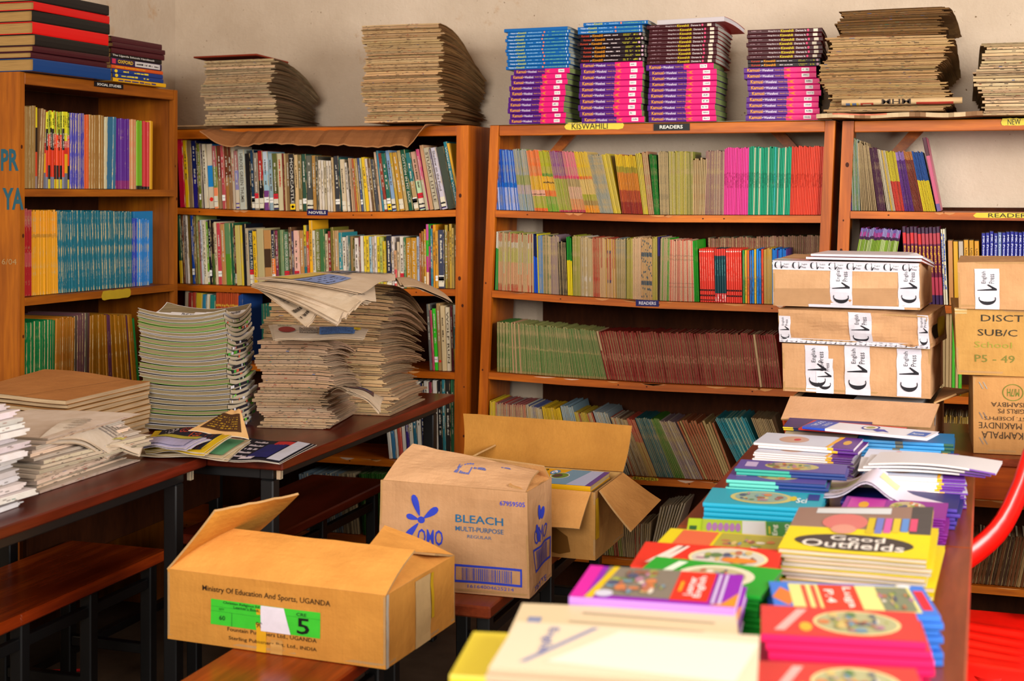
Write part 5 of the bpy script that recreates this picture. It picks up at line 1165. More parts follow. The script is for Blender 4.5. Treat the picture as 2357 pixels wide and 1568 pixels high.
c.tape('side', .40, .62, .0, .95, 'c0a070', 4, False); c.tape('side', .62, .66, .3, .95, 'c0981c', 5, False, off=.0026)
c.tape('side', 0.0, .035, 0, 1, 'b8b0a4', 6, False)
t = c.t; V = Vector
c.flap((t[0], t[1]-V((.0, 0, 0)), t[1]+V((-.002, .135, .058)), t[0]+V((.05, .125, .064))), 1, 'd8984a', bend=.006, rag=.01)
c.flap((t[1]+V((.0, .010, .000)), t[2], t[2]+V((-.17, .0, .050)), t[1]+V((-.12, .10, .030))), 2, 'd8984a', bend=.004)
c.flap((t[3]+V((-.002, 0, 0)), t[0]+V((-.002, 0, 0)), t[0]+V((.095, .03, .125)), t[3]+V((.225, -.18, .150))), 3, 'bc8030', bend=-.002, rag=.012)
c.flap((t[2], t[3], t[3]+V((0, -.10, .02)), t[2]+V((0, -.10, .028))), 4, 'c08438')
fl = c.fn['flap']
c.done()
# --- bleach carton
p = on(2, .4625, 1212, 1381)
W_ = .375
c = Carton(T((p.x-W_+.003, p.y+.0, .4615)) @ RZ(2.0), W_, .20, .245, 'crumpled brown bleach carton printed in blue, on the worn red bench', 'b48a64', seed=23, wob=.007, top='open')
BL, TL = '2c3cb0', '1c5c84'
c.put('front', 'text', .52, .84, .665, .74, 'BLEACH', TL); c.put('front', 'text', .52, .84, .585, .63, 'MULTI-PURPOSE', '2c5880'); c.put('front', 'thin', .60, .76, .525, .555, 'REGULAR', '2c5880')
c.put('front', 'text', .82, .985, .86, .905, '67959505', BL)
c.put('front', 'text', .265, .435, .425, .575, 'OMO', BL)
def petal(a, L, w):
    cx, cy = .285, .655; pts = []
    for k in range(15):
        tt = k/14*2*math.pi; r = .5+.5*math.cos(tt); x = L*(.15+.85*(1-(.5-.5*math.cos(tt)))); y = w*math.sin(tt)*(.35+.9*(.5+.5*math.cos(tt)))
        pts.append((x, y))
    ca, sa = math.cos(a), math.sin(a)
    return [(cx+(x*ca-y*sa)/W_*.245*1.0, cy+(x*sa+y*ca)) for (x, y) in pts]
for a, L, w in ((1.95, .25, .040), (.62, .22, .038), (2.95, .16, .030), (4.0, .25, .036)):
    c.mb['front'].add([c.fn['front'](u, v, -.0014) for (u, v) in petal(a, L, w)], BL, 'ink', 0)
c.put('front', 'poly', .325, .36, .395, .425, [(0, 1), (1, 1), (.8, .2), (.5, 0), (.2, .2)], BL)
c.put('front', 'disc', .262, .312, .625, .69, col=BL)
def barcode(face, u0, u1, v0, v1, n, seed):
    r_ = random.Random(seed); k = .012*W_/(c.W if face == 'front' else c.D)
    for (a, b, d_, e) in ((u0, u1, v1-.022, v1), (u0, u1, v0, v0+.022), (u0, u0+k, v0, v1), (u1-k, u1, v0, v1)): c.put(face, 'rect', a, b, d_, e, col=BL)
    x = u0+(u1-u0)*.12
    while x < u1-(u1-u0)*.16:
        w = r_.choice((.0022, .004, .006))*(u1-u0)/.4; c.put(face, 'poly', x, x+w, v0+.025, v1-.03, [(0, 0), (1, 0), (1, 1), (0, 1)], '3c48a4'); x += w+r_.choice((.003, .005, .007))*(u1-u0)/.4
barcode('front', .51, .955, .10, .27, 40, 2); barcode('side', .2, .95, .20, .42, 20, 3)
c.put('front', 'thin', .60, .90, .055, .085, '16164004625214', '3c48a4')
c.put('side', 'thin', .25, .78, .42+.03, .60, 'OMO', BL)
for (u, v, L, w, a) in ((.5, .66, .15, .03, 1.7), (.55, .66, .13, .035, 1.1), (.42, .60, .1, .05, 3.4), (.42, .56, .1, .05, 4.4)):
    c.mb['side'].add([c.fn['side'](u+L*.5*(1+math.cos(k*.45))*math.cos(a)-w*math.sin(k*.45)*math.sin(a)*1.5, v+L*.5*(1+math.cos(k*.45))*math.sin(a)+w*math.sin(k*.45)*math.cos(a), -.0014) for k in range(14)], BL, 'ink', 0)
c.put('side', 'thin', .15, .75, .02, .075, 'TBYTE', '3c48a4')
t = c.t
f, m = c.flap((t[0]+V((.005, .002, .0)), t[1]+V((-.005, .002, 0)), t[1]+V((-.012, .145, .022)), t[0]+V((.03, .135, .065))), 5, 'c49a74', bend=.008, rag=.015, wob=.006)
for (u0, u1, v0, v1) in ((.45, .56, .3, .75), (.57, .66, .5, .6), (.75, .82, .7, .76)): decal(f, m, 'scrib', u0, u1, v0, v1, col='5c64a0')
c.flap((t[2]+V((0, -.01, 0)), t[3], t[3]+V((.05, -.03, .055)), t[2]+V((-.01, -.03, .035))), 6, 'bc8c58', rag=.02)
c.flap((t[1]+V((-.002, .01, 0)), t[2], t[2]+V((-.06, -.0, .02)), t[1]+V((-.05, .02, .012))), 7, 'c8945c', rag=.05)
c.done()
# --- open carton of yellow books
p = on(2, .4615, 1373, 1288)
W_ = .47
c = Carton(T((p.x-W_, p.y, .4615)) @ RZ(-1.5), W_, .27, .175, 'open brown carton of yellow workbooks with its rear flap up', 'b08044', seed=31, wob=.003, top='open', inner='b48c54')
t = c.t
c.flap((t[2], t[3], t[3]+V((-.02, .05, .125)), t[2]+V((.01, .055, .118))), 8, 'a87430', bend=.012, rag=.008)
c.flap((t[0]+V((.08, -.002, 0)), t[1]+V((-.01, -.002, 0)), t[1]+V((-.018, -.075, -.078)), t[0]+V((.08, -.07, -.085))), 9, 'd09858', bend=-.003, rag=.01)
c.flap((t[1]+V((.003, .02, 0)), t[2]+V((.003, -.02, 0)), t[2]+V((.12, -.07, -.055)), t[1]+V((.10, -.03, -.085))), 10, 'c08c50', bend=.002)
c.flap((t[3], t[0], t[0]+V((.06, .02, .03)), t[3]+V((.09, .02, .05))), 13, 'c08c54', rag=.03)
c.put('front', 'poly', .55, .86, .05, .5, [(0, .55), (.25, .9), (.6, 1), (.95, .6), (1, .1), (.8, 0), (.5, .1), (.2, .2)], '6c4410'); c.put('front', 'poly', .45, .8, .42, .58, [(0, .5), (.3, 1), (.7, .8), (1, .2), (.5, .3)], 'd89c14', off=.001)
c.put('side', 'rect', .0, .12, .3, .9, col='d0a018')
c.done()
box3 = (p.x-W_, p.y)
# --- taped cartons on the side table
def front_carton(px0, px1, y_top, z0, h, Y, yaw, label, seed, D=.30, **k):
    p0 = on(1, Y, px0, y_top); p1 = on(1, Y, px1, y_top)
    return Carton(T((p0.x, Y, z0)) @ RZ(yaw), (p1.x-p0.x)/math.cos(math.radians(yaw)), D, h, label, seed=seed, group='cartons on the side table', **k)
BX = 'b98f68'
c = front_carton(1822, 2150, 920, .7595, .110, 3.70, -3, 'open carton with a folded down front flap, lowest in the taped carton stack', 41, col='b88e68', top='open', wob=.002)
t = c.t
c.flap((t[0]+V((-.002, -.001, 0)), t[1]+V((.012, -.001, -.002)), t[1]+V((-.004, -.065, -.052)), t[0]+V((-.012, -.075, -.048))), 12, 'bc9270', wob=.001)
c.flap((t[1], t[2], t[2]+V((.075, -.01, -.004)), t[1]+V((.05, .04, .020))), 14, 'b08458')
c.tape('side', .0, .10, .5, 1, 'b0a8a4', 4, False)
c.done()
for q in range(5):
    lying(.17, .2, .0045, 'dcdce0', page='e0e0e4', name='paper_pad', label='white paper pad inside the open carton, %s' % ('topmost' if q == 4 else '%s from its bottom' % ORD[q]), cat='paper', group='white pads in the open carton', M=c.root.matrix_world @ T((.15, .02+.002*q, .078+q*.0056)), parts=False, spine=False)
lying(.14, .2, .02, '241c18', page='b0a890', name='book', label='dark book lying in the open carton beside the white pads', M=c.root.matrix_world @ T((.008, .02, .078)), spine=False, parts=False)
c = front_carton(1803, 2143, 850, .8815, .126, 3.715, -4, 'brown carton with three white tape strips, third from the top of its stack', 43, col=BX, wob=.004, sagf=.003)
c.tape('front', .16, .32, .02, .98, 'c4c0ca', 1); c.tape('front', .43, .60, .0, 1, 'c8c4cc', 2, off=.0016); c.tape('front', .78, .94, .02, .98, 'c8c4ce', 3)
c.tape('front', .23, .35, .0, .72, 'ccc8d0', 5, off=.002); c.done()
c = front_carton(1795, 2142, 750, 1.0085, .092, 3.715, -7, 'crushed brown carton with tape round its edges, second from the top of its stack', 45, col=BX, wob=.009, D=.27)
c.tape('front', .48, .63, .0, 1, 'c4c0c8', 1); c.tape('front', .0, .08, .0, .8, 'c8c4cc', 4); c.tape('front', .93, 1.0, .0, 1, 'c8c4cc', 6); c.tape('front', .0, 1, .0, .14, 'c8c4cc', 7, off=.002)
c.put('side', 'rect', .5, .8, .2, .75, col='a88c20'); c.put('side', 'rect', .3, .5, .2, .6, col='1c1810'); c.done()
c = front_carton(1780, 2118, 650, 1.1015, .118, 3.72, -4, 'brown carton edged with white printed tape, topmost of its stack', 47, col='be9670', wob=.004, D=.29)
c.tape('front', .40, .55, .0, .9, 'c4c0ca', 1); c.tape('front', .86, 1.0, .05, .92, 'c8c4ce', 2); c.tape('front', .0, 1, .80, 1.0, 'c8c4ce', 3, off=.002); c.tape('front', .25, .9, .0, .06, 'c8c4ce', 3, logo=False)
c.tape('top', 0, 1, .0, .22, 'ccc8d0', 5, False)
c.put('front', 'quad', .01, .40, .02, .5, [(0, 0), (1, 0), (1, 1), (0, .8)], col='a4784c', off=.0011) if False else decal(c.fn['front'], c.mb['front'], 'quad', .01, .85, .02, .5, [(0, 0), (1, 0), (1, .9), (0, .75)], 'a67e58', off=.0009); c.done()
lb = ('white booklet with a red back cover lying on the topmost taped carton', 'thin white booklet on top of the red backed one over the cartons')
for q in range(2):
    lying(.29-.01*q, .21, .006, ('b04030', 'd8d4dc')[q], page='dcd8dc', bands=[(0, 1, 'd8d4e0')], name='booklet', label=lb[q], M=c.root.matrix_world @ T((.085+.01*q, .0+.012*q, .122+q*.0075)) @ RZ(-3+q), parts=False, wave=lambda u, v: -.03*max(0, u-.82)*5*v, wear=0, group=None)
c = front_carton(2241, 2400, 950, .7595, .187, 3.655, 3, 'stapled brown carton with upside down handwriting, lowest of the edge stack', 51, col='b0824e', wob=.003)
W_ = c.W
W2 = .42
c2 = c
def hand(c, face, lines, col, rot=0, thin='text'):
    for (u0, u1, v0, v1, s_) in lines: c.put(face, thin, u0, u1, v0, v1, s_, col, rot=rot)
hand(c, 'front', [(.12, .72, .20, .29, 'KAMPALA'), (.08, .70, .33, .41, 'MAKINDYE'), (.16, .76, .44, .505, "ST. JOSEPH'S"), (.36, .74, .535, .595, 'GIRLS PS'), (.26, .80, .62, .68, 'NSAMBYA')], '3c2c1c', 180, 'thin')
for a in range(24):
    a0, a1 = a/24*6.283, (a+1)/24*6.283
    c.put('front', 'poly', .42, .72, .70, .92, [(.5+.5*math.cos(a0), .5+.5*math.sin(a0)), (.5+.5*math.cos(a1), .5+.5*math.sin(a1)), (.5+.46*math.cos(a1), .5+.46*math.sin(a1)), (.5+.46*math.cos(a0), .5+.46*math.sin(a0))], '5c6c20')
hand(c, 'front', [(.49, .66, .76, .86, 'M/7H')], '4c6c20', 180, 'thin')
for v_ in (.12, .45, .85):
    for q in (0, .06): c.put('front', 'poly', .06+q, .16+q, v_, v_+.09, [(.2, 1), (.35, 1), (.9, 0), (.75, 0)], 'c8c4b8', mat='staple_steel')
c.done()
c = front_carton(2196, 2400, 790, .9475, .162, 3.67, 2, 'brown carton with a handwritten district note, middle of the edge stack', 53, col='b08648', wob=.005, taper=.008)
hand(c, 'front', [(.30, .78, .82, .92, 'DISCT'), (.26, .72, .60, .70, 'SUB/C')], '28241c', 0, 'thin'); hand(c, 'front', [(.22, .66, .42, .51, 'School')], '8c8830', 0, 'thin'); hand(c, 'front', [(.22, .70, .20, .31, 'P5 - 49')], '6c6c2c', 0, 'thin')
c.put('front', 'rect', .80, .96, .865, .875, col='28241c'); c.tape('front', .9, 1.1, .6, 1, 'c4b48c', 4, False); c.tape('front', .0, .14, .93, 1.02, 'b89458', 5, False); c.done()
c = front_carton(2207, 2400, 650, 1.1105, .116, 3.665, 1, 'brown carton with a vertical printed tape strip, topmost of the edge stack', 55, col='b68c62', wob=.004)
c.tape('front', .20, .49, .0, .86, 'c4c0c8', 1); c.tape('front', .86, 1.0, .1, 1, 'ccc8d0', 2); c.done()
# books inside the open carton of yellow workbooks
bx, by = box3
def cart(items):
    def f(mb, L, D, z):
        for it in items:
            k, u0, u1, v0, v1, a = it[:6]; col = it[6] if len(it) > 6 else a; zz = z + (it[7] if len(it) > 7 else .0)
            fn = lambda a_, b_: (L*(u0+(u1-u0)*a_), D*(v0+(v1-v0)*b_), zz)
            if k == 'r': mb.add([fn(0, 0), fn(1, 0), fn(1, 1), fn(0, 1)], col, 'printed_sheet', 0)
            elif k == 'e': disc(mb, fn, col, 24, 'printed_sheet')
            elif k == 't': text(mb, a, fn, col)
            elif k == 'v': text(mb, a, lambda a_, b_: fn(b_, 1-a_), col)
            elif k == 'w': text(mb, a, lambda a_, b_: fn(1-b_, a_), col)
            elif k == 'b':
                rb = random.Random(a); pal = ['6c8ca0', 'b06a50', '98a048', 'c8b070', '8c5c48', 'd8cfc0', '5c7c4c', '48506c', 'c87848', 'a87890']
                for q in range(26):
                    x, y = rb.uniform(.06, .90), rb.uniform(.06, .88); rx, ry = rb.uniform(.02, .09), rb.uniform(.04, .14)
                    if (x-.5)**2+(y-.5)**2 > .17: continue
                    disc(mb, lambda a_, b_: (L*(u0+(u1-u0)*(x+rx*(a_-.5)*2)), D*(v0+(v1-v0)*(y+ry*(b_-.5)*2)), zz+q*.00003), rb.choice(pal), 9, 'printed_sheet')
            elif k == 'p': mb.add([fn(*q) for q in a], col, 'printed_sheet', 0)
    return f
SOC = cart([('r', 0, .14, 0, 1, '1880c8'), ('p', .45, 1, 0, 1, [(.15, 1), (.6, 1), (.45, 0), (-.1, 0)], '5c94b8', .0002), ('p', .45, 1, 0, 1, [(.6, 1), (1, 1), (1, 0), (.45, 0)], 'a8b8e0', .0002), ('r', .93, 1, 0, 1, '4c3494', '4c3494', .0003), ('e', .32, .43, .62, .92, '1880c8', '1880c8', .0004), ('v', .34, .41, .66, .88, '6', 'f0f0f0', .0006), ('v', .17, .26, .35, .95, 'Social', '302410', .0004), ('e', .38, .60, .35, .75, 'dce0e0', 'dce0e0', .0004), ('e', .39, .59, .37, .73, '4c8030', '4c8030', .0005), ('e', .41, .52, .42, .66, '30283c', '30283c', .0007), ('e', .28, .44, .1, .34, 'c8d4e8', 'c8d4e8', .0005)])
for q in range(12):
    lying(.225, .19, .0135, 'd8a010', page='c8b084', name='workbook', label='yellow social studies workbook in the open carton, %s' % ('topmost' if q == 11 else '%s from its bottom' % ORD[q]), group='yellow workbooks in the open carton', M=T((bx+.222, by+.03, .469+q*.0143)) @ RZ(-1.5+(q % 3)*.4), parts=(q == 11), cover_art=SOC if q == 11 else None, wear=.02)
for q in range(11):
    lying(.19, .2, .0135, '8aa834' if q == 10 else 'c8ccd0', page='c8c0b0', name='workbook', label='pale and green workbook in the open carton beside the yellow ones, %s' % ('topmost' if q == 10 else '%s from its bottom' % ORD[q]), group='green workbooks in the open carton', M=T((bx+.012, by+.035, .469+q*.0143)) @ RZ(-1.5), parts=(q == 10), wear=.02)
# ------------------------------------------------------------------ new books on the long table
TZ = .7605
def tbase(xl, xr, yf, zt):
    """front top edge pixels at height zt -> base point (on the table), length, yaw 0"""
    a = on(2, zt, xl, yf); b = on(2, zt, xr, yf)
    return a, b
def tstack(xl, xr, yl, yr, zt, D, n, cover, lab, name, cat='booklet', group=None, bands=None, art=None, page='d0c8bc', th=None, side=None, spine=True, wear=.0, jitter=.004, mark=None, tops=None, jrot=.8, droop=0, z0=TZ, alt=None, marks=None, topwave=None, rag=1.0):
    a = on(2, zt, xl, yl); b = on(2, zt, xr, yr)
    yaw = math.degrees(math.atan2(b.y-a.y, b.x-a.x)); yaw = max(-14, min(14, yaw)); L = math.hypot(b.x-a.x, b.y-a.y)
    H = zt-z0; t = H/n-.0007; r_ = random.Random(int(xl)); z = z0
    for i in range(n):
        last = i == n-1
        M = T((a.x, a.y, z)) @ RZ(yaw) @ T((r_.uniform(-jitter, jitter)*(0 if last else 1), r_.uniform(-.003, .003)*(0 if last else 1), 0)) @ RZ(r_.uniform(-jrot, jrot)*(0 if last else 1))
        pos = '' if n == 1 else ', topmost' if last else ', lowest' if i == 0 else ', %s from bottom' % ORD[i]
        cv = cover; bs = bands
        if alt and i in alt: cv, bs = alt[i]
        lying(L, D, t, cv, page=page, side_page=side, bands=bs, name=name, label=lab+pos, cat=cat, group=group or lab, M=M, parts=last or i == n-2, cover_art=art if (last or i == n-2) else None, spine=spine, wear=wear, droop=droop, spine_marks=marks, wave=topwave if last and topwave else None)
        z += t+.0007
    return a, yaw, L
# towards the camera: worn cream folders over yellow ones
tstack(1035, 1745, 1552, 1588, .868, .155, 4, 'dcc83c', 'glossy yellow booklet under the cream folders at the table corner', 'activity_booklet', bands=[(0, 1, 'd8c438')], page='e4e0d0', wear=.0)
ARTC = cart([('p', .10, .60, .15, .95, [(0, .0), (.05, .0), (.5, 1), (.45, 1)], '7880a8'), ('v', .14, .19, .3, .9, 'English', '6870a8', .0003), ('p', .2, 1, 0, .9, [(0, .2), (.9, 0), (1, .9), (.3, 1)], 'e8dccc', .0002)])
tstack(1125, 1742, 1535, 1575, .893, .165, 3, 'dccbb0', 'faded cream folder nearest the camera on the long table', 'paper_folder', 'folder', art=ARTC, bands=[(0, 1, 'b89c80')], page='c8b090', z0=.8690, wear=.12)
ART2 = cart([('p', 0, 1, 0, 1, [(.3, .75), (.9, .62), (.9, .66), (.3, .80)], 'a8987c', .0003), ('p', 0, 1, 0, 1, [(.25, .5), (.85, .38), (.85, .41), (.25, .54)], 'b0a084', .0003), ('r', .06, .12, .2, .6, '8088a8', '8088a8', .0003)])
tstack(1165, 1700, 1468, 1492, .852, .15, 7, 'd4c09c', 'old cream booklet behind the nearest folders on the long table', 'old_booklet', art=ART2, bands=[(0, 1, 'b09068')], page='c0a888', wear=.14)
# first column, nearest to farthest
PUR = cart([('r', 0, .09, 0, 1, 'd018a0', 'd018a0', .0001), ('p', 0, 1, 0, 1, [(.09, 0), (.14, 0), (.2, 1), (.16, 1)], 'd8b818', .0003), ('r', .13, .60, .1, 1, '7c7468', '7c7468', .0002), ('b', .13, .60, .1, 1, 3, '8c98a0', .0004), ('b', .16, .58, .1, .95, 4, '8c98a0', .0012), ('e', .14, .25, .05, .25, 'c8c8dc', 'c8c8dc', .0006), ('r', .60, .83, .08, .98, 'dc2c18', 'dc2c18', .0004), ('w', .73, .79, .2, .85, 'English', 'f4ecec', .0008), ('w', .67, .72, .25, .8, 'Learner', 'f4ecec', .0008), ('r', .63, .65, .35, .65, 'e0a018', 'e0a018', .0007), ('r', .85, .87, .05, .95, 'c8b8e0', 'c8b8e0', .0006), ('r', .89, .91, .05, .95, 'c8b8e0', 'c8b8e0', .0006), ('p', .84, 1, 0, .4, [(0, 0), (1, 0), (1, 1), (.5, .2)], 'e08c20', .0005)])
tstack(1310, 1692, 1372, 1398, .862, .16, 6, '8c1cb0', 'purple reader with a red title panel on the long table', 'new_reader', art=PUR, bands=[(0, 1, 'a070b8')], page='c8b0c8', alt={2: ('c8b8d8', [(0, 1, 'c090c8')])})
GRN = cart([('e', .28, .86, .12, .9, 'd8d4b8', 'd8d4b8', .0002), ('e', .35, .8, .2, .8, 'b8b088', 'b8b088', .0004), ('b', .35, .8, .2, .8, 5, 'b06a50', .0006), ('p', .1, .28, .1, .9, [(0, 0), (.4, 0), (1, 1), (.6, 1)], 'dcecd8', .0003)])
tstack(1442, 1752, 1338, 1372, .826, .155, 8, '189c28', 'bright green reader stacked on the long table', 'new_reader', art=GRN, bands=[(0, 1, '1c9c2c')], page='787468', side='5c5850', jitter=.007)
RED = cart([('e', .36, .92, .1, .92, 'e8d8a0', 'e8d8a0', .0002), ('e', .38, .9, .14, .88, 'c8c4b8', 'c8c4b8', .0004), ('b', .38, .9, .14, .88, 6, '6c8ca0', .0006), ('e', .6, .85, .3, .5, 'e08428', 'e08428', .0016), ('p', .08, .34, .15, .9, [(0, 0), (.25, 0), (.9, 1), (.65, 1)], 'f0d8d0', .0003), ('p', .16, .40, .15, .9, [(0, 0), (.2, 0), (.75, 1), (.55, 1)], 'f0d8d0', .0003), ('e', .30, .38, .1, .35, 'e8b018', 'e8b018', .0006)])
tstack(1452, 1787, 1300, 1322, .818, .152, 5, 'd82c1c', 'bright red reader with a white oval picture on the long table', 'new_reader', art=RED, bands=[(0, 1, 'd8301c')], page='706050', side='4c4038')
YEL = cart([('r', .12, .42, .15, .95, 'd86440', 'd86440', .0002), ('r', .45, .95, .2, .95, 'a8a040', 'a8a040', .0002), ('b', .45, .95, .2, .95, 7, '80706c', .0004)])
tstack(1500, 1790, 1262, 1286, .806, .15, 4, 'dcc818', 'yellow reader between the red and the lime green ones', 'new_reader', art=YEL, bands=[(0, 1, 'e4cc10')], page='b0a878', jitter=.009)
LIM = cart([('r', .0, .12, 0, 1, 'b0d020', 'b0d020', .0001), ('r', .02, .09, .12, .6, '186030', '186030', .0003), ('r', .14, .74, .15, .95, 'a8c430', 'a8c430', .0002), ('r', .52, .74, .15, .95, 'd4d8dc', 'd4d8dc', .0003)] + [('e', .18+q*.055, .23+q*.055, .35, .8, 'a870b0', 'a870b0', .0005) for q in range(6)] + [('r', .75, 1, .1, .98, '1c8828', '1c8828', .0003), ('w', .80, .86, .25, .8, 'Eng', 'e8f0e8', .0006), ('w', .90, .97, .2, .85, 'Luo', 'e8f0e8', .0006), ('r', .765, .785, .3, .7, 'c0c020', 'c0c020', .0006), ('e', .12, .24, .02, .18, 'e4e4ec', 'e4e4ec', .0005)])
tstack(1578, 1830, 1236, 1246, .792, .145, 3, 'a4cc1c', 'lime green reader with a white picture band on the long table', 'new_reader', art=LIM, bands=[(0, 1, 'a8cc1c')], page='b0b484')
CYA = cart([('e', .2, .75, .12, .9, 'c0b870', 'c0b870', .0002), ('e', .24, .7, .2, .85, '88a094', '88a094', .0004), ('b', .24, .7, .2, .85, 8, 'a87858', .0006), ('r', .87, .97, .5, .9, '1c3484', '1c3484', .0003), ('e', .72, .78, .4, .7, 'c8b828', 'c8b828', .0003), ('t', .78, .87, .3, .6, 'Sci', 'e0ecf0', .0005)])
tstack(1618, 1888, 1156, 1172, .806, .14, 5, '1c9cb4', 'cyan reader with a round picture on the long table', 'new_reader', art=CYA, bands=[(0, 1, '1890b0')], page='c8dce4', th=.01)
TEA = cart([('r', 0, 1, 0, 1, '584c98', '584c98', .0001), ('r', .07, .18, .3, .8, 'b8a8d0', 'b8a8d0', .0003), ('e', .25, .75, .15, .9, 'b4ac70', 'b4ac70', .0003), ('b', .25, .75, .15, .9, 9, '8c6c50', .0005)])
tstack(1672, 1900, 1103, 1116, .820, .14, 8, '2c8494', 'slim teal and navy reader in the middle of the long table', 'new_reader', art=TEA, bands=[(0, .5, '58b4a8'), (.5, 1, '183474')], page='e0e0e4', jitter=.006)
tstack(1692, 1945, 1078, 1092, .834, .10, 2, '4c4490', 'purple covered slim reader with teal spine behind the teal ones', 'new_reader', art=TEA, bands=[(0, .5, '2c9484'), (.5, 1, '1c3470')], page='dcdce4', jitter=.005, z0=.8207)
WHT = cart([('r', 0, .74, 0, 1, 'c8ccdc', 'c8ccdc', .0001), ('e', .2, .5, .2, .8, 'c09c8c', 'c09c8c', .0003), ('e', .35, .42, .4, .6, 'c03040', 'c03040', .0005), ('p', .72, .82, 0, 1, [(0, 0), (.3, 0), (1, 1), (.5, 1)], 'e8a818', .0004), ('r', .78, 1, 0, 1, '5c2484', '5c2484', .0003), ('e', .85, .93, .3, .7, 'd0a028', 'd0a028', .0006)])
WB = [(0, .74, 'e4d4d0'), (.74, .80, 'e0a418'), (.80, 1, '54207c')]
tstack(1736, 1962, 1040, 1056, .812, .14, 11, 'd4d0dc', 'white, orange and purple reader in the far pile of the first column', 'new_reader', art=WHT, bands=WB, page='d8c8c8', side='8058a0', jitter=.005)
tstack(1735, 1965, 1018, 1034, .826, .14, 2, 'd0ccdc', 'skewed white and purple reader crossing the far pile', 'new_reader', art=WHT, bands=WB, page='d8c8c8', z0=.8135, jitter=.015, jrot=6)
tstack(1803, 1975, 1004, 1012, .818, .13, 6, 'b8b0a0', 'grey and black magazine behind the white and purple readers', 'magazine', 'magazine', bands=[(0, .3, '1c1c24'), (.3, .6, '505060'), (.6, 1, 'b8b0a0')], page='a8987c', jitter=.006)
tstack(1802, 2000, 982, 992, .828, .15, 2, '2c2470', 'navy magazine with a yellow spine near the open carton', 'magazine', 'magazine', bands=[(0, .12, 'd4b818'), (.12, 1, '1c1c48')], page='605c60', z0=.819)
REDM = lambda w, l: None
tstack(1838, 2060, 985, 1003, .834, .13, 1, 'cc2818', 'flat red booklet under the white and blue certificate cover', 'booklet', bands=[(0, 1, 'c82818')], z0=.8287, page='c8a8a0')
WBL = cart([('r', 0, .19, 0, 1, '2444b0', '2444b0', .0002), ('v', .04, .09, .2, .9, 'SOCIAL', 'd8dcf0', .0005), ('v', .12, .16, .3, .8, 'STUDIES', 'd8dcf0', .0005), ('e', .42, .56, .35, .95, '2838a0', '2838a0', .0003), ('e', .435, .545, .4, .9, 'e8e4d8', 'e8e4d8', .0005), ('e', .455, .525, .5, .8, '9c9c60', '9c9c60', .0007), ('p', .5, .68, .2, .6, [(0, .8), (.6, .9), (1, .1), (.7, .3), (.5, 0)], '3040b0', .0004), ('r', .83, .97, .15, .7, '2c60b8', '2c60b8', .0003), ('t', .85, .94, .3, .5, 'Pearson', 'e4e8f0', .0005)])
tstack(1847, 2124, 981, 1012, .842, .10, 1, 'e0e0ec', 'white booklet with blue bands and a rosette before the open carton', 'booklet', art=WBL, bands=[(0, .19, '2444b0'), (.19, 1, 'd8d8e8')], z0=.8350, page='d8d8e4')
# second column, farthest to nearest
tstack(1972, 2195, 1010, 1022, .818, .14, 7, '2880c4', 'light blue exercise booklet in the far pile of the second column', 'exercise_booklet', bands=[(0, .4, '4c9cd8'), (.4, .48, '6c6c60'), (.48, .9, '3c94d4'), (.9, 1, '305c48')], page='b0c4d4', jitter=.008)
VV = cart([('r', 0, .78, 0, 1, 'd8dcf0', 'd8dcf0', .0001), ('e', .28, .42, .2, .9, 'd02438', 'd02438', .0003), ('e', .32, .38, .4, .7, 'e0e0ec', 'e0e0ec', .0005), ('p', .76, .88, 0, 1, [(0, 0), (.3, 0), (1, 1), (.5, 1)], 'e8a818', .0004), ('r', .80, 1, 0, 1, '5c2490', '5c2490', .0003), ('p', .18, .3, .0, .3, [(0, 0), (1, 0), (.5, 1)], 'd02438', .0004)])
tstack(1985, 2200, 1056, 1070, .812, .13, 6, 'd8dcec', 'white reader with red ring and purple end behind the curled ones', 'new_reader', art=VV, bands=[(0, .15, '2c70a4'), (.15, 1, 'd0d0e0')], page='d8c8c8')
tstack(1992, 2222, 1092, 1104, .820, .145, 13, 'd8d4dc', 'white and yellow tipped reader in the purple ended pile', 'new_reader', art=WHT, bands=[(0, .72, 'ecdcd4'), (.72, .77, 'e8a810'), (.77, 1, '602890')], page='dccccc', side='6c30a0', jitter=.005)
for q in range(3):
    a = on(2, .826, 1975+q*12, 1080)
    lying(.25, .14, .004, 'd4d4dc', page='dcd8d8', bands=[(0, .8, 'dcd0cc'), (.8, 1, '6c3c98')], name='new_reader', label='curled white reader lying loose over the purple ended pile, %s' % ('lowest', 'middle', 'topmost')[q], cat='booklet', group='curled white readers', M=T((a.x, a.y, .8215+q*.0062)) @ RZ(2-q*4), parts=q == 2, cover_art=cart([('e', .25, .75, .15, .85, 'a8a8a0', 'a8a8a0', .0005), ('e', .35, .6, .3, .7, '7c8494', '7c8494', .0008)]) if False else None, wear=0, wave=lambda u, v, q=q: (.005+.002*q)*math.sin(math.pi*u)*(1-.3*v))
tstack(1935, 2203, 1152, 1172, .800, .14, 5, '18206c', 'navy reader under the splayed open booklet', 'new_reader', bands=[(0, .8, '181c74'), (.8, 1, '503c9c')], page='c8c8dc', jitter=.006)
MAG = cart([('r', .05, .4, .2, .9, 'b83c9c', 'b83c9c', .0002), ('e', .45, .8, .15, .9, 'b8a880', 'b8a880', .0003), ('b', .45, .8, .15, .9, 13, 'b8a880', .0005), ('e', .15, .25, .3, .7, 'd8a030', 'd8a030', .0004)])
tstack(1932, 2176, 1176, 1194, .812, .135, 11, '8c2890', 'magenta reader with purple spine beside the fashion booklets', 'new_reader', art=MAG, bands=[(0, 1, '7c2088')], page='d8b8d8', side='b888c0', jitter=.005)
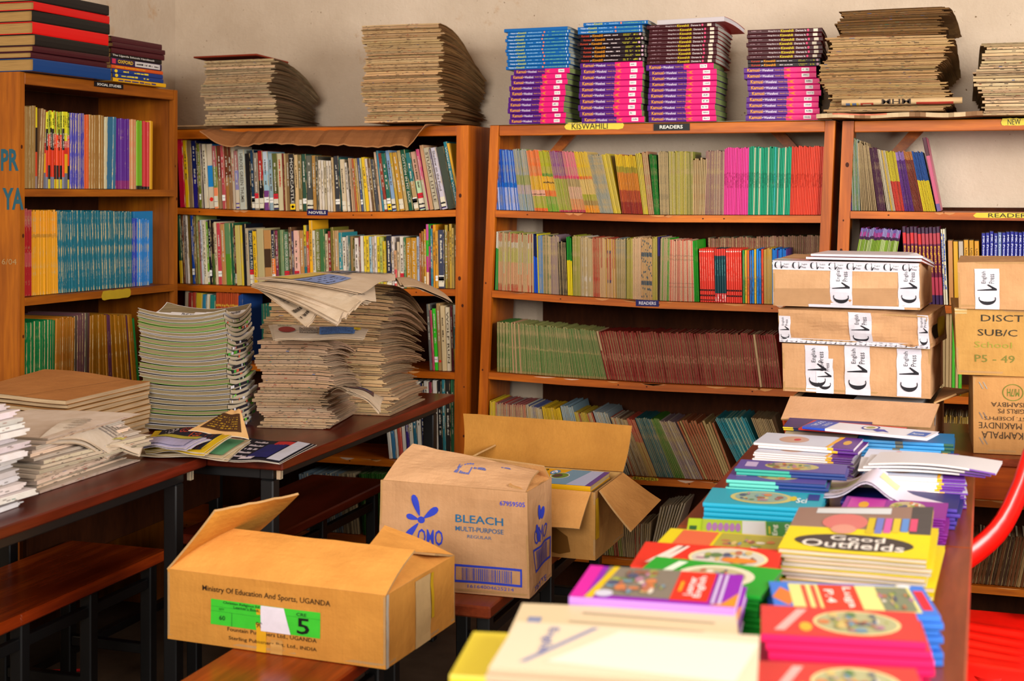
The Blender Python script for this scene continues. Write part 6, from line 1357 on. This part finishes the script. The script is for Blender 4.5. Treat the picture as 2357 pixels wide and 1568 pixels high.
# splayed booklet lying face down, tented in the middle
def tent():
    root = empty('open_booklet', Matrix.Identity(4), 'white booklet lying splayed open face down across the navy readers', 'booklet')
    A, B_, C_, D_ = at(1828, 1138, 2.83), at(2172, 1172, 2.66), at(2185, 1142, 2.86), at(1868, 1100, 3.03)
    for nm, o_ in (('cover', 0), ('page_block', -.0030)):
        mb = MB(); o2 = (.0008 if nm == 'cover' else .0026)
        def P(u, v, w):
            p = bil((A, B_, C_, D_), u, v); h = .042*math.exp(-((u-.5)/.13)**2)*.8 + .006*math.sin(u*math.pi)
            p = p + Vector((0, 0, h + o_ - w*o2)); return p
        for w in (0, 1): mb.grid(lambda u, v: P(u, v, w), 26, 6, 'd8d0e4' if nm == 'cover' else 'c8c0cc', 'printed_sheet' if nm == 'cover' else 'leaf_edges', 0)
        for e in (0, 1): mb.grid(lambda u, v: P(u, e, v), 26, 1, 'd0c8dc', 'leaf_edges', 0); mb.grid(lambda u, v: P(e, u, v), 6, 1, 'd0c8dc', 'leaf_edges', 0)
        if nm == 'cover':
            mb.grid(lambda u, v: P(.12+.28*u, .35+.45*v, -.5), 8, 4, 'a8a868', 'printed_sheet', 0)
            mb.grid(lambda u, v: P(.17+.15*u, .45+.25*v, -.9), 6, 3, '8c7448', 'printed_sheet', 0)
            scribble(mb, lambda u, v: P(.12+.25*u, .14+.08*v, -.6), 'b0a088', 9)
            mb.grid(lambda u, v: P(.55+.12*u, .5+.35*v, -.5), 5, 3, 'c8cc98', 'printed_sheet', 0)
        mb.build(nm, root, smooth=True)
tent()
# big fashion booklets
def fash(mb, L, D, z):
    f = lambda u0, u1, v0, v1, dz: (lambda a, b: (L*(u0+(u1-u0)*a), D*(v0+(v1-v0)*b), z+dz+wv(u0+(u1-u0)*a, v0+(v1-v0)*b)))
    g = f(0, 1, 0, .55, .0003); mb.grid(g, 12, 4, 'e0cc1c', 'printed_sheet', 0)
    mb.grid(f(.0, 1, .55, 1, .0003), 12, 4, '8c7064', 'printed_sheet', 0); mb.grid(f(.85, 1, .5, 1, .0006), 4, 4, '4c4848', 'printed_sheet', 0)
    disc(mb, f(.08, .90, .06, .42, .0009), '3c3634', 30, 'printed_sheet')
    text(mb, 'Good', f(.32, .70, .27, .38, .0014), 'e4dcd4'); text(mb, 'Outfields', f(.14, .84, .10, .26, .0014), 'e4dcd4')
    disc(mb, f(.22, .55, .5, .85, .001), 'c8706c', 20, 'printed_sheet'); disc(mb, f(.30, .48, .42, .62, .0016), 'd09080', 16, 'printed_sheet')
    for q in range(6): mb.grid(f(.55+q*.06, .60+q*.06, .45+.02*q, .78, .0012), 2, 2, ('c8b028', '6c78c0', 'c85ca0', 'd0b838', '5c88c8', 'd04c70')[q], 'printed_sheet', 0)
    mb.grid(f(.15, .7, .86, .97, .001), 4, 1, 'c8ccd0', 'printed_sheet', 0)
wv = lambda u, v: .010*math.cos(u*math.pi*2)*0 + .024*v*v*(.3+.7*u)
a = on(2, .824, 1790, 1262); b2 = on(2, .824, 2132, 1262); Lf = b2.x-a.x
zz_ = TZ
for q in range(9):
    last = q == 8; t_ = .0064; r_ = random.Random(q)
    lying(Lf*1.02, .275, t_, 'dcc81c' if q not in (3, 5) else 'c8c0b4', page='b8aca4' if q % 2 else 'd0b8a8', name='fashion_booklet', label='thick yellow booklet with a black title oval, %s in its pile' % ('topmost' if last else 'lowest' if q == 0 else '%s from bottom' % ORD[q]), cat='booklet', group='yellow title oval booklets', spine=False, M=T((a.x+(0 if last else r_.uniform(-.006, .012)), a.y+(0 if last else r_.uniform(-.004, .003)), zz_)) @ RZ(0 if last else r_.uniform(-2, 2)), parts=q > 5, cover_art=fash if last else None, wave=wv if last else (lambda u, v: .002*v), wear=0)
    zz_ += t_+.0007
BLU = cart([('r', .0, 1, 0, 1, '3c78d8', '3c78d8', .0001), ('p', 0, .16, .0, .9, [(0, .5), (.6, .2), (1, .6), (.4, .9)], 'd87838', .0003), ('r', .12, .90, .06, .94, 'e0d888', 'e0d888', .0004), ('r', .2, .23, .1, .9, 'c85840', 'c85840', .0006), ('r', .26, .29, .1, .9, 'c85840', 'c85840', .0006), ('r', .31, .55, .08, .93, 'cc3c28', 'cc3c28', .0006), ('v', .34, .40, .3, .75, 'P.4', 'f0e8e0', .001), ('v', .45, .52, .15, .85, 'Luga', 'f0e8e0', .001), ('r', .68, .88, .1, .9, '788068', '788068', .0006), ('b', .66, .9, .1, .95, 12, 'b87058', .0009), ('r', .915, .975, .15, .8, 'd82838', 'd82838', .0007), ('e', .82, .92, .9, 1, 'e0e4ec', 'e0e4ec', .0009)])
tstack(1785, 2165, 1405, 1418, .828, .145, 7, '2c68c8', 'blue bordered reader with a red title block on the long table', 'new_reader', art=BLU, bands=[(0, 1, '3870c8')], page='c0c0d4', side='b4b4d0')
PNK = cart([('r', 0, 1, 0, 1, 'c83c38', 'c83c38', .0001), ('e', .33, .88, .1, .92, 'e0cc90', 'e0cc90', .0003), ('e', .35, .86, .14, .88, 'a8a880', 'a8a880', .0005), ('b', .35, .86, .14, .88, 10, '8cb0b0', .0008), ('b', .38, .84, .2, .8, 11, '8cb0b0', .0018), ('p', .08, .3, .15, .9, [(0, 0), (.3, 0), (1, 1), (.7, 1)], 'dca8a4', .0004), ('e', .24, .32, .15, .45, 'd8a838', 'd8a838', .0006)])
tstack(1752, 2132, 1458, 1478, .847, .125, 8, 'c8184c', 'crimson pink reader with an oval picture, behind the nearest red ones', 'new_reader', art=PNK, bands=[(0, 1, 'dc1c58')], page='a89088', jitter=.010)
tstack(1742, 2142, 1608, 1630, .858, .125, 8, 'd02c34', 'nearest red reader on the long table, its far edge against pink spines', 'new_reader', art=PNK, bands=[(0, 1, 'd02848')], page='a89088', jitter=.006)
# ------------------------------------------------------------------ white magazine stack on the far desk
r_ = random.Random(77)
def magspine(seed):
    def f(mb, L, t):
        rr = random.Random(seed); dark = rr.random() < .6
        if dark: mb.add([(L*.18, -.0018, t*.15), (L*.75, -.0018, t*.15), (L*.72, -.0018, t*.85), (L*.15, -.0018, t*.9)], '28242c', 'ink', 0)
        for q in range(5):
            u = rr.uniform(.02, .9); w = rr.uniform(.02, .10); c = rr.choice(['68b830', '28242c', 'c8c4cc', 'c85c40', 'dcd8dc', '48a040'])
            mb.add([(L*u, -.0019, t*.2), (L*(u+w), -.0019, t*.25), (L*(u+w), -.0019, t*.8), (L*u, -.0019, t*.9)], c, 'ink', 0)
    return f
z = TZ; cx, cy = -1.885, 3.300; NM = 24
for i in range(NM):
    f = i/(NM-1); A = .006+.013*f; t_ = .0101*r_.uniform(.85, 1.15)
    def wvm(u, v, A=A): return A*(2*u-1)**2*1.2 + A*((2*v-1)**2)*.9 - A*.4
    col = r_.choice(['d4d0d4', 'ccc8c8', 'd8d4dc', 'd4d0d4', 'c8c4cc', 'd0ccd0', '90c060', 'c8c4c0'])
    M = T((cx+r_.uniform(-.005, .005)-.012*f, cy+r_.uniform(-.004, .004), z+.4*A)) @ RZ(98+r_.uniform(-1.5, 1.5))
    art = None
    if i == NM-1:
        def art(mb, L, D, zt):
            g = lambda u0, u1, v0, v1, dz: (lambda a, b: (L*(u0+(u1-u0)*a), D*(v0+(v1-v0)*b), zt+dz+wvm(u0+(u1-u0)*a, v0+(v1-v0)*b)))
            text(mb, 'THE BETTER PERFORMANCE PAPER', lambda a, b: g(.70, .80, .05, .75, .0012)(b, 1-a), '28242c')
            text(mb, 'S C O W S', lambda a, b: g(.42, .58, .2, .8, .0012)(b, 1-a), 'c85048', 'ink', 0)
            mb.grid(g(.25, .32, .1, .9, .0010), 3, 8, '68b848', 'ink', 0)
    lying(.19, .245, t_, col, page='7c6c50', side_page='7c6c50', name='magazine', cat='magazine', label='thick dog-eared white magazine in the tall stack on the desk, %s' % ('topmost' if i == NM-1 else 'lowest' if i == 0 else '%s from bottom' % ORD[i]), group='white magazines stacked on the desk', M=M, parts=True, spine_marks=magspine(i), bands=[(0, 1, 'b4a48c')], wave=wvm, wear=.18, cover_art=art, page_=None) if False else lying(.19, .245, t_, col, page='7c6c50', side_page='7c6c50', name='magazine', cat='magazine', label='thick dog-eared white magazine in the tall desk stack, %s' % ('topmost' if i == NM-1 else 'lowest' if i == 0 else '%s from bottom' % ORD[i]), group='white magazines stacked on the desk', M=M, parts=True, spine_marks=magspine(i), bands=[(0, 1, 'b4a48c')], wave=wvm, wear=.18, cover_art=art)
    z += t_+.0022
# ------------------------------------------------------------------ newspapers on the desks
def corner_base(cx, cy, L, yaw): a = math.radians(yaw); return (cx-L*math.cos(a), cy-L*math.sin(a), TZ)
news_pile(corner_base(-1.672, 3.445, .195, 9), 30, .238, .195, .235, 9, 'the front newspaper pile behind the white magazines', 'newspapers on the far desk, front pile', 31, prof=lambda f: (.008*math.sin(f*14)+.002, .008*math.sin(f*11), 2*math.sin(f*9)), droop=lambda f: .012+.02*f, front_c='a88e74', side_c='987c64', top_c='b8a48e', hang=.5, rag=.014, ax=.012)
news_pile(corner_base(-1.605, 3.715, .36, 5), 44, .375, .36, .32, 5, 'the tall newspaper pile at the far desk end', 'newspapers on the far desk, tall pile', 32, prof=lambda f: (-.02*math.sin(f*3.1)-.005+.014*math.sin(f*17), .008*math.sin(f*13), 2.6*math.sin(f*8)), droop=lambda f: .02+.06*f, front_c='b89a74', side_c='8c6c50', top_c='bca88c', hang=.35, rag=.010, ax=.02)
def loose(corners, label, group, seed, name='newspaper', n=3, art=None, sag=.01, col='c4b4a0', th=.002, cat='newspaper', edge='b8a48c', lift=0):
    """loose paper through four corner points (px, py, distance)"""
    P4 = [on(2, c_[2], c_[0], c_[1]) if c_[2] < 2 else at(*c_) for c_ in corners]; rr = random.Random(seed); mb = MB()
    for s_ in range(n):
        j = [Vector((rr.uniform(-.008, .008), rr.uniform(-.008, .008), -s_*th)) for _ in range(4)]
        c4 = [p+q for p, q in zip(P4, j)]
        ph = seed*1.3
        def P(u, v, w): return bil(c4, u, v) + Vector((0, 0, sag*math.sin(math.pi*u)*.6+sag*math.sin(math.pi*v)*.5+.002*math.sin(u*9+ph) - w*th*.5))
        for w in (0, 1): mb.grid(lambda u, v: P(u, v, w), 14, 8, jit(col, .05, rr), 'newsprint', 0)
        for e in (0, 1): mb.grid(lambda u, v: P(u, e, v), 14, 1, edge, 'newsprint', 0); mb.grid(lambda u, v: P(e, u, v), 8, 1, edge, 'newsprint', 0)
        if s_ == 0 and art:
            for (k, u0, u1, v0, v1, a, c_) in art:
                def S(u, v):
                    a_ = min(13, max(0, int(u*14))); b_ = min(7, max(0, int(v*8))); fu, fv = u*14-a_, v*8-b_
                    return P(a_/14, b_/8, 0)*(1-fu)*(1-fv)+P((a_+1)/14, b_/8, 0)*fu*(1-fv)+P(a_/14, (b_+1)/8, 0)*(1-fu)*fv+P((a_+1)/14, (b_+1)/8, 0)*fu*fv
                fn = lambda x, y: S(u0+(u1-u0)*x, v0+(v1-v0)*y) + Vector((0, 0, .0028))
                if k == 'r': mb.grid(fn, 10, 8, c_, 'newsprint', 0)
                elif k == 't': text(mb, a, fn, c_, 'newsprint')
                elif k == 'e': disc(mb, fn, c_, 16, 'newsprint')
                elif k == 's':
                    for q in range(a): scribble(mb, (lambda x, y, q=q: fn(x, (q+y*.6)/a)), c_, 10, .9, rr, 'newsprint')
    o = mb.build(name, M=T((0, 0, lift))); return tag(o, label, cat, group)
G = 'loose papers fanned over the tall pile'
loose([(703, 752, 3.50), (733, 716, 3.60), (640, 645, 3.92), (590, 662, 3.74)], 'lowest fanned newspaper, its corner hanging furthest down the tall pile', G, 1, art=[('s', .12, .9, .08, .35, 2, '484038'), ('s', .15, .5, .45, .9, 7, '8c8074'), ('s', .55, .9, .45, .9, 7, '8c8074')], sag=.004)
for q in range(6):
    loose([(778-q*2+q*9, 746-q*7, 3.50+q*.01), (798+q*12, 708-q*3, 3.60), (720+q*28, 642, 3.98), (586, 656-q*.9, 3.74)], 'fanned newspaper spreading over the tall pile, %s from below' % ORD[q+1], G, 3+q, sag=.012+.002*q, n=3, art=[('r', .6, .68, .15, .3, None, 'b83c30')] if q == 4 else [('s', .3, .8, .1, .2, 1, 'a89c8c')])
loose([(831, 684, 3.60), (905, 652, 3.92), (905, 639, 4.05), (583, 650, 3.76)], 'topmost fanned newspaper with a blue box and a grey photograph', G, 12, lift=.012, n=3, sag=.014, art=[('r', .0, .35, .3, .62, None, '7c90c4'), ('s', .03, .32, .33, .6, 4, '2c2c34'), ('r', .02, .36, .66, .86, None, 'c8b060'), ('s', .42, .95, .45, .9, 5, '606474'), ('r', .45, .9, .55, .85, None, '707484')])
loose([(925, 655, 3.85), (1036, 694, 4.12), (1000, 668, 4.3), (900, 641, 4.05)], 'newspaper drooping over the tall pile towards the bookcase', G, 14, n=4, sag=.02, col='b49c80')
loose([(630, 781, 3.72), (838, 778, 3.66), (845, 757, 3.84), (622, 748, 4.0)], 'newspaper with a red oval and a blue panel crowning the front pile', 'loose papers on the front pile', 15, n=3, sag=.005, col='c0b4a4', art=[('e', .05, .24, .3, .7, None, '8c3430'), ('r', .5, .88, .2, .85, None, '4c74b4'), ('s', .52, .86, .25, .8, 5, '2c4070'), ('r', .86, .93, .6, .9, None, 'd0b428'), ('s', .28, .48, .3, .8, 4, '504848'), ('s', .05, .2, .78, .88, 1, '2c6c34')])
loose([(800, 900, 3.60), (872, 945, 3.70), (880, 912, 3.86), (756, 900, 3.78)], 'curled newspaper corner with a colour photograph poking from the front pile', 'loose papers on the front pile', 16, n=4, sag=.02, col='b8a894', art=[('r', .2, .85, .35, .85, None, '5c4440'), ('r', .5, .8, .45, .75, None, '2c3058')])
# brown folders on the near desk end
r_ = random.Random(5); z = TZ; NF = 11
for i in range(NF):
    f = i/(NF-1); t_ = .0100*r_.uniform(.8, 1.2); top = i == NF-1
    wvf = lambda u, v, f=f: (.006+.014*f)*max(0, v-.3)*max(0, 1-u*1.2) + .004*f*math.sin(u*5)
    lying(.335, .36, t_, 'a8703c' if top else r_.choice(['b08450', 'a87844', 'b48c5c']), page='b09878', side_page='a88c6c', spine=False, name='document_folder', cat='folder', label='brown card folder on the near desk, %s of its pile' % ('topmost' if top else 'lowest' if i == 0 else '%s from bottom' % ORD[i]), group='brown folders on the near desk', M=T((-2.435+r_.uniform(-.006, .006), 2.905+r_.uniform(-.006, .006), z)) @ RZ(r_.uniform(-1.5, 1.5)), parts=True, wave=wvf, wear=.1, mat='cardboard',
        cover_art=(lambda mb, L, D, zt: mb.add([(L*.60, 0.0, zt+.001), (L*.605, 0, zt+.001), (L*.80, D*.6, zt+.004), (L*.90, D*.98, zt+.006), (L*.79, D*.6, zt+.004)], '402410', 'ink', 0)) if top else None)
    z += t_+.003
# loose newspapers on the near desk
def np_stack(base, n, H, L, D, yaw, lab, grp, seed, **k): news_pile(base, n, H, L, D, yaw, lab, grp, seed, **k)
np_stack((-1.905, 2.530, TZ), 15, .115, .36, .30, 90, 'the crumpled newspapers before the brown folders', 'crumpled newspapers on the near desk', 41, prof=lambda f: (.012*math.sin(f*14), .012*math.sin(f*11), 5*math.sin(f*9)), droop=lambda f: .005, front_c='c4b4a4', side_c='a89484', top_c='c8bcb0', rag=.02, hang=.5, ax=.0)
G2 = 'newspapers sagging over the crumpled pile'
loose([(95, 1010, 3.02), (250, 1042, 3.20), (335, 1010, 3.45), (190, 965, 3.36)], 'sagging newspaper with a blue grey picture over the crumpled pile', G2, 21, n=6, sag=.03, th=.0028, col='c0b4a8', art=[('r', .45, .62, .35, .75, None, '848c9c'), ('s', .2, .42, .2, .9, 8, 'a09488'), ('s', .66, .9, .3, .8, 7, '88807c'), ('r', .85, .97, .55, .8, None, 'c8b030')])
loose([(215, 1032, 3.18), (322, 1040, 3.28), (338, 1012, 3.42), (240, 1000, 3.38)], 'curled newspaper edge with yellow lettering near the magazines', G2, 22, n=5, sag=.016, th=.003, col='c4b8a8', art=[('r', .2, .9, .2, .5, None, 'b8b060')])
loose([(62, 993, 3.18), (215, 985, 3.30), (200, 972, 3.42), (70, 978, 3.35)], 'newspaper headline strip below the brown folders', G2, 23, n=2, sag=.003, col='b8a898', art=[('t', .25, .9, .2, .8, 'OWN', '3c3430'), ('r', .02, .2, .2, .8, None, '5c6078')])
r_ = random.Random(8)
z = TZ
for i in range(16):
    f = i/15; t_ = .0125*r_.uniform(.8, 1.2)
    newspaper(T((-1.862+r_.uniform(-.02, .006)+(-.012 if i > 8 else 0), 2.105+r_.uniform(-.01, .01), z+.0005)) @ RZ(90+r_.uniform(-4, 4)), .33, .33, t_*.9, 'white paper bundle at the near desk end, %s' % ('topmost' if i == 15 else 'lowest' if i == 0 else '%s from bottom' % ORD[i]), 'white paper bundles on the near desk', r_, droop=.0, front_c='d0ccd0', side_c='c4bcb8', top_c='d0ccd0', sheets=4, rag=.012, name='paper_bundle', cat='paper')
    z += t_
# magazines lying by the white stack
def fmag(corners, label, col, art, n=3, sag=.003, group=None, seed=1, name='magazine', th=.002): return loose(corners, label, group, seed, name, n, art, sag, col, th, 'magazine', 'c8c0b4')
fmag([(478, 1056, .7645), (640, 1064, .7645), (722, 1021, .7645), (560, 1010, .7645)], 'black leaflet with white lines and a navy panel at the desk corner', '201c28', [('s', .25, .45, .1, .95, 5, 'c0b8c8'), ('r', .48, .78, .1, .75, None, '1c1c60'), ('r', .80, .98, .05, .95, None, 'b8bcd0'), ('r', .42, .60, .02, .14, None, 'c8c0d0'), ('r', .55, .80, .72, .9, None, 'b02828')], 2, .001)
fmag([(330, 1045, .770), (520, 1053, .772), (572, 1012, .776), (345, 1000, .772)], 'magazine with a green flap beside the white magazine stack', 'c4b494', [('r', .6, .97, .1, .9, None, '58946c'), ('r', .05, .5, .1, .9, None, 'a89c8c')], 4, .004, seed=2)
fmag([(335, 1036, .780), (470, 1044, .784), (558, 990, .805), (360, 992, .784)], 'magazine with a red and yellow leadership cover on the near desk', 'c8a818', [('r', .1, .9, .06, .94, None, '1c1828'), ('r', .55, .9, .06, .94, None, 'a83c18'), ('t', .86, .92, .1, .8, 'LEAD', 'd8c028'), ('t', .12, .32, .62, .9, 'DIOP', 'c8c4d0'), ('t', .36, .52, .62, .9, 'GEM', 'b83c30')], 4, .010, seed=3)
fmag([(332, 1026, .792), (432, 1034, .794), (482, 1010, .802), (345, 1004, .794)], 'folded lilac and yellow magazine on top of the leadership one', 'a8a4c8', [('r', .1, .95, .65, .95, None, 'a8a038'), ('r', .1, .9, .1, .6, None, '9c98bc')], 3, .006, seed=4)
fmag([(430, 992, 3.50), (566, 1012, 3.46), (547, 944, 3.50), (535, 946, 3.52)], 'stiff magazine page propped up with a dark grass photograph', 'b08c5c', [('r', .12, .88, .12, .78, None, '3c2410'), ('s', .2, .8, .2, .7, 6, '8c6c18')], 1, .002, seed=5, th=.003)

mb = MB(); mb.cbox((0, 0, 0), (.14, .008, .008), 'b01818', 'plate_paint', .002); p_ = on(2, .002, 88, 1549); o = mb.build('pen', M=T((p_.x, p_.y, .0005)) @ RZ(24)); tag(o, 'red pen lying on the floor under the near bench', 'pen')
